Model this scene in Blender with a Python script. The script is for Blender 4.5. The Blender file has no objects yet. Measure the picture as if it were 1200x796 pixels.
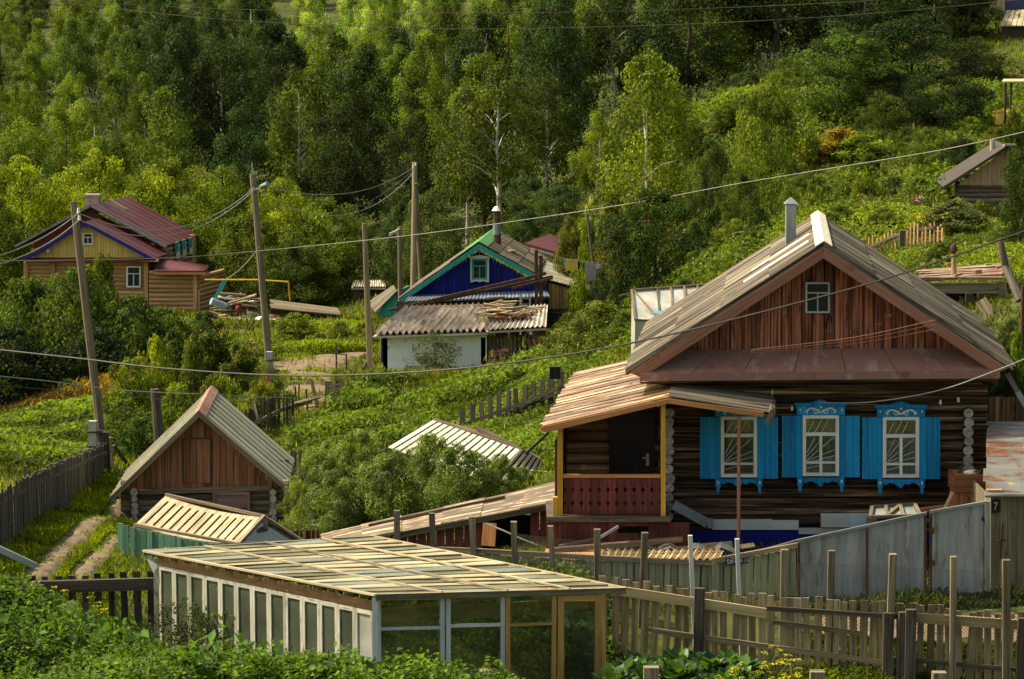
import bpy, math, random
import numpy as np
from mathutils import Vector
S = bpy.context.scene
COL = S.collection
# ------------------------------------------------------------------ camera, sky, sun, exposure
FPX, CAMZ, HZ = 3000.0, 10.0, 38.0
TH = math.atan((398 - HZ) / FPX)
cd = bpy.data.cameras.new("camera"); cam = bpy.data.objects.new("camera", cd); COL.objects.link(cam)
cd.sensor_width = 36; cd.lens = 36 * FPX / 1200; cd.clip_start = 0.5; cd.clip_end = 3000
cam.location = (0, 0, CAMZ); cam.rotation_euler = (math.pi / 2 - TH, 0, 0)
S.camera = cam
SUN = Vector((-0.72, 0.16, 0.92)).normalized()
W = bpy.data.worlds.new("World"); S.world = W; W.use_nodes = True
nt = W.node_tree; bg = nt.nodes["Background"]
sky = nt.nodes.new("ShaderNodeTexSky"); sky.sky_type = 'NISHITA'; sky.sun_disc = False
sky.sun_elevation = math.asin(SUN.z); sky.sun_rotation = math.atan2(SUN.x, SUN.y)
sky.air_density = 1.0; sky.dust_density = 3.0; sky.ozone_density = 0.6
tn = nt.nodes.new("ShaderNodeMix"); tn.data_type = 'RGBA'; tn.blend_type = 'MULTIPLY'
tn.inputs[0].default_value = 1.0; tn.inputs[7].default_value = (1.0, 0.90, 0.70, 1)
nt.links.new(sky.outputs[0], tn.inputs[6]); nt.links.new(tn.outputs[2], bg.inputs[0])
bg.inputs[1].default_value = 0.138
ld = bpy.data.lights.new("sun", 'SUN'); ld.energy = 3.5; ld.angle = math.radians(1.5); ld.color = (1.0, 0.91, 0.74)
sun = bpy.data.objects.new("sun", ld); COL.objects.link(sun); sun.location = (0, 0, 80)
sun.rotation_euler = SUN.to_track_quat('Z', 'Y').to_euler()
S.view_settings.view_transform = 'Standard'; S.view_settings.look = 'None'; S.view_settings.gamma = 1
S.view_settings.exposure = 1.0
S.render.engine = 'CYCLES'
S.cycles.max_bounces = 6; S.cycles.diffuse_bounces = 3; S.cycles.glossy_bounces = 3
S.cycles.transmission_bounces = 4; S.cycles.transparent_max_bounces = 10
S.cycles.use_denoising = True
S.cycles.caustics_reflective = False; S.cycles.caustics_refractive = False

R = random.Random(11)
NR = np.random.default_rng(5)
def V(*a): return Vector(a)
CT, ST = math.cos(TH), math.sin(TH)
def P(px, py, Y):
    """the point at distance Y in front of the camera that the photograph shows at (px, py)"""
    u = (px - 600) / FPX; v = (398 - py) / FPX
    t = Y / (CT + v * ST)
    return Vector((u * t, Y, CAMZ + t * (v * CT - ST)))
def X(px, Y): return (px - 600) * Y / FPX * 1.007
# ------------------------------------------------------------------ terrain: thin-plate spline through surveyed points
AN = [(-100,690,43),(20,690,43),(60,742,44),(110,765,44),(170,785,43),(300,825,41),(440,862,41),(20,850,36),(600,840,41),(-200,760,36),(200,800,36),(600,830,36),(900,880,36),
 (1300,880,36),(900,830,40.5),(720,806,43),(900,816,43),(1190,828,42),(1000,750,44.5),(1150,716,46),(1350,700,46),(750,700,47),
 (950,650,50),(1150,645,50),(700,645,49.5),(560,652,52),(600,700,45),(440,690,48),(250,684,50),(138,656,52.8),(280,692,52),(335,684,54),(1180,256,87),(1120,258,85.5),
 (30,662,50),(100,630,56),(112,606,61),(510,443,108),(130,592,65),(128,574,69),(150,618,64.5),(240,624,64.5),(325,624,64.5),(-60,640,52),(300,590,70),(125,556,72),(50,538,80),(118,540,78),(50,488,100),(-150,520,80),(-200,470,110),
 (100,466,106),(210,366,148),(-150,350,160),(350,436,105),(315,450,100),(320,424,113),(390,420,115),(400,392,130),(360,378,145),(290,372,140),
 (433,436,112),(455,446,110),(570,431,110),(560,402,124),(560,452,95),(500,484,85),(550,512,75),(655,480,72),(450,522,75),(620,535,66),(480,606,60),(360,612,62),
 (1060,308,72),(1020,244,85),(960,244,88),(850,302,90),(800,340,85),(780,388,76),(690,436,76),(1130,358,64),(1190,398,58),(1150,246,88),(1175,485,57),(1350,300,70),
 (900,204,110),(1100,172,115),(1180,140,120),(1190,80,140),(1050,122,135),(850,132,150),(900,80,170),(780,192,125),(700,236,132),(650,278,140),(640,314,133),(690,388,123),(640,392,121),(730,370,110),(760,390,95),(600,312,145),(500,332,150),(420,342,160),
 (250,312,170),(60,312,175),(50,210,215),(50,120,260),(300,120,260),(200,30,320),(0,-20,370),(-300,150,260),(600,160,200),(600,75,250),(600,0,320),(900,20,230),(900,-60,300),(1200,20,160),(1200,-80,230),(1400,0,170),
 (1400,200,110)]
pts = [tuple(P(*a)) for a in AN]
pts += [(0,-25,9.5),(0,0,8.2),(0,12,5.6),(0,24,2.6),(-12,0,8.5),(12,0,8),(-15,20,3.5),(15,20,2.2),(-30,30,2),(30,30,0.5),(-40,-20,10),(40,-20,9),
 (-260,620,75),(0,620,80),(260,620,85),(-260,450,45),(260,450,70),(-160,250,8),(160,250,40),(-120,130,-3),(110,130,18),(-70,70,0),(60,60,6)]
TP = np.array(pts)
A2 = TP[:, :2] / 100
def _phi(d2): return 0.5 * d2 * np.log(d2 + 1e-12)
_n = len(A2)
_d2 = ((A2[:, None] - A2[None]) ** 2).sum(-1)
_K = _phi(_d2) + np.eye(_n) * 1.2e-4
_Pm = np.c_[np.ones(_n), A2]
_L = np.block([[_K, _Pm], [_Pm.T, np.zeros((3, 3))]])
_w = np.linalg.solve(_L, np.r_[TP[:, 2], np.zeros(3)])
def Tn(x, y):
    x = np.asarray(x, float).ravel(); y = np.asarray(y, float).ravel(); out = np.empty(len(x))
    for i in range(0, len(x), 20000):
        q = np.c_[x[i:i+20000], y[i:i+20000]] / 100
        d2 = ((q[:, None] - A2[None]) ** 2).sum(-1)
        out[i:i+20000] = _phi(d2) @ _w[:_n] + _w[_n] + q @ _w[_n+1:]
    return out
def T(x, y): return float(Tn([x], [y])[0])
def GP(px, Y):
    x = X(px, Y); return Vector((x, Y, T(x, Y)))
# ------------------------------------------------------------------ materials
def lk(nt, a, b): nt.links.new(a, b)
def M(name, c1, c2, c3=None, t3=0.6, sx=1.2, sy=22, rough=0.8, var=0.35, metal=0.0, bump=0.25, spec=0.25, ws=(1.5, 3.0), c4=None, t4=0.62, rp=(0.36, 0.64)):
    """grain along each piece's own length (UV in metres), worn or highlight patches c3 / c4, brightness per piece"""
    m = bpy.data.materials.new(name); m.use_nodes = True; t = m.node_tree; N = t.nodes
    b = N["Principled BSDF"]; uv = N.new("ShaderNodeUVMap"); uv.uv_map = "UVMap"
    def noise(sc, det=5, r=0.6):
        mp = N.new("ShaderNodeMapping"); mp.inputs[3].default_value = (sc[0], sc[1], 1); lk(t, uv.outputs[0], mp.inputs[0])
        n = N.new("ShaderNodeTexNoise"); n.inputs["Scale"].default_value = 1; n.inputs["Detail"].default_value = det; n.inputs["Roughness"].default_value = r
        lk(t, mp.outputs[0], n.inputs[0]); return n
    n1 = noise((sx, sy)); r = N.new("ShaderNodeValToRGB")
    r.color_ramp.elements[0].position = rp[0]; r.color_ramp.elements[1].position = rp[1]
    r.color_ramp.elements[0].color = (*c1, 1); r.color_ramp.elements[1].color = (*c2, 1)
    lk(t, n1.outputs[0], r.inputs[0]); col = r.outputs[0]
    for c, th, sc in ((c3, t3, ws), (c4, t4, (ws[1] * 0.7, ws[0] * 1.3))):
        if c is None: continue
        n2 = noise(sc, 8, 0.7); mr = N.new("ShaderNodeMapRange"); mr.inputs[1].default_value = th - 0.03; mr.inputs[2].default_value = th + 0.04
        lk(t, n2.outputs[0], mr.inputs[0]); mx = N.new("ShaderNodeMix"); mx.data_type = 'RGBA'
        lk(t, mr.outputs[0], mx.inputs[0]); lk(t, col, mx.inputs[6]); mx.inputs[7].default_value = (*c, 1); col = mx.outputs[2]
    at = N.new("ShaderNodeAttribute"); at.attribute_name = "rnd"
    mr = N.new("ShaderNodeMapRange"); mr.inputs[3].default_value = 1 - var; mr.inputs[4].default_value = 1 + var * 0.8
    lk(t, at.outputs["Fac"], mr.inputs[0])
    mv = N.new("ShaderNodeVectorMath"); mv.operation = 'SCALE'; lk(t, col, mv.inputs[0]); lk(t, mr.outputs[0], mv.inputs[3])
    lk(t, mv.outputs[0], b.inputs["Base Color"])
    b.inputs["Roughness"].default_value = rough; b.inputs["Metallic"].default_value = metal; b.inputs["Specular IOR Level"].default_value = spec
    if bump:
        bm = N.new("ShaderNodeBump"); bm.inputs[0].default_value = bump; bm.inputs[1].default_value = 0.02
        lk(t, n1.outputs[0], bm.inputs[2]); lk(t, bm.outputs[0], b.inputs["Normal"])
    return m
def leafmat(name, trans=0.34, rough=0.6, spec=0.12, flat=False):
    m = bpy.data.materials.new(name); m.use_nodes = True; t = m.node_tree; N = t.nodes; b = N["Principled BSDF"]
    oi = N.new("ShaderNodeObjectInfo"); at = N.new("ShaderNodeAttribute"); at.attribute_name = "rnd"
    r = N.new("ShaderNodeValToRGB"); e = r.color_ramp.elements
    e[0].position = 0; e[0].color = (0.22, 0.29, 0.26, 1); e[1].position = 1; e[1].color = (2.1, 2.2, 1.0, 1)
    k = e.new(0.5); k.color = (0.9, 0.95, 0.9, 1)
    lk(t, at.outputs["Fac"], r.inputs[0])
    mx = N.new("ShaderNodeMix"); mx.data_type = 'RGBA'; mx.blend_type = 'MULTIPLY'; mx.inputs[0].default_value = 1
    lk(t, oi.outputs["Color"], mx.inputs[6]); lk(t, r.outputs[0], mx.inputs[7])
    lk(t, mx.outputs[2], b.inputs["Base Color"]); b.inputs["Roughness"].default_value = rough; b.inputs["Specular IOR Level"].default_value = spec
    tr = N.new("ShaderNodeBsdfTranslucent"); hs = N.new("ShaderNodeMix"); hs.data_type = 'RGBA'; hs.blend_type = 'MULTIPLY'; hs.inputs[0].default_value = 1
    hs.inputs[7].default_value = (1.5, 1.45, 0.6, 1); lk(t, mx.outputs[2], hs.inputs[6]); lk(t, hs.outputs[2], tr.inputs[0])
    ms = N.new("ShaderNodeMixShader"); ms.inputs[0].default_value = trans
    lk(t, b.outputs[0], ms.inputs[1]); lk(t, tr.outputs[0], ms.inputs[2]); lk(t, ms.outputs[0], N["Material Output"].inputs[0])
    return m
def glassmat(name, tint=(0.7, 0.78, 0.66), gloss=0.18, rough=0.03, milk=None, milkf=0.0):
    m = bpy.data.materials.new(name); m.use_nodes = True; t = m.node_tree; N = t.nodes; N.remove(N["Principled BSDF"])
    tr = N.new("ShaderNodeBsdfTransparent"); tr.inputs[0].default_value = (*tint, 1)
    gl = N.new("ShaderNodeBsdfGlossy"); gl.inputs["Roughness"].default_value = rough; gl.inputs[0].default_value = (0.9, 0.9, 0.85, 1)
    fr = N.new("ShaderNodeFresnel"); fr.inputs[0].default_value = 1.5
    ad = N.new("ShaderNodeMath"); ad.operation = 'ADD'; ad.inputs[1].default_value = gloss * 0.3; ad.use_clamp = True; lk(t, fr.outputs[0], ad.inputs[0])
    ms = N.new("ShaderNodeMixShader"); lk(t, ad.outputs[0], ms.inputs[0]); lk(t, tr.outputs[0], ms.inputs[1]); lk(t, gl.outputs[0], ms.inputs[2])
    last = ms
    if milk:
        df = N.new("ShaderNodeBsdfDiffuse"); df.inputs[0].default_value = (*milk, 1); tl = N.new("ShaderNodeBsdfTranslucent"); tl.inputs[0].default_value = (*milk, 1)
        m2 = N.new("ShaderNodeMixShader"); m2.inputs[0].default_value = 0.5; lk(t, df.outputs[0], m2.inputs[1]); lk(t, tl.outputs[0], m2.inputs[2])
        tc = N.new("ShaderNodeTexCoord"); n = N.new("ShaderNodeTexNoise"); n.inputs["Scale"].default_value = 1.6; n.inputs["Detail"].default_value = 6
        lk(t, tc.outputs["Object"], n.inputs[0]); mr = N.new("ShaderNodeMapRange"); mr.inputs[1].default_value = 0.3; mr.inputs[2].default_value = 0.7
        mr.inputs[3].default_value = milkf * 0.55; mr.inputs[4].default_value = min(1, milkf * 1.35); lk(t, n.outputs[0], mr.inputs[0])
        m3 = N.new("ShaderNodeMixShader"); lk(t, mr.outputs[0], m3.inputs[0]); lk(t, ms.outputs[0], m3.inputs[1]); lk(t, m2.outputs[0], m3.inputs[2]); last = m3
    lk(t, last.outputs[0], N["Material Output"].inputs[0])
    return m
def plain(name, c, rough=0.6, metal=0.0, var=0.15): return M(name, tuple(x * 0.85 for x in c), tuple(min(1, x * 1.12) for x in c), sx=3, sy=5, rough=rough, metal=metal, var=var, bump=0.1)
m_log = M("dark_log", (.010, .006, .004), (.17, .088, .042), (.36, .22, .115), .57, sx=.6, sy=18, var=.75, rp=(.42, .66), ws=(.3, 13), bump=.6)
m_logsh = M("grey_log", (.07, .05, .033), (.24, .17, .11), (.33, .27, .2), .6, sx=.8, sy=16, var=.4, ws=(.6, 8), bump=.6)
m_logend = M("whitewashed_log_end", (.27, .24, .19), (.50, .46, .38), (.13, .10, .07), .57, sx=14, sy=14, var=.3, ws=(16, 16))
m_red = M("red_brown_board", (.13, .038, .02), (.43, .155, .085), (.04, .022, .016), .58, sx=.7, sy=20, var=.4, ws=(1.2, 6), c4=(.46, .22, .13), t4=.64, rp=(.42, .6))
m_red2 = M("brown_board", (.15, .055, .026), (.34, .14, .065), (.06, .03, .02), .66, sx=.7, sy=20, var=.35, ws=(1.2, 6))
m_fascia = M("faded_pink_brown_board", (.23, .10, .06), (.36, .17, .11), (.15, .08, .05), .64, sx=.6, sy=18, var=.2)
m_apron = M("rusty_painted_tin", (.27, .13, .095), (.22, .12, .09), (.29, .22, .17), .58, sx=2, sy=2, rough=.6, var=.1, ws=(1.3, 2.6), c4=(.18, .07, .04), t4=.6)
m_slate = M("weathered_slate", (.028, .022, .015), (.235, .195, .13), (.04, .032, .022), .6, sx=.22, sy=6.5, rp=(.41, .6), rough=.8, var=.32, ws=(.5, 3.2), c4=(.42, .35, .22), t4=.66)  # streaks put the waves' light and shade into the colour; patches are weathering
m_white = M("white_paint", (.60, .60, .53), (.78, .77, .70), (.42, .36, .27), .68, sx=2, sy=9, var=.12, ws=(3, 9))
m_pale = M("pale_new_board", (.72, .62, .42), (.90, .80, .58), sx=.8, sy=14, var=.15, rough=.6)
m_blue = M("bright_blue_paint", (.007, .165, .36), (.014, .27, .52), (.045, .30, .47), .6, sx=.6, sy=16, rough=.7, var=.22, ws=(1.2, 9), spec=.2, c4=(.03, .10, .17), t4=.66)
m_zinc = M("zinc_sheet", (.17, .20, .20), (.28, .31, .31), (.17, .17, .16), .64, sx=1.2, sy=4, rough=.5, metal=.15, var=.15, ws=(2, 3))
m_yel = M("ochre_paint", (.42, .24, .025), (.56, .34, .05), (.25, .13, .03), .66, sx=.8, sy=14, var=.12)
m_maroon = M("maroon_board", (.075, .018, .014), (.16, .045, .032), (.04, .015, .012), .63, sx=.8, sy=16, var=.4, c4=(.22, .10, .07), t4=.7)
m_door = plain("dark_door", (.022, .013, .011), .35)
m_steel = plain("dull_steel", (.4, .38, .34), .35, .8)
m_orange = M("orange_brown_board", (.36, .15, .05), (.52, .25, .09), (.22, .10, .05), .64, sx=.6, sy=18, var=.15)
m_porchroof = M("brown_roof_sheet", (.09, .042, .02), (.36, .19, .085), (.70, .55, .28), .54, sx=.4, sy=9, rough=.38, var=.35, ws=(.5, 2.5), c4=(.16, .08, .045), t4=.6, spec=.5)  # pale golden patches paint the sheet's bright glare into the colour
m_grey = M("weathered_grey_plank", (.09, .068, .04), (.29, .225, .14), (.05, .04, .028), .64, sx=.8, sy=18, var=.45, ws=(1, 6), bump=.5)
m_greyd = M("dark_weathered_plank", (.035, .028, .02), (.13, .105, .075), (.022, .018, .013), .62, sx=.8, sy=18, var=.5, bump=.5)
m_blackp = M("blackened_plank", (.015, .012, .009), (.06, .048, .034), (.09, .08, .06), .66, sx=.8, sy=18, var=.5, bump=.5)
m_picket = M("pale_weathered_picket", (.17, .12, .06), (.44, .345, .19), (.11, .085, .055), .62, sx=.8, sy=16, var=.35, ws=(1.5, 6), c4=(.36, .22, .09), t4=.66, bump=.4)
m_rail = M("fresh_rail_board", (.33, .24, .11), (.52, .41, .22), (.25, .13, .05), .6, sx=.7, sy=14, var=.25)
m_greenf = M("faded_green_plank", (.22, .24, .13), (.36, .37, .22), (.17, .15, .09), .62, sx=.7, sy=16, var=.25, ws=(1, 6))
m_greenb = M("sea_green_board", (.07, .17, .105), (.13, .26, .17), (.09, .12, .08), .63, sx=.7, sy=16, var=.25)
m_gate = M("grey_gate_sheet", (.20, .22, .22), (.33, .35, .33), (.17, .145, .11), .57, sx=9, sy=.7, rough=.55, var=.06, ws=(5, .9), c4=(.40, .40, .34), t4=.64, metal=.1, bump=.05)
m_rust = M("rusty_iron", (.045, .022, .014), (.12, .055, .03), (.05, .03, .02), .6, sx=4, sy=4, rough=.75, var=.2)
m_tin = M("rust_streaked_tin", (.13, .145, .14), (.23, .225, .18), (.16, .065, .03), .52, sx=.8, sy=1.5, rough=.5, metal=.2, var=.08, ws=(.9, 2.2), c4=(.42, .30, .12), t4=.6)  # rust streaks, plus yellow patches painted in for a reflection on the tin
m_dirtroof = M("old_felt_roof", (.09, .06, .035), (.21, .14, .075), (.66, .52, .26), .55, sx=.9, sy=3, rough=.5, var=.2, ws=(.6, 2.4), c4=(.13, .08, .05), t4=.57, spec=.4)
m_frame = M("peeling_white_frame", (.34, .33, .25), (.52, .50, .39), (.24, .17, .10), .6, sx=1.5, sy=10, var=.18, ws=(2.5, 9))
m_frameb = M("blue_grey_frame", (.40, .44, .43), (.52, .55, .52), (.30, .26, .19), .64, sx=1.5, sy=10, var=.12)
m_framew = M("varnished_frame", (.36, .19, .05), (.50, .29, .09), (.24, .12, .04), .64, sx=1.2, sy=14, var=.15, rough=.5)
m_lintel = M("flaking_brown_board", (.17, .095, .04), (.27, .15, .065), (.60, .46, .20), .62, sx=2, sy=8, var=.15, ws=(4, 6))
m_slat = M("pale_roof_slat", (.30, .245, .13), (.58, .48, .29), (.34, .22, .1), .64, sx=.8, sy=12, rough=.55, var=.2)
m_shedroof = M("grey_green_roof_board", (.20, .19, .12), (.38, .36, .24), (.20, .18, .12), .6, sx=.5, sy=8, rough=.6, var=.22, ws=(.8, 3), c4=(.62, .58, .36), t4=.66)
m_brick = M("red_ridge_tin", (.25, .12, .08), (.36, .20, .14), sx=3, sy=6, var=.3)
m_mauve = M("mauve_door_paint", (.22, .12, .10), (.32, .19, .16), (.16, .09, .07), .65, sx=.8, sy=12, var=.1)
m_redroof = M("dark_red_roof", (.06, .010, .009), (.115, .022, .019), (.05, .010, .009), .62, sx=.6, sy=12, rough=.5, var=.2, spec=.35)
m_yelb = M("yellow_board", (.58, .38, .09), (.74, .52, .15), sx=.6, sy=14, var=.12)
m_bluetrim = plain("blue_trim", (.012, .018, .22))
m_porchlog = M("porch_log", (.13, .06, .025), (.32, .17, .075), (.42, .25, .12), .62, sx=.6, sy=16, var=.5, rp=(.42, .62))
m_lightlog = M("honey_timber", (.33, .17, .07), (.56, .33, .15), (.15, .07, .03), .64, sx=.6, sy=16, var=.3)
m_bluewall = M("deep_blue_board", (.004, .008, .12), (.008, .018, .23), (.01, .012, .08), .63, sx=.6, sy=16, var=.35)
m_teal = M("teal_paint", (.02, .24, .20), (.04, .34, .28), (.03, .16, .13), .66, sx=.8, sy=12, var=.1)
m_slateb = M("blue_grey_slate", (.08, .10, .13), (.19, .22, .25), sx=.5, sy=9, var=.2)
m_slatew = M("pale_slate", (.22, .19, .15), (.62, .55, .43), (.18, .13, .09), .6, sx=.5, sy=7, var=.25, ws=(.8, 2), c4=(.40, .25, .18), t4=.66)
m_plaster = M("white_plaster", (.78, .79, .74), (.88, .88, .82), (.40, .40, .34), .62, sx=1.5, sy=1.5, var=.05, ws=(.8, 1.2))
m_pole = M("grey_pole_wood", (.10, .075, .045), (.28, .215, .13), (.09, .065, .04), .62, sx=.5, sy=20, var=.2, ws=(.6, 6), bump=.5)
m_conc = M("concrete", (.33, .33, .29), (.46, .45, .40), (.25, .24, .2), .62, sx=3, sy=3, var=.1)
m_wire = plain("wire", (.06, .05, .04), .5)
m_wirep = plain("pale_cable", (.30, .28, .22), .6)
m_mesh = plain("chain_link_wire", (.10, .095, .08), .5, .5)
m_dark = plain("dark_interior", (.012, .01, .009), .9)  # near-black tone standing for shade inside openings and behind boards
m_film = glassmat("greenhouse_film", (.55, .58, .42), .5, .12, (.80, .73, .45), .88)
m_film2 = glassmat("thin_greenhouse_film", (.6, .64, .45), .4, .08, (.60, .62, .40), .34)
m_glass = glassmat("pane_glass", (.92, .97, .88), .1, .03, (.40, .44, .32), .07)
m_glassa = glassmat("dusty_pane_glass", (.88, .94, .82), .12, .04, (.42, .47, .34), .15)  # grey-green milk puts a faint sky reflection into the pane colour
m_poly = glassmat("polythene", (.6, .6, .5), .3, .2, (.78, .78, .68), .72)
m_win = glassmat("window_glass", (.8, .82, .76), .25, .02)
m_curtain = M("lace_curtain", (.16, .15, .12), (.48, .46, .38), sx=16, sy=20, var=.5, bump=0)
m_pane_dark = plain("dark_pane", (.03, .035, .035), .08)
m_leaf = leafmat("leaf"); m_leafd = leafmat("glossy_leaf", .34, .42, .28); m_grass = leafmat("grass_blade", .5, .7, .08)
m_petal = leafmat("petal", .3, .6, .2)
m_bark = M("bark", (.035, .026, .018), (.12, .09, .06), sx=3, sy=12, var=.2, bump=.6)
m_birch = M("birch_bark", (.42, .39, .31), (.62, .58, .48), (.05, .04, .03), .62, sx=6, sy=2, var=.1, ws=(7, 2))
m_signb = plain("sign_blue", (.006, .009, .07), .4); m_signk = plain("sign_black", (.012, .012, .012), .5)
m_signw = plain("sign_letter", (.75, .75, .7), .6); m_signy = plain("sign_digit", (.62, .50, .28), .6)
m_bluep = plain("blue_plinth", (.004, .01, .15), .5)
m_boardw = M("off_white_board", (.40, .41, .38), (.52, .52, .47), (.34, .32, .27), .64, sx=.6, sy=6, var=.2)
m_cloth_y = plain("yellow_cloth", (.60, .42, .05), .9); m_cloth_t = plain("teal_cloth", (.03, .36, .36), .9); m_cloth_g = plain("grey_cloth", (.24, .22, .24), .9)
m_gas = plain("yellow_pipe_paint", (.55, .36, .02), .5)
m_brk = M("pale_brick", (.40, .30, .25), (.58, .48, .40), (.35, .18, .13), .58, sx=3, sy=14, var=.2)
# ------------------------------------------------------------------ mesh builder
ORG = {}
class MB:
    def __init__(s): s.v = []; s.f = []; s.uv = []; s.r = []; s.mi = []; s.sm = []; s.m = 0
    def face(s, pts, uvs, r, smooth=False):
        i = len(s.v); s.v += [tuple(p) for p in pts]; s.f.append(tuple(range(i, i + len(pts)))); s.uv += uvs; s.r.append(r); s.mi.append(s.m); s.sm.append(smooth)
    def box(s, o, a, b, c, r=None):
        """corner o and three edge vectors; grain along the longest edge"""
        r = R.random() if r is None else r
        E = [a, b, c]; L = [e.length for e in E]; ou, ov = R.uniform(0, 50), R.uniform(0, 50)
        for k in range(3):
            i, j = [q for q in range(3) if q != k]
            if L[j] > L[i]: i, j = j, i
            for side in (0, 1):
                q = o + E[k] * side
                pts = [q, q + E[i], q + E[i] + E[j], q + E[j]]
                n = (E[i].cross(E[j])).dot(E[k])
                uvs = [(ou, ov + k), (ou + L[i], ov + k), (ou + L[i], ov + L[j] + k), (ou, ov + L[j] + k)]
                if (n > 0) != (side == 1): pts.reverse(); uvs.reverse()
                s.face(pts, uvs, r)
        return s
    def bar(s, p, q, w, h, up=Vector((0, 0, 1)), r=None):
        """a bar from p to q, w wide, h tall (along up), centred on the line"""
        d = q - p
        sd = d.cross(up)
        if sd.length < 1e-6: sd = d.cross(Vector((0, 1, 0)))
        sd.normalize(); u = sd.cross(d).normalized()
        return s.box(p - sd * w / 2 - u * h / 2, d, sd * w, u * h, r)
    def prism(s, poly, ext, r=None, u=None):
        """planar polygon pushed along ext; grain along u"""
        r = R.random() if r is None else r
        n = Vector((0, 0, 0))
        for i in range(len(poly)): n += poly[i].cross(poly[(i + 1) % len(poly)])
        u = (u or Vector((0, 0, 1))).normalized(); vv = n.normalized().cross(u)
        if vv.length < .1: u = (poly[1] - poly[0]).normalized(); vv = n.normalized().cross(u)
        ou, ov = R.uniform(0, 50), R.uniform(0, 50); o = poly[0]
        U = [(ou + (p - o).dot(u), ov + (p - o).dot(vv)) for p in poly]
        back = [p + ext for p in poly]; fl = n.dot(ext) > 0
        f1, u1 = list(poly), list(U); f2, u2 = list(back), list(U)
        if fl: f1.reverse(); u1.reverse()
        else: f2.reverse(); u2.reverse()
        s.face(f1, u1, r); s.face(f2, u2, r)
        for i in range(len(poly)):
            j = (i + 1) % len(poly); pts = [poly[i], poly[j], back[j], back[i]]
            l = (poly[j] - poly[i]).length; h = ext.length
            uvs = [(ou, ov), (ou + l, ov), (ou + l, ov + h), (ou, ov + h)]
            if not fl: pts.reverse(); uvs.reverse()
            s.face(pts, uvs, r)
        return s
    def px(s, poly, Y, t, r=None, u=None):
        return s.prism([P(x, y, Y) for x, y in poly], Vector((0, t, 0)), r, u)
    def rc(s, x0, y0, x1, y1, Y, t, r=None):
        a, b, c = P(x0, y1, Y), P(x1, y1, Y), P(x0, y0, Y)
        return s.box(a, b - a, Vector((0, t, 0)), c - a, r)
    def sheet(s, a, b, c, d, t, r=None):
        """slab abcd, thickness t below; grain along a-b"""
        n = (b - a).cross(d - a).normalized()
        if n.z < 0: n = -n
        return s.prism([a, b, c, d], n * -t, r, b - a)
    def corr(s, a, b, c, d, n, amp, rows=1, lap=.015, seg=4, t=.012):
        """corrugated sheets: a-b runs down the slope, a-d across the waves"""
        nn = (b - a).cross(d - a).normalized()
        if nn.z < 0: nn = -nn
        ln = (b - a).length; wd = (d - a).length
        for k in range(rows):
            t0, t1 = k / rows, min(1, (k + 1.06) / rows)
            N = n * seg
            for i in range(N):
                q = []
                for (ii, tt, lf) in ((i, t0, 0), (i, t1, lap), (i + 1, t1, lap), (i + 1, t0, 0)):
                    f = ii / N
                    p = (a + (b - a) * tt) * (1 - f) + (d + (c - d) * tt) * f
                    q.append(p + nn * (amp * math.sin(2 * math.pi * n * f) + lf + amp))
                rr = R.Random if False else ((int(i / (seg * 7)) * 7919 + k * 104729) % 97) / 97
                uvs = [(ln * t0 + k * 7, wd * i / N), (ln * t1 + k * 7, wd * i / N), (ln * t1 + k * 7, wd * (i + 1) / N), (ln * t0 + k * 7, wd * (i + 1) / N)]
                s.face(q, uvs, rr, True)
                if t:
                    e = [q[1], q[1] - nn * t, q[2] - nn * t, q[2]]; s.face(e, uvs, rr)
        return s
    def tube(s, pts, r0, r1=None, n=8, r=None, cap=None, wob=0):
        """a round bar along pts; cap = material slot of its ends"""
        r1 = r0 if r1 is None else r1; rv = R.random() if r is None else r
        rings = []; L = 0; ls = []
        for i, p in enumerate(pts):
            d = (pts[min(i + 1, len(pts) - 1)] - pts[max(i - 1, 0)]).normalized()
            x = d.cross(Vector((0, 0, 1)));  x = x if x.length > .05 else d.cross(Vector((1, 0, 0)))
            x.normalize(); y = d.cross(x)
            rad = r0 + (r1 - r0) * i / max(1, len(pts) - 1)
            rings.append([p + (x * math.cos(2 * math.pi * k / n) + y * math.sin(2 * math.pi * k / n)) * rad * (1 + R.uniform(-wob, wob)) for k in range(n)])
            if i: L += (p - pts[i - 1]).length
            ls.append(L)
        o = R.uniform(0, 40)
        for i in range(len(pts) - 1):
            for k in range(n):
                k2 = (k + 1) % n; w = 2 * math.pi * r0 / n
                s.face([rings[i][k], rings[i][k2], rings[i+1][k2], rings[i+1][k]][::-1],
                       [(o + ls[i], o + k * w), (o + ls[i], o + (k + 1) * w), (o + ls[i+1], o + (k + 1) * w), (o + ls[i+1], o + k * w)][::-1], rv, True)
        m0 = s.m
        if cap is not None: s.m = cap
        for ring, fl in ((rings[0], False), (rings[-1], True)):
            q = ring if fl else ring[::-1]
            s.face(q, [(o + .1 * math.cos(6.28 * k / n), o + .1 * math.sin(6.28 * k / n)) for k in range(n)], R.random())
        s.m = m0
        return s
    def ball(s, c, rx, ry=None, rz=None, n=8, r=None):
        ry = ry or rx; rz = rz or rx; rv = R.random() if r is None else r; m = n // 2 + 1
        def q(i, j):
            a, b = math.pi * i / m, 2 * math.pi * j / n
            return c + Vector((rx * math.sin(a) * math.cos(b), ry * math.sin(a) * math.sin(b), rz * math.cos(a)))
        for i in range(m):
            for j in range(n):
                p = [q(i, j), q(i + 1, j), q(i + 1, j + 1), q(i, j + 1)]
                if i == 0: p = p[:3]
                elif i == m - 1: p = [p[0], p[1], p[3]]
                s.face(p, [(.1 * i, .1 * j)] * len(p), rv, True)
        return s
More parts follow.
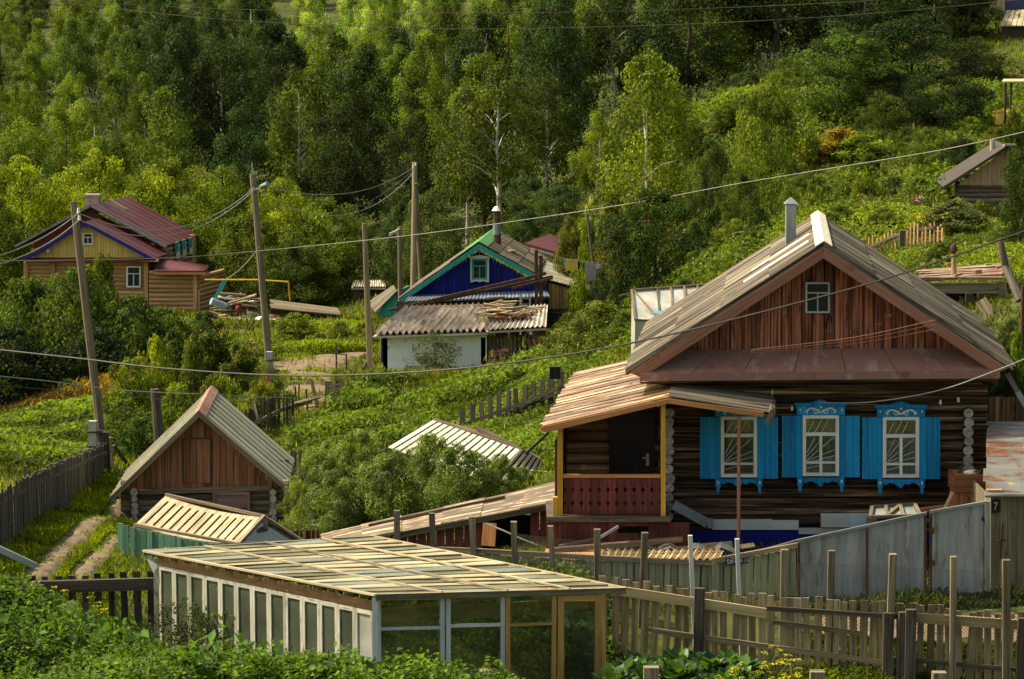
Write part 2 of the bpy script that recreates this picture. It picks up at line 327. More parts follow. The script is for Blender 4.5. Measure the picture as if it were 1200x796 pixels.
    def build(s, name, mats, parent=None, org=None):
        if not isinstance(mats, (list, tuple)): mats = [mats]
        o3 = ORG[parent] if parent is not None else (org if org is not None else sum((Vector(p) for p in s.v), Vector()) / len(s.v))
        if parent is None and org is None: o3 = Vector((o3.x, o3.y, min(p[2] for p in s.v)))
        me = bpy.data.meshes.new(name)
        me.from_pydata([(p[0] - o3.x, p[1] - o3.y, p[2] - o3.z) for p in s.v], [], s.f)
        ul = me.uv_layers.new(name="UVMap"); ul.data.foreach_set("uv", np.array(s.uv, np.float32).ravel())
        at = me.attributes.new("rnd", 'FLOAT', 'FACE'); at.data.foreach_set("value", np.array(s.r, np.float32))
        for m in mats: me.materials.append(m)
        me.polygons.foreach_set("material_index", np.array(s.mi, np.int32)); me.polygons.foreach_set("use_smooth", np.array(s.sm, bool))
        me.update()
        ob = bpy.data.objects.new(name, me); COL.objects.link(ob)
        if parent is not None: ob.parent = parent
        else: ob.location = o3
        ORG[ob] = o3
        return ob
def thing(name, label, cat, loc, group=None):
    o = bpy.data.objects.new(name, None); COL.objects.link(o); o.location = loc; o.empty_display_size = .3; ORG[o] = Vector(loc)
    o["label"] = label; o["category"] = cat
    if group: o["group"] = group
    return o
def tag(o, label, cat, group=None):
    o["label"] = label; o["category"] = cat
    if group: o["group"] = group
    return o
def kind(o, k, label=None, cat=None):
    o["kind"] = k
    if label: o["label"] = label
    if cat: o["category"] = cat
    return o
def clone(o, loc, label=None, group=None, scale=None, rz=0, color=None):
    c = o.copy(); COL.objects.link(c); c.location = loc; c.rotation_euler = (0, 0, rz)
    if scale: c.scale = scale
    if label: c["label"] = label
    if group: c["group"] = group
    for ch in list(o.children):
        k = ch.copy(); COL.objects.link(k); k.parent = c
        if color: k.color = (*color, 1)
        for g in list(ch.children):
            q = g.copy(); COL.objects.link(q); q.parent = k
    if color: c.color = (*color, 1)
    return c
# ------------------------------------------------------------------ foliage
def leaf_obj(name, c, d, n, size, rnd, mat, parent=None, color=(1, 1, 1), org=(0, 0, 0), wid=.32):
    """folded pointed leaves: c centres, d along the leaf, n roughly the leaf's normal"""
    d = d / (np.linalg.norm(d, axis=1, keepdims=True) + 1e-9)
    w = np.cross(d, n); w /= (np.linalg.norm(w, axis=1, keepdims=True) + 1e-9); nn = np.cross(w, d)
    s = size[:, None]; c = c - np.asarray(org)
    v = np.stack([c - d * s * .5, c + w * s * wid + nn * s * .1, c + d * s * .5 - nn * s * .08, c - w * s * wid + nn * s * .1], 1).reshape(-1, 3)
    N = len(c); b = np.arange(N) * 4
    idx = np.stack([b, b + 1, b + 2, b, b + 2, b + 3], 1).ravel()
    me = bpy.data.meshes.new(name); me.vertices.add(N * 4); me.vertices.foreach_set("co", v.astype(np.float32).ravel())
    me.loops.add(N * 6); me.loops.foreach_set("vertex_index", idx.astype(np.int32))
    me.polygons.add(N * 2); me.polygons.foreach_set("loop_start", (np.arange(N * 2) * 3).astype(np.int32))
    me.update(calc_edges=True)
    at = me.attributes.new("rnd", 'FLOAT', 'FACE'); at.data.foreach_set("value", np.repeat(np.clip(rnd, 0, 1), 2).astype(np.float32))
    me.materials.append(mat)
    ob = bpy.data.objects.new(name, me); COL.objects.link(ob); ob.color = (*color, 1)
    if parent is not None: ob.parent = parent
    else: ob.location = org
    return ob
def rdir(n):
    q = NR.normal(size=(n, 3)); return q / np.linalg.norm(q, axis=1, keepdims=True)
PROF = {'oval': lambda h: np.sin(np.pi * np.clip(h * .9 + .08, 0, 1)) ** .7, 'cone': lambda h: (1 - h) ** .75 * np.minimum(1, h * 6 + .35),
        'round': lambda h: np.sqrt(np.clip(1 - (2 * h - .9) ** 2, .04, 1)), 'dome': lambda h: np.sqrt(np.clip(1 - h ** 2.2, .02, 1)),
        'tall': lambda h: np.clip(np.sin(np.pi * (h * .82 + .16)) ** .9, .05, 1)}
def crown(prof, z0, H, Rr, ncl, lpc, leaf, cr, hang=0.0, zs=.8):
    h = NR.random(ncl * 3); f = PROF[prof]; keep = NR.random(ncl * 3) < f(h) + .12; h = h[keep][:ncl]; n = len(h)
    ang = NR.random(n) * 6.283; rr = Rr * f(h) * np.sqrt(.1 + .9 * NR.random(n)) * NR.uniform(.8, 1.12, n)
    C = np.c_[rr * np.cos(ang), rr * np.sin(ang), z0 + h * (H - z0)]
    cl = cr * NR.uniform(.65, 1.3, n) * (.55 + .45 * f(h)); cb = NR.random(n)
    k = np.repeat(np.arange(n), lpc); q = rdir(len(k)); rad = NR.uniform(.35, 1.05, len(k)) ** .7
    off = q * rad[:, None] * cl[k][:, None]; off[:, 2] *= zs * (1 + hang)
    if hang: off[:, 2] -= hang * cl[k] * .4
    c = C[k] + off
    d = rdir(len(k)) + q * .6 + np.array([0, 0, -.3 - 1.6 * hang]); nm = rdir(len(k)) * .45 + q * 1.0 + np.array([0, 0, .35])
    r = .62 * cb[k] + .38 * NR.random(len(k))
    return c, d, nm, leaf * NR.uniform(.65, 1.35, len(k)), r, C
def make_tree(name, prof, H, Rr, z0, ncl, lpc, leaf, cr, bark, lm=None, hang=0.0, tr=.16, limbs=10, label='tree', cat='tree', parts=('trunk', 'crown'), lean=0.3):
    t = thing(name, label, cat, (0, 0, 0))
    c, d, n, s, r, C = crown(prof, z0, H, Rr, ncl, lpc, leaf, cr, hang)
    cr_ = leaf_obj(parts[1], c, d, n, s, r, lm or m_leaf, t)
    mb = MB(); top = Vector((R.uniform(-lean, lean), R.uniform(-lean, lean), H * .84)); K = 6
    path = [Vector((0, 0, -.4))] + [top * (i / K) + Vector((R.uniform(-.08, .08), R.uniform(-.08, .08), 0)) for i in range(1, K + 1)]
    mb.tube(path, tr, tr * .18, 7)
    for i in range(min(limbs, len(C))):
        q = Vector(C[i]); hh = max(z0 * .6, q.z - R.uniform(.25, .5) * (Vector((q.x, q.y, 0)).length + .4 * Rr)); f = min(.95, max(.02, hh / top.z)); p = top * f
        mid = p.lerp(q, .5) + Vector((0, 0, .08 * (q - p).length)); mb.tube([p, mid, q], tr * (1 - f) * .5 + .012, .008, 5)
    mb.build(parts[0], bark, t)
    return t
# ------------------------------------------------------------------ ground
def ground_mat():
    m = bpy.data.materials.new("hillside_turf"); m.use_nodes = True; t = m.node_tree; N = t.nodes; b = N["Principled BSDF"]
    tc = N.new("ShaderNodeTexCoord")
    def noise(s, d=8): n = N.new("ShaderNodeTexNoise"); n.inputs["Scale"].default_value = s; n.inputs["Detail"].default_value = d; lk(t, tc.outputs["Object"], n.inputs[0]); return n
    n1 = noise(3.0); n2 = noise(.12, 5); n3 = noise(.5, 6)
    r = N.new("ShaderNodeValToRGB"); e = r.color_ramp.elements; e[0].position = .35; e[0].color = (.022, .032, .008, 1); e[1].position = .68; e[1].color = (.085, .10, .018, 1)
    lk(t, n1.outputs[0], r.inputs[0])
    r2 = N.new("ShaderNodeValToRGB"); e = r2.color_ramp.elements; e[0].position = .56; e[0].color = (0, 0, 0, 1); e[1].position = .66; e[1].color = (1, 1, 1, 1); lk(t, n3.outputs[0], r2.inputs[0])
    mx = N.new("ShaderNodeMix"); mx.data_type = 'RGBA'; lk(t, r2.outputs[0], mx.inputs[0]); lk(t, r.outputs[0], mx.inputs[6]); mx.inputs[7].default_value = (.10, .085, .03, 1)
    lk(t, mx.outputs[2], b.inputs["Base Color"]); b.inputs["Roughness"].default_value = .95; b.inputs["Specular IOR Level"].default_value = .1
    bp = N.new("ShaderNodeBump"); bp.inputs[0].default_value = .6; bp.inputs[1].default_value = .15; lk(t, n1.outputs[0], bp.inputs[2]); lk(t, bp.outputs[0], b.inputs["Normal"])
    return m
def dirt_mat():
    m = bpy.data.materials.new("dry_dirt"); m.use_nodes = True; t = m.node_tree; N = t.nodes; b = N["Principled BSDF"]
    tc = N.new("ShaderNodeTexCoord"); n = N.new("ShaderNodeTexNoise"); n.inputs["Scale"].default_value = 3.2; n.inputs["Detail"].default_value = 12; n.inputs["Roughness"].default_value = .78; lk(t, tc.outputs["Object"], n.inputs[0])
    r = N.new("ShaderNodeValToRGB"); e = r.color_ramp.elements; e[0].position = .34; e[0].color = (.085, .06, .035, 1); e[1].position = .7; e[1].color = (.31, .23, .14, 1)
    lk(t, n.outputs[0], r.inputs[0]); lk(t, r.outputs[0], b.inputs["Base Color"]); b.inputs["Roughness"].default_value = .95; b.inputs["Specular IOR Level"].default_value = .1
    bp = N.new("ShaderNodeBump"); bp.inputs[0].default_value = .4; bp.inputs[1].default_value = .03; lk(t, n.outputs[0], bp.inputs[2]); lk(t, bp.outputs[0], b.inputs["Normal"])
    return m
m_ground = ground_mat(); m_dirt = dirt_mat()
def gridmesh(name, xs, ys, zs, mat):
    h, w = xs.shape; me = bpy.data.meshes.new(name)
    v = np.stack([xs, ys, zs], -1).reshape(-1, 3)
    i = np.arange(h * w).reshape(h, w); f = np.stack([i[:-1, :-1], i[:-1, 1:], i[1:, 1:], i[1:, :-1]], -1).reshape(-1, 4)
    me.from_pydata(v.tolist(), [], f.tolist()); me.polygons.foreach_set("use_smooth", np.ones(len(f), bool)); me.materials.append(mat); me.update()
    o = bpy.data.objects.new(name, me); COL.objects.link(o); return o
ky = np.linspace(0, 1, 420); yy = -32 + 70 * (np.exp(ky * math.log((640 + 70) / 70.0)) - 1) * 1.0
yy = yy - yy[0] - 30
uu = np.linspace(-1.0, 1.0, 320)
GX = uu[None, :] * (yy[:, None] * .42 + 42); GY = np.repeat(yy[:, None], 320, 1)
GZ = Tn(GX, GY).reshape(GX.shape)
kind(gridmesh("ground", GX, GY, GZ, m_ground), "structure")
def ribbon(name, cl, mat, lift=.05):
    """a track draped on the ground: centre line of (px, Y, half width m)"""
    c = [(GP(p, Y), w) for p, Y, w in cl]; q = []
    for (a, wa), (b, wb) in zip(c, c[1:]):
        n = max(2, int((b - a).length / .25))
        for k in range(n): q.append((a.lerp(b, k / n), wa + (wb - wa) * k / n))
    q.append(c[-1]); m = 7
    xs = np.zeros((len(q), m)); ys = xs.copy()
    for i, (p, w) in enumerate(q):
        d = (q[min(i + 1, len(q) - 1)][0] - q[max(0, i - 1)][0]); d.z = 0; d.normalize(); s = Vector((-d.y, d.x, 0))
        jl, jr = 1 + .2 * math.sin(i * .37 + w * 9) + .16 * math.sin(i * 1.1), 1 + .2 * math.sin(i * .31 + 2) + .16 * math.sin(i * .93 + w * 5)
        for k in range(m):
            f = -1 + 2 * k / (m - 1); pp = p + s * w * f * (jl if f < 0 else jr); xs[i, k] = pp.x; ys[i, k] = pp.y
    zs = Tn(xs, ys).reshape(xs.shape) + lift * np.array([-.8, .5, .75, .8, .75, .5, -.8])[None]
    TR.append(np.c_[xs[:, 3], ys[:, 3], [w for _, w in q]])
    return kind(gridmesh(name, xs, ys, zs, mat), "structure")
TR = []
ribbon("dirt_path", [(34, 48.2, .26), (60, 51.8, .24), (93, 57, .24), (121, 62.5, .24), (142, 67, .24)], m_dirt)
ribbon("dirt_path", [(82, 48.4, .2), (99, 51, .21), (117, 53.6, .21), (134, 57, .2)], m_dirt)
ribbon("dirt_road", [(372, 94, .6), (356, 100, .9), (352, 107, 1.4), (358, 112.5, 1.8), (388, 116, 1.2), (430, 119, .6)], m_dirt)
ribbon("dirt_yard", [(235, 138, 1.2), (270, 139, 1.8), (310, 140, 1.6)], m_dirt)
ribbon("dirt_lane", [(960, 45.4, .5), (1100, 45.2, .7), (1260, 45.2, .9)], m_dirt)
# ------------------------------------------------------------------ main log house
DX = .105
def D(b): return Vector((DX * b, b, 0))
H = thing("log_house", "dark log house with three blue-shuttered windows, red-brown gable and slate roof", "house", P(965, 640, 50.6))
mb = MB()
for i in range(16):
    y = 622 - 11.0 * i; r = .1 * R.uniform(.92, 1.06)
    mb.tube([P(773 + R.uniform(-2, 2), y, 50.72), P(960, y + R.uniform(-.6, .6), 50.72), P(1157 + R.uniform(-2, 2), y, 50.72)], r, n=10, cap=1, wob=.03)
for i in range(3):
    y = 452 - i * 6; mb.rc(785, y - 6, 1150, y, 50.68, .2)
mb.build("front_log_wall", [m_log, m_logend], H)
for cx in (784, 1135):
    mb = MB()
    for i in range(13 if cx == 1135 else 12):
        y = 605 - 11.0 * i if cx == 784 else 616.5 - 11.0 * i
        if cx == 1135 and y < 462: continue
        q = P(cx + R.uniform(-1, 1), y, 50.36); mb.tube([q, q + D(8.2)], .103 * R.uniform(.86, 1.1), n=12, cap=1)
    mb.build("side_log_wall", [m_log, m_logend], H)
mb = MB(); a = P(786, 640, 50.8); b = P(1132, 640, 50.8); c = P(786, 452, 50.8)
for (o, e1) in ((a, b - a), (a + D(7.8), b - a)): MB().box(o, e1, Vector((0, .1, 0)), c - a).build("inner_wall", m_dark, H)  # unseen dark walls added to block light behind the logs
mb = MB()
mb.m = 0; mb.rc(835, 609, 905, 621, 50.4, .05); mb.rc(903, 610, 936, 621, 50.41, .05); mb.rc(962, 602, 1015, 618, 50.3, .04); mb.rc(936, 619, 1000, 626, 50.38, .04)
mb.m = 1; mb.rc(800, 621.5, 942, 646, 50.45, .1); mb.rc(942, 626, 1150, 646, 50.47, .1)
mb.build("plinth", [m_boardw, m_bluep], H)
# gable
mb = MB(); x = 795.0
def rake(x): return 296 + (965 - x) * .640 if x < 965 else 296 + (x - 965) * .645
while x < 1136:
    w = R.uniform(10, 15); x1 = min(1136, x + w)
    g = R.uniform(.25, .8); pl = [(x + g, 413), (x1 - g, 413), (x1 - g, min(413, rake(x1))), (x + g, min(413, rake(x)))]
    if x < 965 < x1: pl.insert(3, (965, 296))
    mb.px(pl, 50.56 + R.uniform(0, .02), .03); x = x1
mb.build("gable_boarding", m_red, H)
mb = MB(); mb.px([(795, 413), (1136, 413), (965, 302)], 50.63, .05); mb.build("gable_backing", m_dark, H)
mb = MB()
a, b, c, d = P(790, 410, 50.54), P(750, 438, 49.8), P(1172, 434.5, 49.8), P(1132, 408, 50.54)
for k in range(7):
    f, g = k / 7 + .001, (k + 1) / 7 - .001
    mb.sheet(a.lerp(d, f), b.lerp(c, f), b.lerp(c, g), a.lerp(d, g), .02, .5 + R.uniform(-.4, .4))
mb.px([(750, 438.4), (1172, 434.9), (1172, 443.5), (750, 447)], 49.8, .05, .5)
mb.build("pediment_skirt", m_apron, H)
mb = MB(); mb.sheet(P(750, 447.6, 49.86), P(1170, 444, 49.86), P(1150, 446.5, 50.9), P(785, 449.5, 50.9), .03); mb.build("soffit", m_log, H)
mb = MB()
mb.px([(965, 289.5), (965, 303), (752, 443), (738, 437)], 49.82, .045, u=P(965, 290, 50) - P(741, 436, 50))
mb.px([(965.2, 289.5), (965.2, 303), (1167, 438), (1181, 431.5)], 49.82, .045, u=P(965, 290, 50) - P(1178, 431, 50))
mb.build("bargeboard", m_fascia, H)
mb = MB()
for p, q in (((965, 284), (733, 432.5)), ((965.2, 284), (1187, 427.5))):
    mb.px([p, (p[0], 290), (q[0], q[1] + 6), q], 49.845, .035, u=P(*p, 50) - P(*q, 50))
mb.build("slate_verge", m_slate, H)
# slate roof, two slopes
RA, RL, RR_ = P(965, 289, 49.88), P(733, 437.5, 49.88), P(1188, 432.5, 49.88)
LEN = 8.5
mb = MB(); mb.sheet(RA, RL, RL + D(LEN), RA + D(LEN), .05); mb.sheet(RA, RR_, RR_ + D(LEN), RA + D(LEN), .05); mb.build("roof_decking", m_greyd, H)
rf = MB()
up = Vector((0, 0, .006))
rf.corr(RA + up, RL + up, RL + D(LEN) + up, RA + D(LEN) + up, 30, .035, 4)
rf.corr(RA + up, RR_ + up, RR_ + D(LEN) + up, RA + D(LEN) + up, 30, .035, 4)
ro = rf.build("roof", m_slate, H)
mb = MB()
for sgn, E in ((-1, RL), (1, RR_)):
    dn = (E - RA).normalized(); a = RA + Vector((0, -.06, .125)); mb.sheet(a, a + D(LEN + .05), a + D(LEN + .05) + dn * .2, a + dn * .2, .02)
mb.build("ridge_cap", m_pale, ro)
mb = MB()
dn = (RL - RA).normalized(); nn = (RL - RA).cross(D(1)).normalized(); nn = nn if nn.z > 0 else -nn
for f0, f1, bb in ((.06, .4, 2.35), (.05, .36, 3.9)):
    p = RA + (RL - RA) * f0 + D(bb) + nn * .07; q = RA + (RL - RA) * f1 + D(bb + .1) + nn * .07; MB().bar(p, q, .42, .03, nn).build("roof_plank", m_pale, ro)
mb = MB(); q = P(927, 296, 55.0)
a = P(921.3, 298, 55); b = P(933, 298, 55); c = P(921.3, 240, 55); mb.box(a, b - a, Vector((0, .21, 0)), c - a)
t_ = P(927, 231, 55.1); w = .15
cc = [Vector((t_.x + sx * w, 55.1 + sy * w, P(927, 239, 55).z)) for sx, sy in ((-1, -1), (1, -1), (1, 1), (-1, 1))]
for i in range(4): mb.face([cc[i], cc[(i + 1) % 4], t_], [(0, 0), (.2, 0), (.1, .2)], .5)
mb.face(cc[::-1], [(0, 0), (.2, 0), (.2, .2), (0, .2)], .5)
mb.build("stove_pipe", m_zinc, ro)
# windows
def shutter(parent, x0, x1, y0, y1, Y):
    mb = MB(); n = 3
    for k in range(n): mb.rc(x0 + (x1 - x0) * k / n + .12, y0, x0 + (x1 - x0) * (k + 1) / n - .12, y1, Y + R.uniform(0, .006), .03)
    mb.rc(x0 + 1, y0 + 8, x1 - 1, y0 + 11.5, Y + .031, .02); mb.rc(x0 + 1, y1 - 12, x1 - 1, y1 - 8, Y + .031, .02)
    return mb.build("shutter", m_blue, parent)
def swirl(mb, pts, Y, r): mb.tube([P(x, y, Y) for x, y in pts], r, n=5)
for cx, y0 in ((866, 488.5), (962, 487), (1056, 489)):
    f = MB(); x0, x1, y1 = cx - 21.3, cx + 21.3, y0 + 71; Y = 50.36
    f.rc(x0, y0, x0 + 4, y1, Y, .2); f.rc(x1 - 4, y0, x1, y1, Y, .2); f.rc(x0 + 4, y0, x1 - 4, y0 + 3.6, Y, .2); f.rc(x0 + 4, y1 - 3.6, x1 - 4, y1, Y, .2)
    f.rc(x0 + 4, y0 + 20, x1 - 4, y0 + 24, Y + .02, .06); f.rc(cx - 1.6, y0 + 24, cx + 1.6, y1 - 3.6, Y + .022, .06); f.rc(x0 + 4, y0 + 54, x1 - 4, y0 + 56.4, Y + .024, .05)
    fo = f.build("window", m_white, H)
    MB().rc(x0 + 4, y0 + 3.6, x1 - 4, y1 - 3.6, Y + .09, .008).build("pane", m_win, fo)
    MB().rc(x0 + 4, y0 + 3.6, x1 - 4, y1 - 3.6, Y + .17, .01).build("curtain", m_curtain, fo)
    g = MB(); cxg, cyg = x0 + 2, y1 - 8
    for dx in (6, 14, 22): g.tube([P(x0 + dx, y0 + 20, Y + .06), P(x0 + dx + 8, y0 + 5, Y + .06)], .006, n=4)
    for (ax, ay, bx, by) in ((5, 44, 14, 26), (5, 48, 20, 30), (5, 52, 36, 26), (5, 53, 38, 40), (10, 54, 38, 47), (5, 62, 20, 58)): g.tube([P(x0 + ax, y0 + ay, Y + .06), P(x0 + bx, y0 + by, Y + .06)], .006, n=4)
    g.build("window_grille", m_white, fo)
    shutter(H, x0 - 24.5, x0 - .4, y0 + .5, y1 + 1.5, 50.38); shutter(H, x1 + .4, x1 + 24.5, y0 + .5, y1 + 1.5, 50.38)
    h = MB(); xa, xb = cx - 28, cx + 28
    h.px([(xa, y0 - .2), (xb, y0 - .2), (xb, y0 - 11), (cx + 12, y0 - 13), (cx, y0 - 16.5), (cx - 12, y0 - 13), (xa, y0 - 11)], 50.37, .08)
    h.px([(xa - 2, y0 - 11), (xb + 2, y0 - 11), (xb + 3, y0 - 14), (cx + 12, y0 - 14.5), (cx, y0 - 18.5), (cx - 12, y0 - 14.5), (xa - 3, y0 - 14)], 50.33, .12)
    ho = h.build("window_crown", m_blue, H)
    w = MB(); Yc = 50.36
    for s in (-1, 1):
        swirl(w, [(cx + s * (1 + 3.2 * k), y0 - 3.2 - 5.2 * math.sin(k / 5 * 2.6) + (1.6 if k == 5 else 0)) for k in range(6)], Yc, .017)
        swirl(w, [(cx + s * (6 + 2.6 * math.cos(t)), y0 - 4.6 + 2 * math.sin(t)) for t in np.linspace(-1, 3.6, 7)], Yc, .012)
        swirl(w, [(cx + s * (16 + 2.0 * math.cos(t)), y0 - 4.6 + 1.6 * math.sin(t)) for t in np.linspace(-2.5, 2, 6)], Yc, .013)
        swirl(w, [(cx, y0 - 9), (cx + s * 2, y0 - 11.5)], Yc, .013); swirl(w, [(cx, y0 - 3), (cx + s * 4, y0 - 7)], Yc, .013)
        w.ball(P(cx + s * 24.5, y0 - 6.5, Yc), .018, .012, .028)
    w.build("carved_scroll", m_white, ho)
    a = MB(); ya = y1 + 1.9
    pl = [(xa + 2, ya), (xb - 2, ya), (xb - 2, ya + 7)]
    for k in range(13):
        q = 1 - k / 12; xx = xa + 2 + (xb - xa - 4) * q; e = abs(q - .5) * 2
        pl.append((xx, ya + (9.5 if k % 6 == 0 else [4.5, 7.5, 5, 4, 6.5, 5][k % 6]) + (1.5 if e < .15 else 0)))
    a.px(pl, 50.37, .06)
    for s in (xa + 3.5, xb - 3.5): a.px([(s - 3, ya), (s + 3, ya), (s + 3, ya + 9), (s + 1.6, ya + 11), (s + 2.2, ya + 14), (s, ya + 18), (s - 2.2, ya + 14), (s - 1.6, ya + 11), (s - 3, ya + 9)], 50.34, .05)
    ao = a.build("window_apron", m_blue, H)
    for s in (xa + 3.5, xb - 3.5): MB().ball(P(s, ya + 4.5, 50.335), .02, .01, .035).build("apron_boss", m_white, ao)
f = MB(); x0, y0, x1, y1, Y = 944, 331, 972.5, 367, 50.48
f.rc(x0, y0, x0 + 2, y1, Y, .07); f.rc(x1 - 2, y0, x1, y1, Y, .07); f.rc(x0 + 2, y0, x1 - 2, y0 + 2, Y, .07); f.rc(x0 + 2, y1 - 2, x1 - 2, y1, Y, .07); f.rc(x0 + 2, y0 + 11.5, x1 - 2, y0 + 13.2, Y + .01, .05); f.rc(957.6, y0 + 13.2, 959, y1 - 2, Y + .012, .05)
fo = f.build("attic_window", m_frameb, H); MB().rc(x0 + 2, y0 + 2, x1 - 2, y1 - 2, Y + .06, .01).build("pane", m_pane_dark, fo)
# insulators and the wire along the eave
mb = MB()
for x, y in ((905, 462), (928, 481), (904, 476), (1102, 474), (1123, 471)): q = P(x, y, 50.42); MB().tube([q, q + V(0, 0, .09)], .028, .02, 6).tube([q + V(0, 0, .02), q + V(0, .16, .02)], .008, n=4).build("insulator", m_white, H)
mb = MB(); mb.tube([P(x, y, 50.45) for x, y in ((818, 458), (860, 460), (888, 459), (891, 466), (891, 475))], .009, n=4); mb.build("facade_cable", m_wirep, H)
# downpipe and right gutter bracket
mb = MB(); mb.bar(P(789, 591, 50.15), P(829, 613, 50.15), .18, .14, V(0, -1, 0)); mb.bar(P(829, 613, 50.15), P(836, 613, 50.15), .18, .16, V(0, -1, 0)); mb.build("downpipe", m_zinc, H)
mb = MB(); mb.bar(P(1180, 437, 50.1), P(1192, 459, 50.1), .1, .1, V(0, -1, 0)); mb.m = 1; mb.bar(P(1192, 459, 50.1), P(1212, 492, 50.1), .11, .12, V(0, -1, 0)); mb.build("gutter_chute", [m_greyd, m_zinc], H)
# porch
PF = 48.9
mb = MB(); mb.rc(653.5, 499, 659.5, 606, PF, .1); mb.build("porch_post", m_yel, H)
mb = MB(); mb.rc(774.5, 474, 780, 606, PF, .1); mb.build("porch_post", m_yel, H)
mb = MB(); mb.rc(648, 583, 653.3, 606, PF, .12); mb.build("step_post", m_yel, H)
mb = MB(); mb.rc(660, 556.5, 774, 560, PF + .01, .09); mb.m = 1
n = 11
for k in range(n):
    xa, xb = 661 + 113 * k / n, 661 + 113 * (k + 1) / n; g = .25
    L_ = [(xa + g, 603)]
    R_ = []
    for yc in (590, 574):
        L_ += [(xa + g, yc + 3.2), (xa + 2.6, yc), (xa + g, yc - 3.2)]; R_ = [(xb - g, yc - 3.2), (xb - 2.6, yc), (xb - g, yc + 3.2)] + R_
    L_ += [(xa + g, 560.3)]; pl = L_ + [(xb - g, 560.3)] + R_ + [(xb - g, 603)]
    mb.px(pl, PF + .03 + R.uniform(0, .006), .025)
mb.build("porch_railing", [m_orange, m_maroon], H)
mb = MB(); a = P(641, 606, PF - .1); b = P(786, 606, PF - .1); mb.box(a - V(0, 0, .1), b - a, V(0, 1.7, 0), V(0, 0, .1)); mb.build("porch_floor", m_greyd, H)
mb = MB(); x = 640
while x < 800:
    if not (722 < x < 758): mb.rc(x + .2, 612.5, x + 11.8, 655, PF + R.uniform(0, .015), .03)
    else: mb.rc(x + .2, 612.5, x + 11.8, 617, PF + .01, .03); mb.rc(x + .2, 625, x + 11.8, 655, PF + .01, .03)
    x += 12
mb.px([(786, 612), (800, 625), (800, 655), (786, 655)], PF + .06, .03)
mb.build("porch_skirt_boards", m_maroon, H)
mb = MB()
for i in range(10):
    y = 612 - i * 12.5; mb.tube([P(664, y, 50.98), P(714, y, 50.98)], .105, n=10); mb.tube([P(766, y, 50.98), P(776, y, 50.98)], .105, n=10)
mb.rc(660, 478, 790, 494, 50.88, .2); mb.rc(655, 480, 790, 620, 51.12, .05)
mb.build("porch_log_wall", m_porchlog, H)
mb = MB(); mb.rc(714, 484, 767, 612, 50.8, .06); 
dr = mb.build("door", m_door, H)
mb = MB()
for (x0, y0, x1, y1) in ((721, 492, 738, 507), (743, 492, 760, 507), (721, 512, 738, 553), (743, 512, 760, 553)):
    mb.rc(x0, y0, x1, y0 + 1.5, 50.775, .024); mb.rc(x0, y1 - 1.5, x1, y1, 50.775, .024); mb.rc(x0, y0 + 1.5, x0 + 1.5, y1 - 1.5, 50.775, .024); mb.rc(x1 - 1.5, y0 + 1.5, x1, y1 - 1.5, 50.775, .024)
mb.build("door_panel", plain("door_panel", (.04, .025, .02), .35), dr)
mb = MB(); mb.rc(757, 532, 760.5, 546, 50.77, .02); mb.bar(P(760, 536, 50.74), P(752.5, 537, 50.74), .03, .03); mb.build("handle", m_steel, dr)
# porch roof: long left slope and short right slope
A0, A1, A2_ = P(783, 466, 48.75), P(634, 500, 48.75), P(906, 487, 48.75)
mb = MB(); n = 34; DL = 7.8
for k in range(n):
    b0, b1 = DL * k / n, DL * (k + 1) / n; lift = V(0, 0, .012 * (k % 2) + R.uniform(0, .012)); s = R.uniform(-.04, .05)
    e = (A1 - A0).normalized() * s
    mb.sheet(A0 + D(b0) + lift, A1 + D(b0) + lift + e, A1 + D(b1 + .01) + lift + e, A0 + D(b1 + .01) + lift, .025)
mb.sheet(A0 + D(0) - V(0, 0, .04), A1 + D(0) - V(0, 0, .04), A1 + D(DL) - V(0, 0, .04), A0 + D(DL) - V(0, 0, .04), .03)
mb.build("porch_roof", m_porchroof, H)
mb = MB()
mb.corr(A0 + V(0, 0, .01), A2_ + V(0, 0, .01), A2_ + D(1.75) + V(0, 0, .12), A0 + D(1.75) + V(0, 0, .03), 12, .015, 1)
mb.sheet(A0, A2_, A2_ + D(1.75), A0 + D(1.75), .04)
q0 = A2_ + V(-.02, -.02, .03)
for k in range(5): mb.tube([q0 + D(.35 * k) + V(0, 0, .02), q0 + D(.35 * (k + 1)) + V(0, 0, .02)], .07, n=8)
mb.bar(q0 + V(.0, -.02, 0), q0 + V(-.1, -.02, -.2), .12, .02, V(0, 1, 0))
mb.build("porch_roof_wing", m_slate, H)
mb = MB(); mb.px([(634, 501), (783, 467.5), (783, 473), (640, 507), (634, 505)], 48.72, .04, u=A1 - A0); mb.px([(783.2, 467.5), (895, 483), (895, 489), (783.2, 473)], 48.72, .04, u=A2_ - A0); mb.build("porch_bargeboard", m_orange, H)
mb = MB(); mb.tube([P(866, 488, 48.85), P(865.5, 640, 48.85)], .034, n=8); mb.build("porch_prop", m_fascia, H)
mb = MB()
for k in range(20):
    y0_ = k * .38
    mb.box(P(650, 655, 49.1) + D(y0_), D(.37), V(.05, 0, 0), V(0, 0, 2.35))
mb.build("lean_to_wall", m_maroon, H)
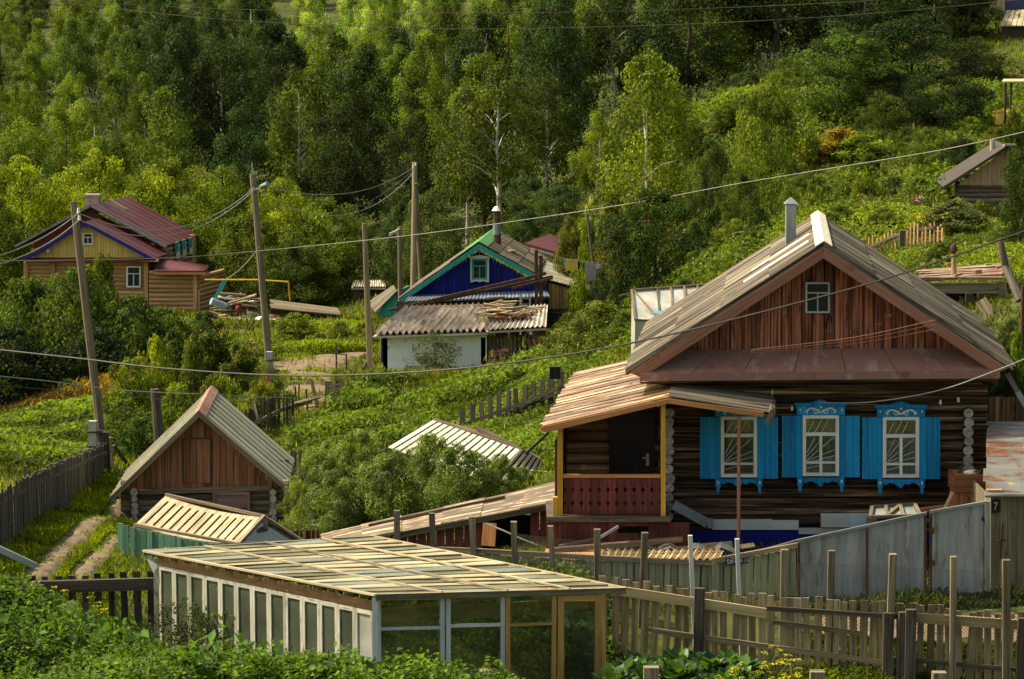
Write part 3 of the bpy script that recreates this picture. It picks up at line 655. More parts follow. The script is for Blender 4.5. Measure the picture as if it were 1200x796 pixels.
# ------------------------------------------------------------------ objects in front of and beside the house
t = thing("garden_shed", "low maroon plank shed with a dirty brown felt roof left of the porch", "shed", P(560, 655, 51.6))
mb = MB(); a, b = P(380, 640, 52.5), P(656, 588, 51.3); c, d = P(668, 562, 55.0), P(375, 626, 56.5)
for k in range(6):
    f, g = k / 6, (k + 1) / 6; z = V(0, 0, .02 * (k % 2))
    mb.sheet(a.lerp(b, f) + z, a.lerp(b, g) + z, d.lerp(c, g) + z, d.lerp(c, f) + z, .05, .5 + R.uniform(-.4, .4))
mb.build("roof", m_dirtroof, t)
MB().bar(a.lerp(b, .32) + V(0, -.03, -.06), b + V(0, -.03, -.06), .05, .12).build("roof_batten", m_greyd, t)
mb = MB(); mb.bar(d.lerp(a, .3).lerp(c.lerp(b, .3), .2) + V(0, 0, .04), d.lerp(a, .3).lerp(c.lerp(b, .3), .75) + V(0, 0, .04), .1, .07); mb.build("roof_batten", m_greyd, t)
mb = MB(); x = 468
while x < 655:
    if x > 618 and mb.v and R.random() < 2 and not hasattr(mb, "second"): mb.build("front_boarding", m_maroon, t); mb = MB(); mb.second = 1
    if not (566 < x < 618):
        f = (x - 380) / 276; p = a.lerp(b, f); x1 = min(x + 11, 655); p2 = a.lerp(b, (x1 - 380) / 276); z0 = P(x, 690, p.y + .1).z
        mb.prism([V(p.x + .01, p.y + .12, z0), V(p2.x - .01, p2.y + .12, z0), V(p2.x - .01, p2.y + .12, p2.z - .08), V(p.x + .01, p.y + .12, p.z - .08)], V(0, .03, 0))
    x += 11
mb.build("front_boarding", m_maroon, t)
mb = MB(); z0 = P(560, 690, 52).z
q = P(470, 650, 55.5); q2 = P(660, 650, 54.5); mb.box(V(q.x, 54.6, z0), V(q2.x - q.x, 0, 0), V(0, .04, 0), V(0, 0, .4)); mb.build("rear_boarding", m_maroon, t)
MB().rc(556, 604, 628, 690, 52.4, .05).build("inner_wall", m_dark, t)  # near-black sheet added behind the opening, painting the shed's inner shade
tag(MB().bar(P(572, 640, 51.2), P(574, 613, 51.35), .28, .03, V(0, -1, 0)).build("tan_board", m_orange), "tan board leaning in the open doorway of the maroon shed", "board")
tag(MB().tube([P(570, 614, 51.0), P(590, 622, 50.9), P(612, 632, 50.8), P(640, 643, 50.7)], .018, n=6).build("hose", m_wirep), "pale hose hanging across the maroon shed's doorway", "hose")
# green plank fence with the street sign
def planks(mb, pts, w, gap, t=.025, jz=.03, lean=.02, bot=None, jy=.02, skip=0.0):
    """upright planks along a line of (px, py_top, Y); their feet in the ground"""
    Q = [P(*p) for p in pts]
    for a, b in zip(Q, Q[1:]):
        d = Vector((b.x - a.x, b.y - a.y, 0)); L = d.length; n = max(1, int(L / (w + gap))); d.normalize(); s = Vector((-d.y, d.x, 0))
        for k in range(n):
            if R.random() < skip: continue
            p = a.lerp(b, (k + .5) / n); ww = w * R.uniform(.85, 1.1); z1 = p.z + R.uniform(-jz, jz)
            z0 = (T(p.x, p.y) - .12) if bot is None else z1 - bot
            o = Vector((p.x, p.y, z0)) - d * ww / 2 + s * R.uniform(-jy, jy); ln = d * R.uniform(-lean, lean)
            mb.box(o, Vector((0, 0, z1 - z0)) + ln, d * ww, s * t)
def railline(mb, pts, w, h, off=-.05):
    Q = [P(*p) for p in pts]
    for a, b in zip(Q, Q[1:]): mb.bar(a + V(0, off, 0), b + V(0, off, 0), w, h)
t = thing("plank_fence", "pale green plank fence with a blue street sign, joined to the grey gate", "fence", GP(740, 47.2))
mb = MB(); planks(mb, [(498, 646, 48.8), (560, 649, 48.2), (700, 657, 47.6), (838, 663, 47.3)], .125, .008, jz=.01); mb.build("planking", m_greenf, t); mb = MB(); planks(mb, [(840, 660, 47.25), (934, 642, 46.9)], .125, .006, jz=.01); mb.build("planking", m_greenf, t)
mb = MB(); railline(mb, [(498, 642, 48.8), (560, 645, 48.2), (700, 653, 47.6), (838, 659, 47.3)], .07, .09); railline(mb, [(838, 656, 47.25), (936, 638, 46.9)], .07, .09); mb.build("top_rail", m_grey, t)
mb = MB(); planks(mb, [(836, 655, 47.2), (843, 654, 47.2)], .12, .0, .1, jz=0); mb.build("post", m_greenf, t)
mb = MB(); planks(mb, [(915, 645, 46.85), (923, 643, 46.85)], .12, .0, .1, jz=0); mb.build("post", m_grey, t)
sg = MB().px([(850, 654.5), (882.5, 650.5), (882.5, 659.3), (850, 663.3)], 47.1, .012).build("street_sign", m_signb)
tag(sg, "dark blue street name sign with white lettering on the green plank fence", "sign")
def text(s, body, p0, p1, h, mat, parent, name="lettering"):
    cu = bpy.data.curves.new(name, 'FONT'); cu.body = body; cu.size = 1; cu.extrude = .02; cu.align_x = 'CENTER'; cu.align_y = 'CENTER'
    o = bpy.data.objects.new("tmp", cu); COL.objects.link(o); bpy.context.view_layer.update()
    me = bpy.data.meshes.new_from_object(o.evaluated_get(bpy.context.evaluated_depsgraph_get())); bpy.data.objects.remove(o)
    co = np.empty(len(me.vertices) * 3); me.vertices.foreach_get("co", co); co = co.reshape(-1, 3)
    w = co[:, 0].max() - co[:, 0].min(); hh = co[:, 1].max() - co[:, 1].min()
    d = p1 - p0; c = (p0 + p1) / 2; L = d.length; d.normalize(); upv = Vector((0, 0, 1))
    k = L / w; kz = h / hh; ym = (co[:, 1].max() + co[:, 1].min()) / 2; xm = (co[:, 0].max() + co[:, 0].min()) / 2
    new = np.array([tuple(c + d * ((a - xm) * k) + upv * ((b - ym) * kz) + V(0, -z * .2, 0)) for a, b, z in co]) - np.array(ORG[parent])
    me.vertices.foreach_set("co", new.ravel()); me.materials.clear(); me.materials.append(mat); me.update()
    ob = bpy.data.objects.new(name, me); COL.objects.link(ob); ob.parent = parent; ORG[ob] = ORG[parent]; return ob
text(S, "Банный Лог", P(852.5, 658.6, 47.09), P(880.5, 655.1, 47.09), .088, m_signw, sg)
# low roof of slate and rusty sheet between fence and house
t = thing("lean_to_roof", "low lean-to roof of wavy slate and rusty orange sheet behind the green fence", "roof", P(740, 690, 48))
mb = MB(); mb.corr(P(706, 645, 48.6), P(703, 655.5, 47.55), P(843, 658, 47.2), P(850, 643, 48.6), 17, .028, 1); mb.build("slate_sheet", M("ochre_slate", (.42, .28, .12), (.66, .48, .24), (.3, .2, .1), .6, sx=.6, sy=6, rough=.5), t)
mb = MB(); mb.sheet(P(640, 642, 49.0), P(636, 654, 47.95), P(704, 655, 47.6), P(720, 643, 48.7), .02); mb.build("rusty_sheet", M("orange_rust_sheet", (.45, .21, .09), (.60, .33, .16), (.7, .5, .3), .62, sx=2, sy=2, rough=.5), t)
mb = MB()
for x in (640, 720, 845): q = P(x, 652, 48.2); MB().box(V(q.x, 48.2, T(q.x, 48.2) - .1), V(.08, 0, 0), V(0, .08, 0), V(0, 0, q.z - T(q.x, 48.2) + .05)).build("support_post", m_greyd, t)
for (x0, y0, x1, y1, Y, w, h, mt, lb) in ((646, 645, 800, 632, 48.5, .14, .09, m_grey, "thick grey beam lying across the lean-to roof below the porch"), (655, 640, 705, 630, 48.8, .12, .04, m_greyd, "short dark plank lying on the lean-to roof at its left end"),
        (700, 650, 842, 647.5, 48.0, .1, .04, m_grey, "thin plank lying along the wavy slate sheet"), (700, 632, 725, 617, 48.3, .05, .05, m_zinc, "grey metal bar propped on the lean-to roof"), (785, 643, 858, 637, 48.9, .2, .06, m_rail, "broad tan plank lying below the blue plinth"), (868, 641, 884, 638.5, 48.4, .3, .03, m_rail, "small tan board lying near the blue plinth")):
    tag(MB().bar(P(x0, y0, Y), P(x1, y1, Y), w, h).build("plank", mt), lb, "plank", "planks on the lean-to roof")
mb = MB(); Y = 48.3; xs = np.linspace(760, 862, 13)
for i in range(12):
    za, zb = 639 + 4 * math.sin(i * 1.7), 639 + 4 * math.sin((i + 1) * 1.7)
    mb.sheet(P(xs[i], za, Y + .5), P(xs[i], za + 6, Y), P(xs[i + 1], zb + 6, Y), P(xs[i + 1], zb, Y + .5), .01)
tag(mb.build("tarpaulin", plain("pale_tarp", (.55, .52, .42), .35)), "crumpled pale tarpaulin sheet on the lean-to roof", "tarpaulin")
# grey metal gate and fence
t = thing("metal_gate", "grey sheet metal gate and fence panels with rusty hinges before the log house", "gate", GP(1050, 46.9))
gy = lambda x: 46.9 - .25 * (x - 935) / 225
mb = MB()
for (x0, x1, ya, yb) in ((936, 1016, 634, 617.5), (1016.6, 1085, 617.3, 602), (1091, 1152, 600.5, 589.5)):
    Y = gy(x0); Y1 = gy(x1)
    mb.prism([P(x0, 730, Y), P(x1, 735 if x1 < 1090 else 692, Y1), P(x1, yb, Y1), P(x0, ya, Y)], V(0, .03, 0), .5, V(1, 0, 0))
mb.build("sheet_panel", m_gate, t)
mb = MB()
mb.bar(P(934, 634, 46.85), P(1086, 601.3, 46.7), .05, .05); mb.bar(P(1090, 600, 46.7), P(1156, 588.5, 46.6), .05, .05)
mb.m = 1
for x, ya, yb in ((936, 636, 735), (1016, 619, 735), (1084, 603, 730), (1091, 602, 715), (1153.5, 590, 692)): mb.bar(P(x, yb, 46.75), P(x, ya, 46.75), .045, .05, V(0, 1, 0))
for x, y in ((1093, 622), (1094, 660), (1087, 690), (1151, 608), (1155, 682)): mb.ball(P(x, y, 46.68), .03, .03, .07)
mb.build("gate_frame", [m_zinc, m_rust], t)
mb = MB(); mb.rc(1155, 588, 1160.5, 693, 46.6, .1); mb.build("gate_post", m_zinc, t)
# plank wall with the house number and the tin roof
t = thing("tin_roof_shed", "plank shed with rust-streaked tin roof and number 7 plate beside the gate", "shed", GP(1200, 47.3))
mb = MB(); x = 1161
while x < 1290: mb.rc(x + .15, 582, x + 9.6, 712, 47.2 + R.uniform(0, .015), .03); x += 9.8
for k in range(9): q = P(1161, 712, 47.25) + V(0, .02 + k * .5, 0); mb.box(q, V(0, .48, 0), V(.03, 0, 0), V(0, 0, 2.05))
mb.build("plank_wall", M("olive_grey_plank", (.16, .13, .075), (.32, .27, .16), (.10, .08, .05), .63, sx=.8, sy=16, var=.3), t)
MB().rc(1157, 574, 1175, 582, 47.1, .1).build("door_lintel", m_rail, t)
mb = MB(); mb.m = 1
mb.bar(P(1172, 655, 47.15), P(1175, 613, 47.15), .04, .03, V(0, -1, 0)); mb.bar(P(1170, 634, 47.14), P(1179, 633, 47.14), .03, .03); mb.build("door_ironwork", [m_rail, m_rust], t)
mb = MB(); K = 10; a0, a1 = P(1153, 580, 47.0), P(1300, 586, 47.0); b0, b1 = P(1158, 494, 51.5), P(1300, 494, 51.5)
for k in range(K):
    f, g = k / K, (k + 1) / K; bow = lambda s: V(0, 0, .35 * math.sin(math.pi * s))
    jx = V(R.uniform(-.03, .04), 0, 0)
    mb.sheet(a0.lerp(b0, f) + bow(f) + jx, a1.lerp(b1, f) + bow(f), a1.lerp(b1, g) + bow(g), a0.lerp(b0, g) + bow(g) + jx, .015, .5)
mb.build("tin_roof", m_tin, t)
MB().tube([P(1154, 581, 46.95), P(1180, 580, 46.95), P(1300, 582, 46.95)], .04, n=8).build("gutter", m_zinc, t)
sg = MB().px([(1161.5, 586.5), (1172.5, 585), (1172.5, 600.5), (1161.5, 602)], 47.15, .012).build("house_number_plate", m_signk)
tag(sg, "black house number plate reading 7 on the plank shed wall", "sign")
text(S, "7", P(1164.8, 593.4, 47.14), P(1169.2, 593.2, 47.14), .15, m_signy, sg, "digit")
t = thing("board_fence", "brown upright board fence behind the rusty tin roof right of the house", "fence", GP(1180, 53.5))
mb = MB(); planks(mb, [(1150, 466, 53.5), (1230, 466, 53.5)], .14, .004, jz=.015); mb.build("planking", m_porchlog, t)
mb = MB(); railline(mb, [(1150, 476, 53.6), (1230, 476, 53.6)], .06, .08, .05); mb.build("rail", m_greyd, t)
t = thing("wooden_crate", "brown wooden crate with junk on top at the house's right corner", "crate", P(1137, 605, 49.4))
MB().rc(1119, 577, 1154, 640, 49.4, .6).build("crate_body", m_red2, t)
mb = MB(); mb.rc(1118, 557, 1155, 576.6, 49.35, .7); mb.build("crate_lid", m_red2, t)
mb = MB(); mb.bar(P(1122, 556, 49.6), P(1130, 544, 49.6), .04, .04); mb.bar(P(1125, 555, 49.7), P(1150, 552, 49.5), .1, .04); mb.bar(P(1148, 556, 49.6), P(1153, 546, 49.6), .03, .03); mb.m = 1; mb.ball(P(1138, 554, 49.6), .16, .12, .06); mb.build("scrap", [m_greyd, m_white], t)
tag(MB().bar(P(1105, 600, 49.2), P(1116, 577, 49.3), .05, .05, V(0, -1, 0)).build("lath", m_rail), "pale lath leaning against the wooden crate", "lath")
t = thing("old_window_frame", "old brown window frame with cross bars lying behind the grey gate", "window frame", P(1050, 612, 48.6))
mb = MB(); a, b, c, d = P(1020, 606, 48.4), P(1078, 604, 48.4), P(1072, 591, 49.2), P(1022, 594, 49.2)
for p, q in ((a, b), (b, c), (c, d), (d, a), (a.lerp(b, .33), d.lerp(c, .33)), (a.lerp(b, .66), d.lerp(c, .66)), (a.lerp(b, .33), d.lerp(c, .66))): mb.bar(p, q, .07, .06)
mb.build("frame", m_grey, t); MB().sheet(a - V(0, 0, .03), b - V(0, 0, .03), c - V(0, 0, .03), d - V(0, 0, .03), .006).build("pane", plain("pale_glass", (.30, .36, .33), .15), t)
mb = MB(); mb.rc(905, 640, 912, 642, 48.3, .3); 
tag(MB().bar(P(870, 652, 48.2), P(935, 634, 48.2), .12, .05).build("plank", m_greyd), "dark plank sloping up to the grey gate's left end", "plank", "planks on the lean-to roof")
tag(MB().rc(997, 603, 1020, 617, 49.3, .08).build("blue_box", plain("pale_blue_card", (.36, .50, .60), .6)), "pale blue carton standing on the ledge under the middle window", "carton")
tag(MB().rc(1016, 607, 1028, 618, 49.2, .2).build("brick_stack", m_brick), "small reddish brick stack beside the old window frame", "bricks")
tag(MB().bar(P(1040, 602, 49.5), P(1118, 593, 49.5), .3, .04).build("board", m_red2), "broad orange-brown board lying behind the old window frame", "board")
# picket fence
t = thing("picket_fence", "weathered grey picket fence along the front right with dark rails", "fence", GP(950, 43.5))
mb = MB(); TOPL = [(703, 678, 44.2), (760, 684, 44.0), (800, 692, 43.9), (900, 699, 43.6), (1050, 708, 43.2), (1120, 713, 43.0), (1280, 728, 42.6)]
planks(mb, TOPL, .125, .03, jz=.05, lean=.06, jy=.012, skip=.02); mb.build("picket_row", m_picket, t)
for pts, h, mt in (([(703, 688, 44.15), (800, 703, 43.85), (898, 718, 43.55)], .17, m_rail), ([(898, 712, 43.5), (1052, 722, 43.1)], .08, m_greyd), ([(765, 738, 43.85), (900, 757, 43.5), (1036, 776, 43.1)], .09, m_grey), ([(905, 728, 43.5), (1010, 742, 43.2)], .08, m_grey), ([(1055, 722, 43.1), (1160, 729, 42.8), (1280, 738, 42.5)], .17, m_rail), ([(1062, 772, 43.05), (1280, 792, 42.5)], .07, m_greyd)):
    mb = MB(); railline(mb, pts, .04, h, -.06); mb.build("rail", mt, t)
for x, y, Y in ((818, 687, 43.75), (1056, 715, 43.05), (1040, 716, 43.1), (1066, 712, 42.98), (1197, 722, 42.7)):
    mb = MB(); q = P(x, y, Y); z = T(q.x, Y); mb.box(V(q.x - .09, Y - .2, z - .2), V(.18, 0, 0), V(0, .1, 0), V(R.uniform(-.03, .03), 0, q.z - z + .2)); mb.build("post", m_greyd, t)
# chain-link netting on tall posts
t = thing("chain_link_fence", "rusty chain-link netting on tall wooden posts above the picket fence", "fence", GP(900, 44.6))
CP = [(465, 599, 49.2, 0), (506, 602, 48.6, 0), (553, 606, 48, 0), (602, 612, 47.3, 0), (645, 617, 46.6, 0), (700, 621, 45.9, 0), (756, 625, 45.2, 0), (809, 628, 44.6, 1), (864, 632, 44.3, 1), (920, 645, 43.9, 0), (975, 646, 43.5, 0), (1047, 650, 43.0, 0), (1118, 653, 42.7, 0), (1180, 657, 42.4, 0), (1262, 662, 42.2, 0)]
mp = []
for x, y, Y, w in CP:
    mb = MB(); q = P(x, y, Y); z = T(q.x, Y); ww = .075 if w else R.uniform(.1, .13); ln = R.uniform(-.08, .08) if not w else -.12
    mb.box(V(q.x - ww / 2 - ln, Y, z - .2), V(ww, 0, 0), V(0, ww, 0), V(ln, 0, q.z - z + .2)); mb.build("post", m_boardw if w else m_grey, t); mp.append(q)
mb = MB(); s = .065
for a, b in zip(mp[3:-1], mp[4:]):
    d = Vector((b.x - a.x, b.y - a.y, 0)); L = d.length; d.normalize()
    zt = lambda u: a.z + (b.z - a.z) * u / L - .22; Hh = 1.15
    for k in range(int((L + Hh) / s) + 1):
        for sg_ in (1, -1):
            u0 = k * s - (Hh if sg_ > 0 else 0); u1 = u0 + (Hh if sg_ > 0 else 0)
            if sg_ < 0: u0, u1 = k * s, k * s - Hh
            # line from (u0, bottom) to (u1, top), clipped to 0..L
            pA, pB = (u0, 0.0), (u1, Hh)
            def clip(p, q_):
                (x, y), (x2, y2) = p, q_
                if x < 0: y += (0 - x) * (y2 - y) / (x2 - x); x = 0
                if x > L: y += (L - x) * (y2 - y) / (x2 - x); x = L
                return x, y
            if (u0 < 0 and u1 < 0) or (u0 > L and u1 > L): continue
            pA2, pB2 = clip(pA, pB), clip(pB, pA)
            if abs(pA2[0] - pB2[0]) < .01: continue
            f = lambda p: Vector((a.x + d.x * p[0], a.y + d.y * p[0] + (.006 * sg_) + .05, zt(p[0]) - Hh + p[1]))
            mb.bar(f(pA2), f(pB2), .0045, .0045)
mb.build("netting", m_mesh, t)
# ------------------------------------------------------------------ front greenhouse
C0, C1, C2, C3 = P(440, 700, 40.8), P(733, 692, 42.3), P(438, 631, 47.2), P(168, 648, 45.7)
t = thing("greenhouse", "big white-framed glass greenhouse with pale film roof in the foreground", "greenhouse", GP(440, 43))
def rp(u, v): return (C0.lerp(C1, u)).lerp(C3.lerp(C2, u), v)
mb = MB()
for k in range(17):
    v = k / 16; mb.bar(rp(0, v) + V(0, 0, .0), rp(1, v), .05, .1)
mb.build("rafter", m_grey, t)
fl = MB()
for k in range(16):
    for j in range(4):
        if j == 0: bandm = 0 if R.random() < .55 else 1
        fl.m = bandm if R.random() < .8 else 1 - bandm
        v0, v1 = k / 16 + .008, (k + 1) / 16 - .008; u0, u1 = j / 4, (j + 1) / 4; h = V(0, 0, .035)
        tl = V(0, 0, R.uniform(-.022, .022)); t2 = V(0, 0, R.uniform(-.022, .022))
        fl.sheet(rp(u0, v0) + h + tl, rp(u1, v0) + h + t2, rp(u1, v1) + h - tl, rp(u0, v1) + h - t2, .004)
fl.build("roof_film", [m_film, m_film2], t)
mb = MB(); up = V(0, 0, .06)
for u in (.26, .52, .77): mb.bar(rp(u, 0) + up, rp(u, 1) + up, .04, .025)
for a, b in ((C0, C1), (C1, C2), (C2, C3), (C3, C0)): mb.bar(a + up * .6, b + up * .6, .05, .035)
mb.build("roof_batten", M("dull_batten", (.26, .215, .12), (.46, .38, .23), sx=.8, sy=12), t)
def panel(p, q, zb, mats, gl, w=.07, mids=(), name="glazed_panel", bz=.07):
    d = (q - p); d.z = 0; d.normalize(); s = Vector((-d.y, d.x, 0)) * .05; m = MB()
    def post(c, cz): m.box(Vector((c.x, c.y, zb)), d * w, s, Vector((0, 0, cz - zb)))
    post(p, p.z); post(q - d * w, q.z)
    a, b = p + d * w, q - d * w; k = (b.x - a.x) / d.x if abs(d.x) > .01 else (b.y - a.y) / d.y
    m.box(a - V(0, 0, bz), b - a, s * .9, V(0, 0, bz)); m.box(Vector((a.x, a.y, zb)), Vector((b.x - a.x, b.y - a.y, 0)), s * .9, V(0, 0, bz))
    for mz in mids: m.box(Vector((a.x, a.y, p.z - mz)), Vector((b.x - a.x, b.y - a.y, q.z - p.z)), s * .9, V(0, 0, .05))
    o = m.build(name, mats, t)
    g = MB(); off = s * .5
    g.prism([Vector((a.x, a.y, zb + bz)) + off, Vector((b.x, b.y, zb + bz)) + off, b - V(0, 0, bz) + off, a - V(0, 0, bz) + off], s * .08); g.build("pane", gl, o)
A0_, A1w = P(437, 717, 41.0), P(186, 663, 45.5)
n = 13
for k in range(n):
    p, q = A1w.lerp(A0_, k / n), A1w.lerp(A0_, (k + .985) / n); zb = min(T(p.x, p.y), -.35) - .25
    panel(p, q, zb, m_frame, m_poly if k == n - 1 else m_glassa, .062)
mb = MB(); e = V(.02, .06, 0); mb.bar(A1w + V(0, .05, .09), A0_ + V(0, .05, .09), .04, .15); mb.build("wall_plate", m_lintel, t)
Bp = [(441, 700, 40.95, 521, 698, 41.3, m_frameb, (.56,)), (523, 697, 41.3, 592, 695, 41.62, m_frameb, (.56,)), (593, 692, 41.6, 652, 689.5, 41.88, m_framew, (.62,)), (654, 697, 41.9, 705, 696, 42.15, m_framew, ())]
for i, (x0, y0, Y0, x1, y1, Y1, mt, md) in enumerate(Bp):
    panel(P(x0, y0, Y0), P(x1, y1, Y1), -1.0, mt, m_glass if i < 3 else m_poly if False else m_glass, .075 if i < 3 else .11, md, "front_panel" if i < 2 else "door", .06 if i < 3 else .12)
mb = MB(); mb.bar(P(447, 722, 41.2), P(650, 711, 42.1), .03, .235); mb.bar(P(655, 712, 42.15), P(700, 709, 42.35), .03, .2); mb.build("inner_board", m_lintel, t)
MB().bar(P(440, 701, 40.88), P(440, 800, 40.88), .1, .1, V(0, 1, 0)).build("corner_post", m_frameb, t); MB().bar(P(707, 697, 42.2), P(708, 825, 42.2), .07, .1, V(0, 1, 0)).build("corner_post", m_framew, t)
q = P(186, 655, 45.6); MB().box(V(q.x - .1, 45.6, -1), V(.09, 0, 0), V(0, .09, 0), V(0, 0, q.z + 1)).build("corner_post", m_frame, t)
q = C2; MB().box(V(q.x, q.y - .1, -1), V(.08, 0, 0), V(0, .08, 0), V(0, 0, q.z + 1)).build("corner_post", m_frame, t)
mb = MB(); a, b = C2 + V(-.05, -.1, 0), P(186, 655, 45.6); mb.prism([V(a.x, a.y, -1), V(b.x, b.y, -1), b, a], V(0, -.03, 0)); a2 = P(708, 697, 42.25)
mb.prism([V(a.x, a.y, -1), V(a2.x, a2.y, -1), a2 - V(0, 0, .02), a - V(0, 0, .02)], V(.02, 0, 0)); mb.build("rear_glazing", m_glassa, t)
for k in range(9):
    f = (k + .5) / 9; q = rp(.3 + .12 * (k % 3), f); z = T(q.x, q.y); MB().box(V(q.x, q.y, z - .1), V(.05, 0, 0), V(0, .05, 0), V(R.uniform(-.03, .03), 0, q.z - z + .05)).build("inner_post", m_frame, t)
for k in range(6):
    p, q = rp(.2, (k + .3) / 6), rp(.75, (k + .4) / 6); MB().bar(p - V(0, 0, .35 + .1 * (k % 2)), q - V(0, 0, .3), .03, .05).build("inner_rail", m_grey, t)
mb = MB(); a = P(172, 655, 45.6); b = P(186, 662, 45.5); mb.prism([a, b, P(187, 690, 45.5), P(180, 672, 45.5)], V(0, .01, 0)); mb.build("film_flap", m_poly, t)
# ------------------------------------------------------------------ small film-roofed greenhouse with sea-green fence
t = thing("slatted_greenhouse", "low greenhouse with pale slatted film roof before the log bathhouse", "greenhouse", GP(240, 57))
a, b, c, d = P(194, 581, 56), P(309, 606, 54.8), P(279, 638.5, 52.6), P(157, 616, 53.6)
mb = MB(); n = 13
def sp(u, v): q = a.lerp(b, u).lerp(d.lerp(c, u), v); q = q + V(0, 0, -.08 * math.sin(math.pi * u)); return q
for k in range(n):
    u0, u1 = k / n, (k + .72) / n
    j = R.uniform(-.01, .01); mb.sheet(sp(u0, 0), sp(u0, 1), sp(u1, 1), sp(u1, 0), .02)
for k in range(n):
    for v0, v1 in ((0, .12), (.86, 1)):
        u0, u1 = (k + .72) / n, (k + 1) / n; mb.sheet(sp(u0, v0), sp(u0, v1), sp(u1, v1), sp(u1, v0), .02)
mb.build("slatted_roof", m_slat, t)
mb = MB(); e = P(356, 636, 54.8)
for p, q in ((b, c), (b, e), (c, e), (a, b), (d, c)): mb.bar(p + V(0, 0, .02), q + V(0, 0, .02), .07, .06)
mb.bar(P(311, 608, 54.4), P(313, 655, 54.2), .09, .09, V(0, 1, 0)); mb.build("timber_frame", m_grey, t)
mb = MB(); mb.prism([b - V(0, 0, .05), c - V(0, 0, .05), P(279, 670, 52.6), P(350, 670, 54.8), e - V(0, 0, .04)], V(.02, .02, 0)); mb.build("gable_glazing", m_glass, t)
mb = MB(); f_, g_ = a + V(.0, .1, 0), b + V(0, .1, 0); e2 = P(240, 612, 57.5); mb.sheet(f_, e2 + V(0, 0, -.2), e, g_, .02); mb.build("rear_slope", m_grey, t)
MB().box(V(a.x + .3, 54.6, -1.8), V(1.8, 0, 0), V(0, .1, 0), V(0, 0, .9)).build("dark_bed_wall", m_dark, t)
t = thing("board_fence", "sea-green painted board fence below the slatted greenhouse roof", "fence", GP(200, 53))
mb = MB(); planks(mb, [(137, 613, 53.4), (158, 619, 53.2), (220, 632, 52.7), (279, 642, 52.3), (330, 644, 53)], .13, .006, jz=.012); mb.build("boarding", m_greenb, t)
mb = MB(); railline(mb, [(137, 625, 53.5), (158, 631, 53.3), (279, 652, 52.4), (330, 654, 53.1)], .06, .08, .06); mb.build("rail", m_greyd, t)
# ------------------------------------------------------------------ log bathhouse
Y = 65.0
t = thing("bathhouse", "small log bathhouse with brown board gable and grey-green roof boards", "shed", GP(235, Y + .5))
def DB(b): return Vector((-.045 * b, b, 0))
mb = MB()
for i in range(9):
    y = 627 - i * 7.6; gap = 575 < y < 606
    mb.tube([P(142, y, Y + .15), P(250, y, Y + .15)], .098, n=9, wob=.04); mb.tube([P(250, y, Y + .15), P(338, y, Y + .15)], .098, n=9, wob=.04)
mb.build("front_log_wall", m_logsh, t)
for cx in (158, 320.5):
    mb = MB()
    for i in range(7): q = P(cx + R.uniform(-1.2, 1.2), 623.5 - i * 7.7, Y - .12); mb.tube([q, q + DB(4.0)], .088 * R.uniform(.85, 1.2), n=10, cap=1)
    mb.build("side_log_wall", [m_logsh, m_logend], t)
a_ = P(160, 640, Y + 4); b_ = P(320, 640, Y + 4); MB().box(a_, b_ - a_, V(0, .1, 0), V(0, 0, 1.6)).build("rear_wall", m_logsh, t)
mb = MB(); x = 146.0
def rk(x): return 487 + (232 - x) * .955 if x < 232 else 487 + (x - 232) * .80
while x < 327:
    x1 = min(327, x + R.uniform(7, 9)); pl = [(x + .25, 573), (x1 - .25, 573), (x1 - .25, min(573, rk(x1))), (x + .25, min(573, rk(x)))]
    if x < 232 < x1: pl.insert(3, (232, 487))
    mb.px(pl, Y + R.uniform(0, .02), .03); x = x1
mb.build("gable_boarding", m_red2, t)
mb = MB(); mb.px([(150, 572), (322, 572), (232, 492)], Y + .08, .05); mb.build("gable_backing", m_dark, t)
mb = MB()
for k in range(4): mb.rc(215 + k * 7.8 + .3, 515, 215 + (k + 1) * 7.8 - .3, 566, Y - .03 + R.uniform(0, .01), .028)
mb.build("loft_hatch", m_red2, t)
mb = MB()
for k in (0,): mb.rc(213.5, 513, 247.5, 514.4, Y - .035, .03); mb.rc(213.3, 514.5, 214.6, 566, Y - .035, .03); mb.rc(246.4, 514.5, 247.6, 566, Y - .035, .03)
mb.build("hatch_trim", m_greyd, t)
mb = MB(); mb.bar(P(163, 577, Y - .05), P(318, 571.5, Y - .05), .05, .13); mb.build("tie_beam", m_mauve if False else m_pole, t)
mb = MB(); mb.rc(249, 576.5, 252.2, 612, Y - .06, .08); mb.rc(289.5, 576.5, 292.7, 612, Y - .06, .08); mb.rc(252.2, 576.5, 289.5, 580, Y - .06, .08); mb.m = 1; mb.rc(252.2, 580, 289.5, 614, Y - .02, .06); mb.bar(P(254, 599, Y - .05), P(288, 593, Y - .05), .03, .06); mb.build("door", [m_mauve, m_mauve], t)
ra, rl, rr = P(233, 483, Y - .3), P(127, 586, Y - .3), P(337, 573, Y - .3); LB = 4.7
mb = MB()
for sgn, E in ((0, rl), (1, rr)):
    n = 15
    for k in range(n):
        b0, b1 = LB * k / n, LB * (k + 1) / n - .035; z = V(0, 0, .03 * (k % 2)); 
        mb.sheet(ra + DB(b0) + z, E + DB(b0) + z + (E - ra).normalized() * R.uniform(-.06, .04), E + DB(b1) + z, ra + DB(b1) + z, .03)
ro = mb.build("roof", m_shedroof, t)
mb = MB(); mb.px([(233, 482), (233, 489), (131, 588), (126, 586)], Y - .34, .04, u=ra - rl); mb.px([(233.3, 482), (233.3, 489), (332, 574), (338, 572)], Y - .34, .04, u=ra - rr); mb.build("bargeboard", m_pole, t)
mb = MB()
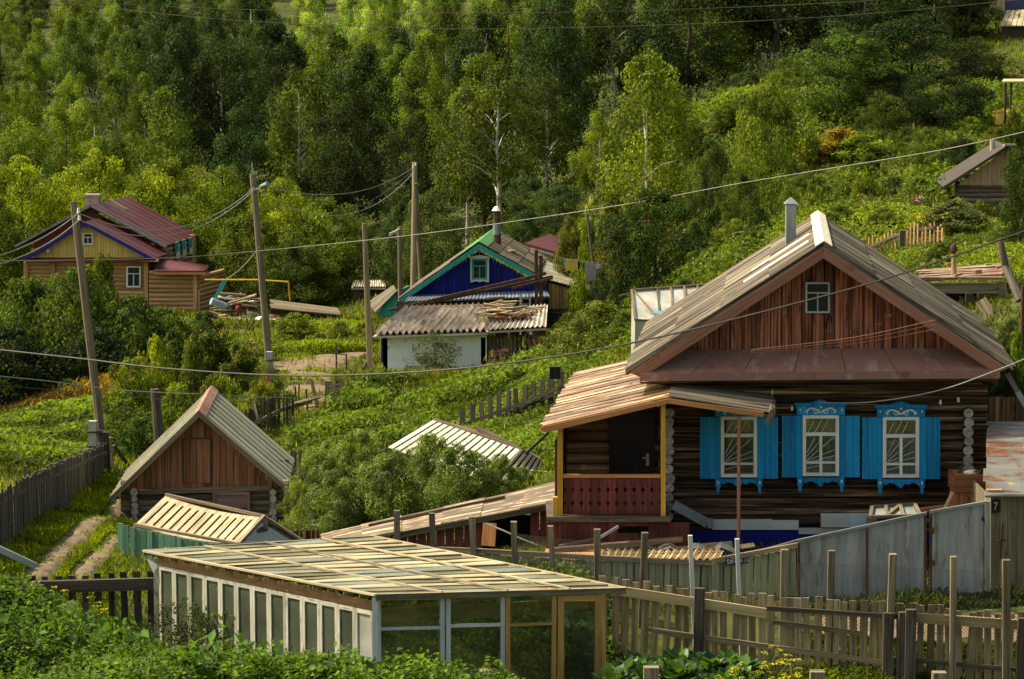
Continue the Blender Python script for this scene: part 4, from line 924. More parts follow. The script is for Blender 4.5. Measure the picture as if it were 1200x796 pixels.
for E in (rl, rr):
    dn = (E - ra).normalized()
    for k in range(4): mb.sheet(ra + DB(LB * k / 4) + V(0, 0, .05), ra + DB(LB * (k + 1) / 4 - .02) + V(0, 0, .05), ra + DB(LB * (k + 1) / 4 - .02) + dn * .24 + V(0, 0, .05), ra + DB(LB * k / 4) + dn * .24 + V(0, 0, .05), .01)
mb.build("ridge_cap", m_brick, ro)
mb = MB(); mb.tube([P(302, 546, Y - .2), P(315, 541, Y + 1.4), P(338, 540, Y + 3.2)], .022, n=5); mb.ball(P(302, 547, Y - .25), .06, .05, .06); mb.build("roof_wire", m_greyd, t)
# ------------------------------------------------------------------ weathered fences on the left
t = thing("plank_fence", "long dark weathered plank fence curving up left beside the dirt path", "fence", GP(40, 58))
mb = MB(); planks(mb, [(-70, 600, 46), (0, 576, 51.5), (45, 553, 58), (85, 536, 65), (110, 526, 70), (128, 519, 73)], .15, .012, jz=.06, lean=.05); mb.build("planking", m_greyd, t)
mb = MB(); railline(mb, [(-70, 612, 46.1), (0, 590, 51.6), (45, 567, 58.1), (85, 548, 65.1), (128, 530, 73.1)], .05, .1, .07); mb.build("rail", m_greyd, t)
for i, (x, y, Y, w, dx) in enumerate(((122, 507, 72.5, .16, .05), (127, 513, 73.5, .16, .1), (131, 520, 74, .1, .2))):
    mb = MB(); q = P(x, y, Y); z = T(q.x, Y); mb.box(V(q.x, Y, z - .2), V(w, 0, 0), V(0, w, 0), V(-dx, 0, q.z - z + .2)); mb.build("post", m_lightlog if i == 1 else m_greyd, t)
tag(MB().bar(P(133, 522, 74), P(152, 548, 74.5), .08, .08).build("prop", m_greyd), "slanting pole propping the end of the weathered plank fence", "pole")
mb = MB(); mb.bar(P(-8, 640, 44.5), P(42, 663.5, 44.5), .11, .05, V(0, -1, 0)); tag(mb.build("metal_rail", m_zinc), "grey metal rail slanting over the potato bed at left edge", "rail")
tag(MB().bar(P(30, 546, 57.4), P(30, 585, 57.4), .06, .06, V(0, 1, 0)).build("stake", m_grey), "short stake standing behind the weathered plank fence", "stake")
t = thing("low_fence", "low dark fence with thick top rail left of the big greenhouse", "fence", GP(110, 46.5))
mb = MB(); planks(mb, [(30, 676, 46.6), (184, 671, 46.6)], .13, .11, jz=.03); mb.build("picket_row", m_greyd, t)
mb = MB(); mb.bar(P(40, 688, 46.4), P(188, 684, 46.4), .1, .22); mb.build("top_rail", m_greyd, t)
mb = MB(); q = P(43, 682, 46.3); mb.box(V(q.x - .1, 46.25, T(q.x, 46.3) - .2), V(.16, 0, 0), V(0, .12, 0), V(0, 0, q.z - T(q.x, 46.3) + .2)); mb.build("post", m_grey, t)
t = thing("broken_fence", "broken leaning plank fence beside the dirt road behind the bathhouse roof", "fence", GP(330, 90))
mb = MB(); planks(mb, [(283, 486, 84), (305, 470, 87), (330, 462, 90)], .2, .05, jz=.12, lean=.15, jy=.1); mb.build("planking", m_greyd, t); mb = MB(); planks(mb, [(332, 462, 90), (345, 461, 91)], .1, .06, jz=.05, lean=.05); mb.build("planking", m_greyd, t); mb = MB(); planks(mb, [(347, 452, 92), (362, 448, 93)], .1, .2, jz=.3, lean=.25, jy=.2); mb.build("planking", m_greyd, t); mb = MB(); planks(mb, [(385, 448, 92), (402, 452, 92)], .16, .12, jz=.25, lean=.1, jy=.2); mb.build("planking", m_greyd, t)
mb = MB(); railline(mb, [(283, 505, 84), (330, 480, 90), (365, 470, 93)], .06, .14); mb.build("rail", m_grey, t); mb = MB(); mb.bar(P(303, 497, 85), P(297, 470, 85.3), .1, .08, V(0, -1, 0)); mb.build("rail", m_grey, t); mb = MB(); mb.bar(P(365, 445, 92.5), P(372, 478, 92.2), .12, .1, V(0, -1, 0)); mb.build("rail", m_grey, t); mb = MB(); mb.bar(P(385, 446, 92.0), P(384, 480, 92), .22, .2, V(0, -1, 0)); mb.build("rail", m_grey, t); mb = MB(); mb.bar(P(338, 475, 91), P(372, 466, 92), .3, .05)
mb.build("rail", m_grey, t); mb = MB()
for k in range(5): mb.bar(P(386, 454 + 4.5 * k, 91.6), P(400, 450 + 4.5 * k, 91.5), .05, .07)
mb.build("rail", m_grey, t)
t = thing("picket_fence", "dark gappy plank fence climbing the green field left of the porch", "fence", GP(600, 73))
mb = MB(); planks(mb, [(536, 480, 75.5), (560, 470, 75), (600, 456, 74), (640, 441, 73), (662, 434, 72.5)], .19, .1, jz=.09, lean=.06); mb.build("picket_row", m_blackp, t)
mb = MB(); railline(mb, [(536, 500, 75.4), (600, 477, 73.9), (662, 452, 72.4)], .06, .1); railline(mb, [(570, 494, 75.1), (662, 458, 72.3)], .06, .07); mb.bar(P(644, 437, 72.5), P(657, 437, 72.5), .1, .35); mb.build("rail", m_blackp, t)
t = thing("picket_fence", "short dark picket fence half hidden behind the apple bushes", "fence", GP(360, 70))
mb = MB(); planks(mb, [(338, 531, 70.5), (378, 526, 70)], .17, .1, jz=.05); mb.build("picket_row", m_greyd, t); mb = MB(); planks(mb, [(372, 545, 66), (440, 560, 62)], .14, .1, jz=.05); mb.build("picket_row", m_greyd, t)
t = thing("picket_fence", "tiny rusty picket fence at the small greenhouse's right end", "fence", GP(355, 58))
mb = MB(); planks(mb, [(338, 624, 56), (374, 619, 56.5)], .07, .03, jz=.03); mb.build("picket_row", m_rust, t)
# ------------------------------------------------------------------ slatted greenhouse behind the apple bushes
t = thing("slatted_greenhouse", "old greenhouse with bright white roof slats behind the dark apple bushes", "greenhouse", GP(560, 63))
a, b, c, d = P(508, 492, 66), P(612, 527, 62.5), P(575, 565, 60.5), P(455, 524, 63.5)
mb = MB(); n = 15
for k in range(n):
    u0, u1 = k / n, (k + .66) / n; mb.sheet(a.lerp(b, u0), d.lerp(c, u0), d.lerp(c, u1), a.lerp(b, u1), .02)
mb.build("slatted_roof", M("white_roof_slat", (.46, .43, .34), (.66, .62, .50), (.3, .26, .18), .66, sx=.8, sy=10, rough=.5, var=.2), t)
e, f = P(652, 553, 63.5), P(560, 505, 67.5)
mb = MB(); n = 9
for k in range(n): u0, u1 = k / n, (k + .6) / n; mb.sheet(b.lerp(e, u0) + V(0, 0, .03), c.lerp(P(655, 580, 61.5), u0), c.lerp(P(655, 580, 61.5), u1), b.lerp(e, u1) + V(0, 0, .03), .02)
mb.build("end_slats", m_slat, t)
mb = MB(); mb.sheet(a + V(0, 0, .04), b + V(0, 0, .04), e + V(0, 0, .04), f + V(0, 0, .02), .04); mb.build("rear_slope", m_fascia, t)
mb = MB(); mb.bar(P(560, 502, 67), P(652, 549, 63.4), .12, .1); mb.bar(a, b, .08, .08); mb.bar(P(625, 553, 62), P(654, 555, 62.5), .08, .06); mb.build("ridge_beam", m_greyd, t)
mb = MB()
for k in range(6): x = 613 + k * 8; q = P(x, 551 + k * .6, 62); mb.box(V(q.x, 62, T(q.x, 62) - .2), V(.08, 0, 0), V(0, .08, 0), V(0, 0, q.z - T(q.x, 62) + .2))
for x, Y in ((458, 63.5), (575, 60.6)): q = P(x, 530, Y); mb.box(V(q.x, Y, T(q.x, Y) - .2), V(.08, 0, 0), V(0, .08, 0), V(0, 0, q.z - T(q.x, Y)))
mb.bar(P(612, 572, 62), P(655, 575, 62), .06, .06); mb.build("wall_post", m_frame, t)
tag(MB().bar(P(616, 532, 61), P(643, 507, 61), .06, .06).build("pole", m_greyd), "thin dark pole leaning over the white-slatted greenhouse", "pole")
# ------------------------------------------------------------------ red-roofed timber house far left
t = thing("timber_house", "honey timber house with dark red roofs, yellow gable and brick chimney", "house", GP(120, 151))
def DH(b): return Vector((.125 * b, b, 0))
Yu, Yl = 152.0, 149.0
mb = MB(); mb.px([(106, 246), (40, 284), (40, 330), (192, 330), (192, 290)], Yu, .1); mb.build("upper_gable", m_maroon, t)
ra, rl, rr = P(106, 240.5, Yu - .5), P(18, 287, Yu - .5), P(194, 288.5, Yu - .5)
mb = MB()
n = 14
for E in (rl, rr):
    for k in range(n): z = V(0, 0, .02 * (k % 2)); mb.sheet(ra + DH(8 * k / n) + z, E + DH(8 * k / n) + z, E + DH(8 * (k + 1) / n) + z, ra + DH(8 * (k + 1) / n) + z, .12)
ro = mb.build("upper_roof", m_redroof, t)
mb = MB(); mb.px([(106, 239.5), (106, 242.5), (18, 290), (16, 288)], Yu - .56, .06); mb.px([(106.2, 239.5), (106.2, 242.5), (194, 291), (195, 288.5)], Yu - .56, .06); mb.build("bargeboard", m_zinc, ro)
q = P(107, 246, 153.5); mb = MB(); a = P(99.5, 246, 153.5); b = P(115.5, 246, 153.5); c = P(99.5, 231, 153.5); mb.box(a, b - a, V(0, .6, 0), c - a); mb.box(a + (c - a) + V(-.06, -.06, 0), (b - a) + V(.12, 0, 0), V(0, .72, 0), V(0, 0, .16)); mb.build("chimney", m_brk, ro)
mb = MB(); mb.bar(P(128, 234, 153.8), P(149, 246, 153.2), .25, .08); mb.build("roof_ladder", m_grey, ro)
mb = MB(); a, b = P(193, 330, Yu), P(218, 322, Yu + 7.4)
for k in range(7): z = V(0, 0, .31 * k); mb.tube([P(193, 330, Yu) + z, P(193, 330, Yu) + DH(7.2) + z], .17, n=8); mb.tube([P(38, 330, Yu + .1) + z, P(193, 330, Yu + .1) + z], .17, n=8)
mb.build("upper_wall", m_lightlog, t)
mb = MB(); q = P(193, 285, Yu) + DH(6.3) + V(.05, 0, 0); mb.tube([V(q.x, q.y, P(193, 335, Yu).z), q], .2, n=8); mb.build("corner_post", m_lightlog, t)
for k in range(3):
    o = P(193, 307, Yu) + DH(2.0 + 1.6 * k) + V(.16, 0, 0); w = MB(); w.box(o, DH(.7), V(.06, 0, 0), V(0, 0, .9)); wo = w.build("side_window", m_white, t)
    w = MB(); w.box(o + V(.02, -.5, .45), DH(.45), V(.12, 0, 0), V(0, 0, .6)); w.build("shutter", m_teal, wo)
mb = MB(); mb.rc(174, 285, 181, 296, 151.8, .1); mb.build("small_window", m_lightlog, t)
# lower front gable
mb = MB(); x = 40.0
while x < 174:
    x1 = x + 3.4; k = lambda x: 264 + (100 - x) * .61 if x < 100 else 264 + (x - 100) * .535
    pl = [(x + .15, 302), (x1 - .15, 302), (x1 - .15, min(302, k(x1))), (x + .15, min(302, k(x)))]
    mb.px(pl, Yl + R.uniform(0, .01), .05); x = x1
mb.build("yellow_gable", m_yelb, t)
mb = MB(); mb.px([(100, 261), (100, 264.5), (27, 307.5), (24, 306)], Yl - .5, .08); mb.px([(100.3, 261), (100.3, 264.5), (178, 306), (181, 304)], Yl - .5, .08); mb.build("bargeboard", m_bluetrim, t)
ra, rl, rr = P(100, 260, Yl - .45), P(24, 304.5, Yl - .45), P(181, 303, Yl - .45)
mb = MB()
for E in (rl, rr):
    for k in range(6): z = V(0, 0, .02 * (k % 2)); mb.sheet(ra + DH(.6 * k) + z, E + DH(.6 * k) + z, E + DH(.6 * k + .59) + z, ra + DH(.6 * k + .59) + z, .08)
mb.sheet(P(30, 302.5, Yl - .0), P(30, 306.5, Yl - .7), P(186, 306.5, Yl - .7), P(186, 302.5, Yl - .0), .06)
mb.build("lower_roof", m_redroof, t)
mb = MB()
for k in range(13): y = 368 - k * 5.0; mb.tube([P(29, y, Yl + .15), P(172, y, Yl + .15)], .14, n=8)
for k in range(13): y = 368 - k * 5.0; q = P(30, y, Yl + .2); mb.tube([q, q + DH(3)], .13, n=8)
mb.build("lower_wall", m_lightlog, t)
for x in (30, 62, 171): MB().rc(x - 2.5, 308, x + 2.5, 368, Yl - .12, .15).build("corner_board", m_lightlog, t)
def win(t, x0, y0, x1, y1, Y, fw, mt, name="window", bars=True, glass=None):
    f = MB(); f.rc(x0, y0, x0 + fw, y1, Y, .12); f.rc(x1 - fw, y0, x1, y1, Y, .12); f.rc(x0 + fw, y0, x1 - fw, y0 + fw, Y, .12); f.rc(x0 + fw, y1 - fw, x1 - fw, y1, Y, .12)
    if bars: m = (y0 * 2 + y1) / 3; f.rc(x0 + fw, m, x1 - fw, m + fw * .6, Y + .02, .08); c = (x0 + x1) / 2; f.rc(c - fw * .3, m + fw * .6, c + fw * .3, y1 - fw, Y + .022, .08)
    o = f.build(name, mt, t); MB().rc(x0 + fw, y0 + fw, x1 - fw, y1 - fw, Y + .07, .02).build("pane", glass or m_pane_dark, o); return o
win(t, 97, 273, 109, 287, Yl - .1, 1.6, m_white, "gable_window"); win(t, 148, 312, 165, 337, Yl - .12, 1.8, m_white)
mb = MB(); mb.ball(P(56, 294, Yl - .2), .15, .15, .12); mb.build("wall_lamp", m_white, t)
# annex
mb = MB(); Ya = 148.2
for k in range(11):
    y = 372 - k * 5.2; mb.tube([P(175, y, Ya + .15), P(233, y, Ya + .15)], .14, n=8); q = P(232, y, Ya + .15)
    if k < 10: mb.tube([q, q + V(1.0, 4.2, 0)], .13, n=8)
mb.build("annex_wall", m_lightlog, t)
mb = MB(); mb.rc(226, 320, 231, 372, Ya - .1, .15); mb.rc(232, 340, 234.5, 368, Ya - .12, .1); mb.build("annex_corner_board", m_lightlog, t)
a, b, c, d = P(180, 319, Ya - .5), P(240, 318.5, Ya - .5), P(245, 312, Ya + 4.5), P(186, 302.5, Ya + 3)
mb = MB(); mb.corr(d, a, b, c, 26, .03, 1); mb.sheet(d, a, b, c, .05); mb.build("annex_roof", m_redroof, t)
mb = MB(); mb.rc(180, 319.3, 241, 322, Ya - .52, .06); mb.build("annex_fascia", m_orange, t)
a, b = P(237, 326, Ya + 2), P(252, 338, Ya + 3.5); mb = MB(); mb.sheet(a, b, b + V(.6, 4, 0), a + V(.6, 4, 0), .1); mb.build("porch_roof", m_rust, t)
# ------------------------------------------------------------------ blue house
t = thing("blue_house", "deep blue house with teal trim, slate roof and soot-topped stove pipe", "house", GP(560, 124))
Yb = 122.0
def DK(b): return Vector((.08 * b, b, 0))
mb = MB(); x = 474.0; k = lambda x: 294 + (561 - x) * .655 if x < 561 else 294 + (x - 561) * .545
while x < 640:
    x1 = x + 4; pl = [(x + .2, 352), (x1 - .2, 352), (x1 - .2, min(352, k(x1))), (x + .2, min(352, k(x)))]
    mb.px(pl, Yb + R.uniform(0, .02), .05); x = x1
mb.build("gable_boarding", m_bluewall, t)
mb = MB(); mb.px([(478, 351), (636, 351), (628, 333), (561, 297)], Yb + .1, .05); mb.build("gable_backing", m_dark, t)
mb = MB(); mb.px([(561, 286.5), (561, 292), (472, 354), (468, 351)], Yb - .4, .08); mb.px([(561.3, 286.5), (561.3, 292), (622, 325), (626, 321)], Yb - .4, .08); mb.build("bargeboard", m_teal, t)
ra, rl, rr = P(561, 285, Yb - .35), P(467, 351, Yb - .35), P(627, 321, Yb - .35)
mb = MB(); mb.corr(ra, rl, rl + DK(8.5), ra + DK(8.5), 34, .03, 3); mb.corr(ra, rr, rr + DK(8.5), ra + DK(8.5), 34, .03, 3)
mb.sheet(ra, rl, rl + DK(8.5), ra + DK(8.5), .06); mb.sheet(ra, rr, rr + DK(8.5), ra + DK(8.5), .06)
ro = mb.build("roof", m_slate, t)
mb = MB()
for E, l in ((rl, 1.3), (rr, .5)): dn = (E - ra).normalized(); z = V(0, 0, .09); mb.sheet(ra + z, ra + z + DK(8.5), ra + z + DK(8.5) + dn * l, ra + z + dn * l, .02)
mb.build("ridge_flashing", plain("green_tin", (.08, .24, .06), .5), ro)
mb = MB(); mb.tube([P(583, 290, 125), P(582, 247, 125)], .19, n=10); mb.m = 1; mb.tube([P(582, 247, 125), P(582, 242, 125)], .25, .1, n=10); mb.m = 2; mb.tube([P(582.6, 275, 125), P(582.3, 262, 125)], .21, n=10); mb.build("stove_pipe", [m_rust, m_white, m_zinc], ro)
mb = MB(); mb.bar(P(590, 291, 125), P(600, 295, 124.3), .5, .06); mb.build("patch_board", m_porchroof, ro)
wo = win(t, 553, 303, 571, 328, Yb - .12, 2.2, m_teal, "gable_window")
mb = MB(); mb.px([(550, 303), (574, 303), (573, 301), (562, 299), (551, 301)], Yb - .16, .1); mb.px([(553, 328), (571, 328), (571, 331), (566, 329.5), (562, 331), (558, 329.5), (553, 331)], Yb - .16, .1)
mb.rc(551, 303.3, 553, 331, Yb - .16, .1); mb.rc(571, 303.3, 573, 331, Yb - .16, .1); mb.build("window_surround", m_boardw, wo)
a, b, c, d = P(480, 347, Yb - .1), P(474, 354, Yb - 1.4), P(644, 348, Yb - 1.4), P(640, 341, Yb - .1)
mb = MB(); mb.corr(a, b, c, d, 40, .025, 1); mb.sheet(a, b, c, d, .04); mb.build("apron_roof", m_slateb, t)
mb = MB()
for i in range(12): y = 402 - i * 4.4; mb.tube([P(478, y, Yb + .2), P(640, y, Yb + .2)], .12, n=7)
mb.rc(476, 345, 640, 354, Yb, .1); mb.build("front_log_wall", m_log, t)
q = P(476, 405, Yb + .3); MB().box(q, DK(7.5), V(.1, 0, 0), V(0, 0, 2.4)).build("side_wall", m_log, t); q = P(640, 405, Yb + .3); MB().box(q, DK(7.5), V(.1, 0, 0), V(0, 0, 3)).build("side_wall", m_log, t)
# annex right
a, b, c, d = P(622, 322, Yb + .2), P(702, 343, Yb + 1.2), P(706, 326, Yb + 6.5), P(630, 303.5, Yb + 7)
mb = MB(); n = 16
for k in range(n): mb.sheet(a.lerp(d, k / n) + V(0, 0, .015 * (k % 2)), b.lerp(c, k / n) + V(0, 0, .015 * (k % 2)), b.lerp(c, (k + 1) / n) + V(0, 0, .015 * (k % 2)), a.lerp(d, (k + 1) / n) + V(0, 0, .015 * (k % 2)), .05)
mb.build("annex_roof", m_shedroof, t)
mb = MB(); x = 642
while x < 698:
    f = (x - 622) / 80; q = a.lerp(b, f); y = 322 + 21 * f; mb.px([(x + .2, 362), (x + 4.2, 362), (x + 4.2, y + 5), (x + .2, y + 4)], q.y + .3, .05); x += 4.4
mb.build("annex_boarding", m_lightlog, t)
mb = MB()
for k in range(5): mb.rc(640, 362.5 + k * 5.5, 700, 367.5 + k * 5.5, Yb + .9, .05)
q = P(698, 390, Yb + 1.3); mb.box(q, V(.5, 5, 0), V(.06, 0, 0), V(0, 0, 1.9)); mb.build("annex_plinth", m_greyd, t)
t = thing("rusty_frame", "rusty steel frame of two posts and slanting beams before the blue house", "frame", GP(560, 117))
mb = MB()
for (x, y0, y1) in ((628.5, 293, 360), (634, 300, 360), (467, 353, 372)): a = P(x, y0, 117); z = T(a.x, 117); MB().box(V(a.x - .08, 117, z), V(.16, 0, 0), V(0, .16, 0), V(0, 0, a.z - z)).build("post", m_rust, t)
MB().bar(P(456, 364, 117), P(640, 320.5, 117), .12, .14).build("beam", m_rust, t); MB().bar(P(475, 361, 117.4), P(648, 324, 117.4), .12, .12).build("beam", m_rust, t); MB().bar(P(600, 338, 116.8), P(648, 326, 116.8), .1, .1).build("beam", m_rust, t)
t = thing("ladder", "small grey ladder top leaning against the blue house apron", "ladder", GP(615, 118))
mb = MB()
for x in (610, 621): mb.bar(P(x, 400, 117.8), P(x, 345, 118.5), .08, .06, V(0, -1, 0))
for y in (350, 357, 365, 373, 381): mb.bar(P(610, y, 118.3), P(621, y, 118.3), .05, .05)
mb.build("ladder_frame", m_zinc, t)
# laundry
t_ = MB(); t_.tube([P(633, 296, 117), P(668, 305, 117.5), P(712, 310, 118)], .015, n=4); tag(t_.build("washing_line", m_wirep), "thin washing line strung right from the rusty post", "line")
for (pl, mt, nm, lb) in (([(661, 303), (677, 305), (680, 309), (678, 318), (674, 316), (672, 319), (666, 317), (663, 319)], m_cloth_y, "shirt", "yellow shirt hanging on the washing line"), ([(659, 302), (661.5, 303), (662, 315), (660, 314)], m_cloth_t, "towel", "narrow teal cloth left of the yellow shirt"), ([(677, 305), (680, 305), (679.5, 318), (677.5, 317)], m_cloth_t, "towel", "narrow teal cloth right of the yellow shirt"), ([(685, 308), (697, 310), (699, 328), (687, 330)], m_cloth_g, "towel", "grey striped towel hanging on the washing line"), ([(697.5, 310), (704, 310), (704, 314), (698, 315)], plain("light_blue_cloth", (.3, .42, .55), .9), "towel", "small light blue cloth right of the grey towel")):
    tag(MB().px(pl, 117.6, .03).build(nm, mt), lb, "laundry")
# ------------------------------------------------------------------ white outbuilding
t = thing("outbuilding", "white plastered outbuilding with wavy pale slate roof and plank lean-to", "shed", GP(510, 111))
Yw = 110
mb = MB(); mb.rc(449, 390, 570, 452, Yw, .2); q = P(569, 452, Yw); mb.box(q, V(.4, 4.2, 0), V(-.2, 0, 0), V(0, 0, 2.1)); q = P(449, 452, Yw); mb.box(q, V(.4, 4.2, 0), V(.2, 0, 0), V(0, 0, 2.1)); mb.build("plaster_wall", m_plaster, t)
mb = MB(); mb.rc(446.5, 396, 449, 425, Yw - .05, .15); mb.build("blue_corner", m_bluetrim, t)
mb = MB(); mb.rc(475, 429, 491, 436, Yw - .03, .05); mb.build("vent_hatch", m_rail, t)
a, b, c, d = P(475, 362, 114.5), P(437, 394, 109.4), P(572, 389.5, 109.4), P(592, 358, 114.5)
mb = MB(); mb.corr(a, b, c, d, 18, .1, 2); mb.sheet(a - V(0, 0, .02), b - V(0, 0, .02), c - V(0, 0, .02), d - V(0, 0, .02), .08); ro = mb.build("roof", m_slatew, t)
mb = MB(); mb.bar(P(483, 366, 113.8), P(582, 362, 113.8), .5, .06); mb.bar(P(480, 361, 114.4), P(582, 358, 114.4), .35, .1); mb.build("roof_board", m_fascia, ro)
a, b, c, d = P(590, 362, 114.5), P(570, 388, 109.2), P(640, 384, 109.4), P(642, 358, 114.5)
mb = MB(); mb.corr(a, b, c, d, 12, .05, 1); mb.sheet(a - V(0, 0, .03), b - V(0, 0, .03), c - V(0, 0, .03), d - V(0, 0, .03), .08); mb.build("lean_to_roof", m_slatew, t)
mb = MB(); x = 571
while x < 640:
    if not (608 < x < 613): mb.rc(x + .2, 391 + R.uniform(0, 3), x + 3.9, 440, Yw + .5 + R.uniform(0, .1), .05, R.random() * (.4 if x > 612 else 1))
    x += 4.1
mb.build("lean_to_boards", m_grey, t)
mb = MB(); mb.rc(630, 387, 640, 432, Yw + .2, .08); mb.build("rusty_door", m_red2, t)
for i in range(48):
    mb = MB(); x = R.uniform(572, 628); y = R.uniform(361, 381); Y = 109.6 + (388 - y) / 26 * 4.6; z = V(0, 0, .16 + .007 * i); l = R.uniform(10, 32); dy = R.uniform(-5, 4)
    mb.bar(P(x - l / 2, y - dy / 2, Y) + z, P(x + l / 2 if x + l / 2 < 646 else 646, y + dy / 2, Y) + z, R.uniform(.1, .35), .05)
    tag(mb.build("plank", R.choice([m_grey, m_rail, m_picket, m_red2])), "loose plank in the jumbled pile on the outbuilding's lean-to roof", "plank", "planks on the outbuilding roof")
for i in range(12):
    mb = MB(); x = R.uniform(626, 645); mb.bar(P(x, R.uniform(425, 432), 109.3), P(x + R.uniform(-16, 6), R.uniform(388, 410), 109.7 + R.uniform(-.3, .2)), .12, .05, V(0, -1, 0))
    tag(mb.build("plank", R.choice([m_grey, m_greyd, m_red2])), "loose board leaning at the right end of the white outbuilding", "plank", "boards leaning by the outbuilding")
for i in range(22):
    mb = MB(); q = GP(R.uniform(570, 588), 109.3 + R.uniform(0, .4)) + V(0, 0, .1 + .17 * (i // 6)); mb.box(q, V(.26, R.uniform(-.05, .05), R.uniform(-.02, .04)), V(.02, .13, 0), V(0, 0, .13))
    tag(mb.build("brick", m_brick), "red brick in the small heap beside the white wall", "brick", "bricks by the white wall")
# small neighbours
t = thing("cabin", "small teal-gabled cabin with brown plank roof left of the blue house", "cabin", GP(450, 140))
Yc = 140; mb = MB(); mb.px([(443, 375), (466, 375), (466, 343), (464, 341), (443, 366)], Yc, .1); q = P(465, 375, Yc); mb.box(q, V(.5, 3, 0), V(.1, 0, 0), V(0, 0, 1.6)); mb.build("teal_wall", m_teal, t)
mb = MB(); a, b = P(461, 334, Yc + 3), P(465, 341, Yc - .2); c, d = P(440, 366, Yc - .2), P(430, 355, Yc + 3); n = 8
for k in range(n): mb.sheet(b.lerp(a, k / n), c.lerp(d, k / n), c.lerp(d, (k + .94) / n), b.lerp(a, (k + .94) / n), .06)
mb.build("roof", m_slate, t)
t = thing("shed", "far grey-roofed shed behind the teal-gabled cabin", "shed", GP(430, 152))
mb = MB(); mb.corr(P(415, 329, 154), P(412, 337, 151), P(452, 337, 151), P(450, 329, 154), 14, .04, 1); mb.sheet(P(415, 329.5, 154), P(412, 337.5, 151), P(452, 337.5, 151), P(450, 329.5, 154), .1); mb.build("roof", m_slatew, t)
mb = MB(); mb.rc(414, 338, 450, 356, 151.6, .2); mb.build("wall", m_greyd, t)
t = thing("shed", "small brown shed with dark red roof above the blue house annex", "shed", GP(640, 134))
Yr = 133; mb = MB(); a, b, c, d = P(645, 274, 137), P(615, 285, 133), P(655, 296, 132), P(673, 287, 135.5)
mb.sheet(a, b, c, d, .15); ro = mb.build("roof", m_redroof, t); mb = MB(); mb.sheet(b - V(0, .05, .16), c - V(0, .05, .16), c - V(0, 0, .3), b - V(0, 0, .3), .05); mb.build("eave", m_zinc, t)
mb = MB(); z = P(640, 315, 133).z
for (p, q) in ((b, c), (c, d)):
    p2, q2 = p.lerp(q, .04) + V(-.1, .2, -.15), q.lerp(p, .08) + V(-.1, .2, -.15); mb.prism([V(p2.x, p2.y, z), V(q2.x, q2.y, z), q2, p2], V(-.05, .08, 0))
mb.build("wall", m_lightlog, t)
# polythene greenhouse above the main roof
t = thing("polythene_greenhouse", "pale polythene sheeted greenhouse behind the log house's left roof slope", "greenhouse", GP(790, 76.5))
a, b, c, d = P(740, 341, 75), P(838, 334, 77), P(842, 380, 74.5), P(744, 376, 73.5); bz = T(a.x, 74) - .2
mb = MB(); mb.sheet(a, d, c, b, .015); mb.prism([d, c, V(c.x, c.y, bz), V(d.x, d.y, bz)], V(0, .02, 0)); mb.prism([d, a, V(a.x, a.y, bz), V(d.x, d.y, bz)], V(.02, 0, 0)); mb.build("polythene_sheet", M("milky_polythene", (.36, .34, .26), (.58, .56, .46), sx=1.5, sy=2.2, rough=.35, var=.1), t)
mb = MB(); z = V(0, -.02, .03)
for p, q in ((a, b), (d, c), (a, d), (b, c)): mb.bar(p + z, q + z, .06, .05)
for f in (.3, .46, .62, .78, .9): mb.bar(a.lerp(b, f) + z, d.lerp(c, f) + z, .05, .05)
mb.bar(a.lerp(b, .02) + z, d.lerp(c, .3) + z, .04, .04); mb.bar(P(725, 347, 75), P(742, 343, 75), .05, .05); mb.build("frame", m_grey, t)
mb = MB(); mb.bar(P(768, 368, 73.6), P(782, 365, 74), .4, .03); mb.build("blue_patch", plain("blue_film", (.10, .28, .40), .4), t)
# ------------------------------------------------------------------ right slope buildings
t = thing("gabled_shed", "log shed with pale board gable among the trees at right edge", "shed", GP(1160, 88))
Yg = 87; mb = MB(); mb.px([(1122, 217), (1182, 217), (1182, 181), (1174, 179)], Yg, .05); mb.build("pale_gable", m_orange if False else M("tan_gable_board", (.26, .16, .085), (.40, .27, .15), sx=.7, sy=12, var=.2), t)
mb = MB()
for k in range(8): y = 256 - k * 5.4; mb.tube([P(1123, y, Yg + .1), P(1184, y, Yg + .1)], .08, n=8)
q = P(1124, 258, Yg + .2); mb.box(q, V(.4, 3.4, 0), V(.1, 0, 0), V(0, 0, 1.2)); mb.build("log_wall", m_logsh, t)
ra, rl = P(1180, 171, Yg - .4), P(1105, 219, Yg - .4); E = V(.4, 4.2, 0); rr = P(1240, 212, Yg - .4)
mb = MB(); mb.sheet(ra, rl, rl + E, ra + E, .1); mb.sheet(ra, rr, rr + E, ra + E, .1); mb.build("roof", m_greyd, t)
mb = MB(); mb.bar(P(1176, 170, Yg - .4), P(1190, 170, Yg - .4), .3, .06); mb.tube([P(1163, 180, 88.5), P(1163, 164, 88.5)], .09, n=8); mb.build("ridge_and_pipe", m_slatew, t)
t = thing("plank_shelter", "low tumbledown plank shelter with rusty sheet roof behind the right slope", "shelter", GP(1130, 63.5))
Ys = 62; mb = MB(); 
a, b, c, d = P(1074, 318, 64.5), P(1079, 329, 61.8), P(1186, 327, 61.8), P(1184, 312, 64.5)
for k in range(9): zz = V(R.uniform(-.12, .2), 0, R.uniform(0, .09)); z2 = V(R.uniform(-.25, .1), 0, R.uniform(0, .09)); mb.sheet(a.lerp(b, k / 9) + zz, d.lerp(c, k / 9) + z2, d.lerp(c, (k + .8) / 9) + z2, a.lerp(b, (k + .8) / 9) + zz, R.uniform(.04, .1))
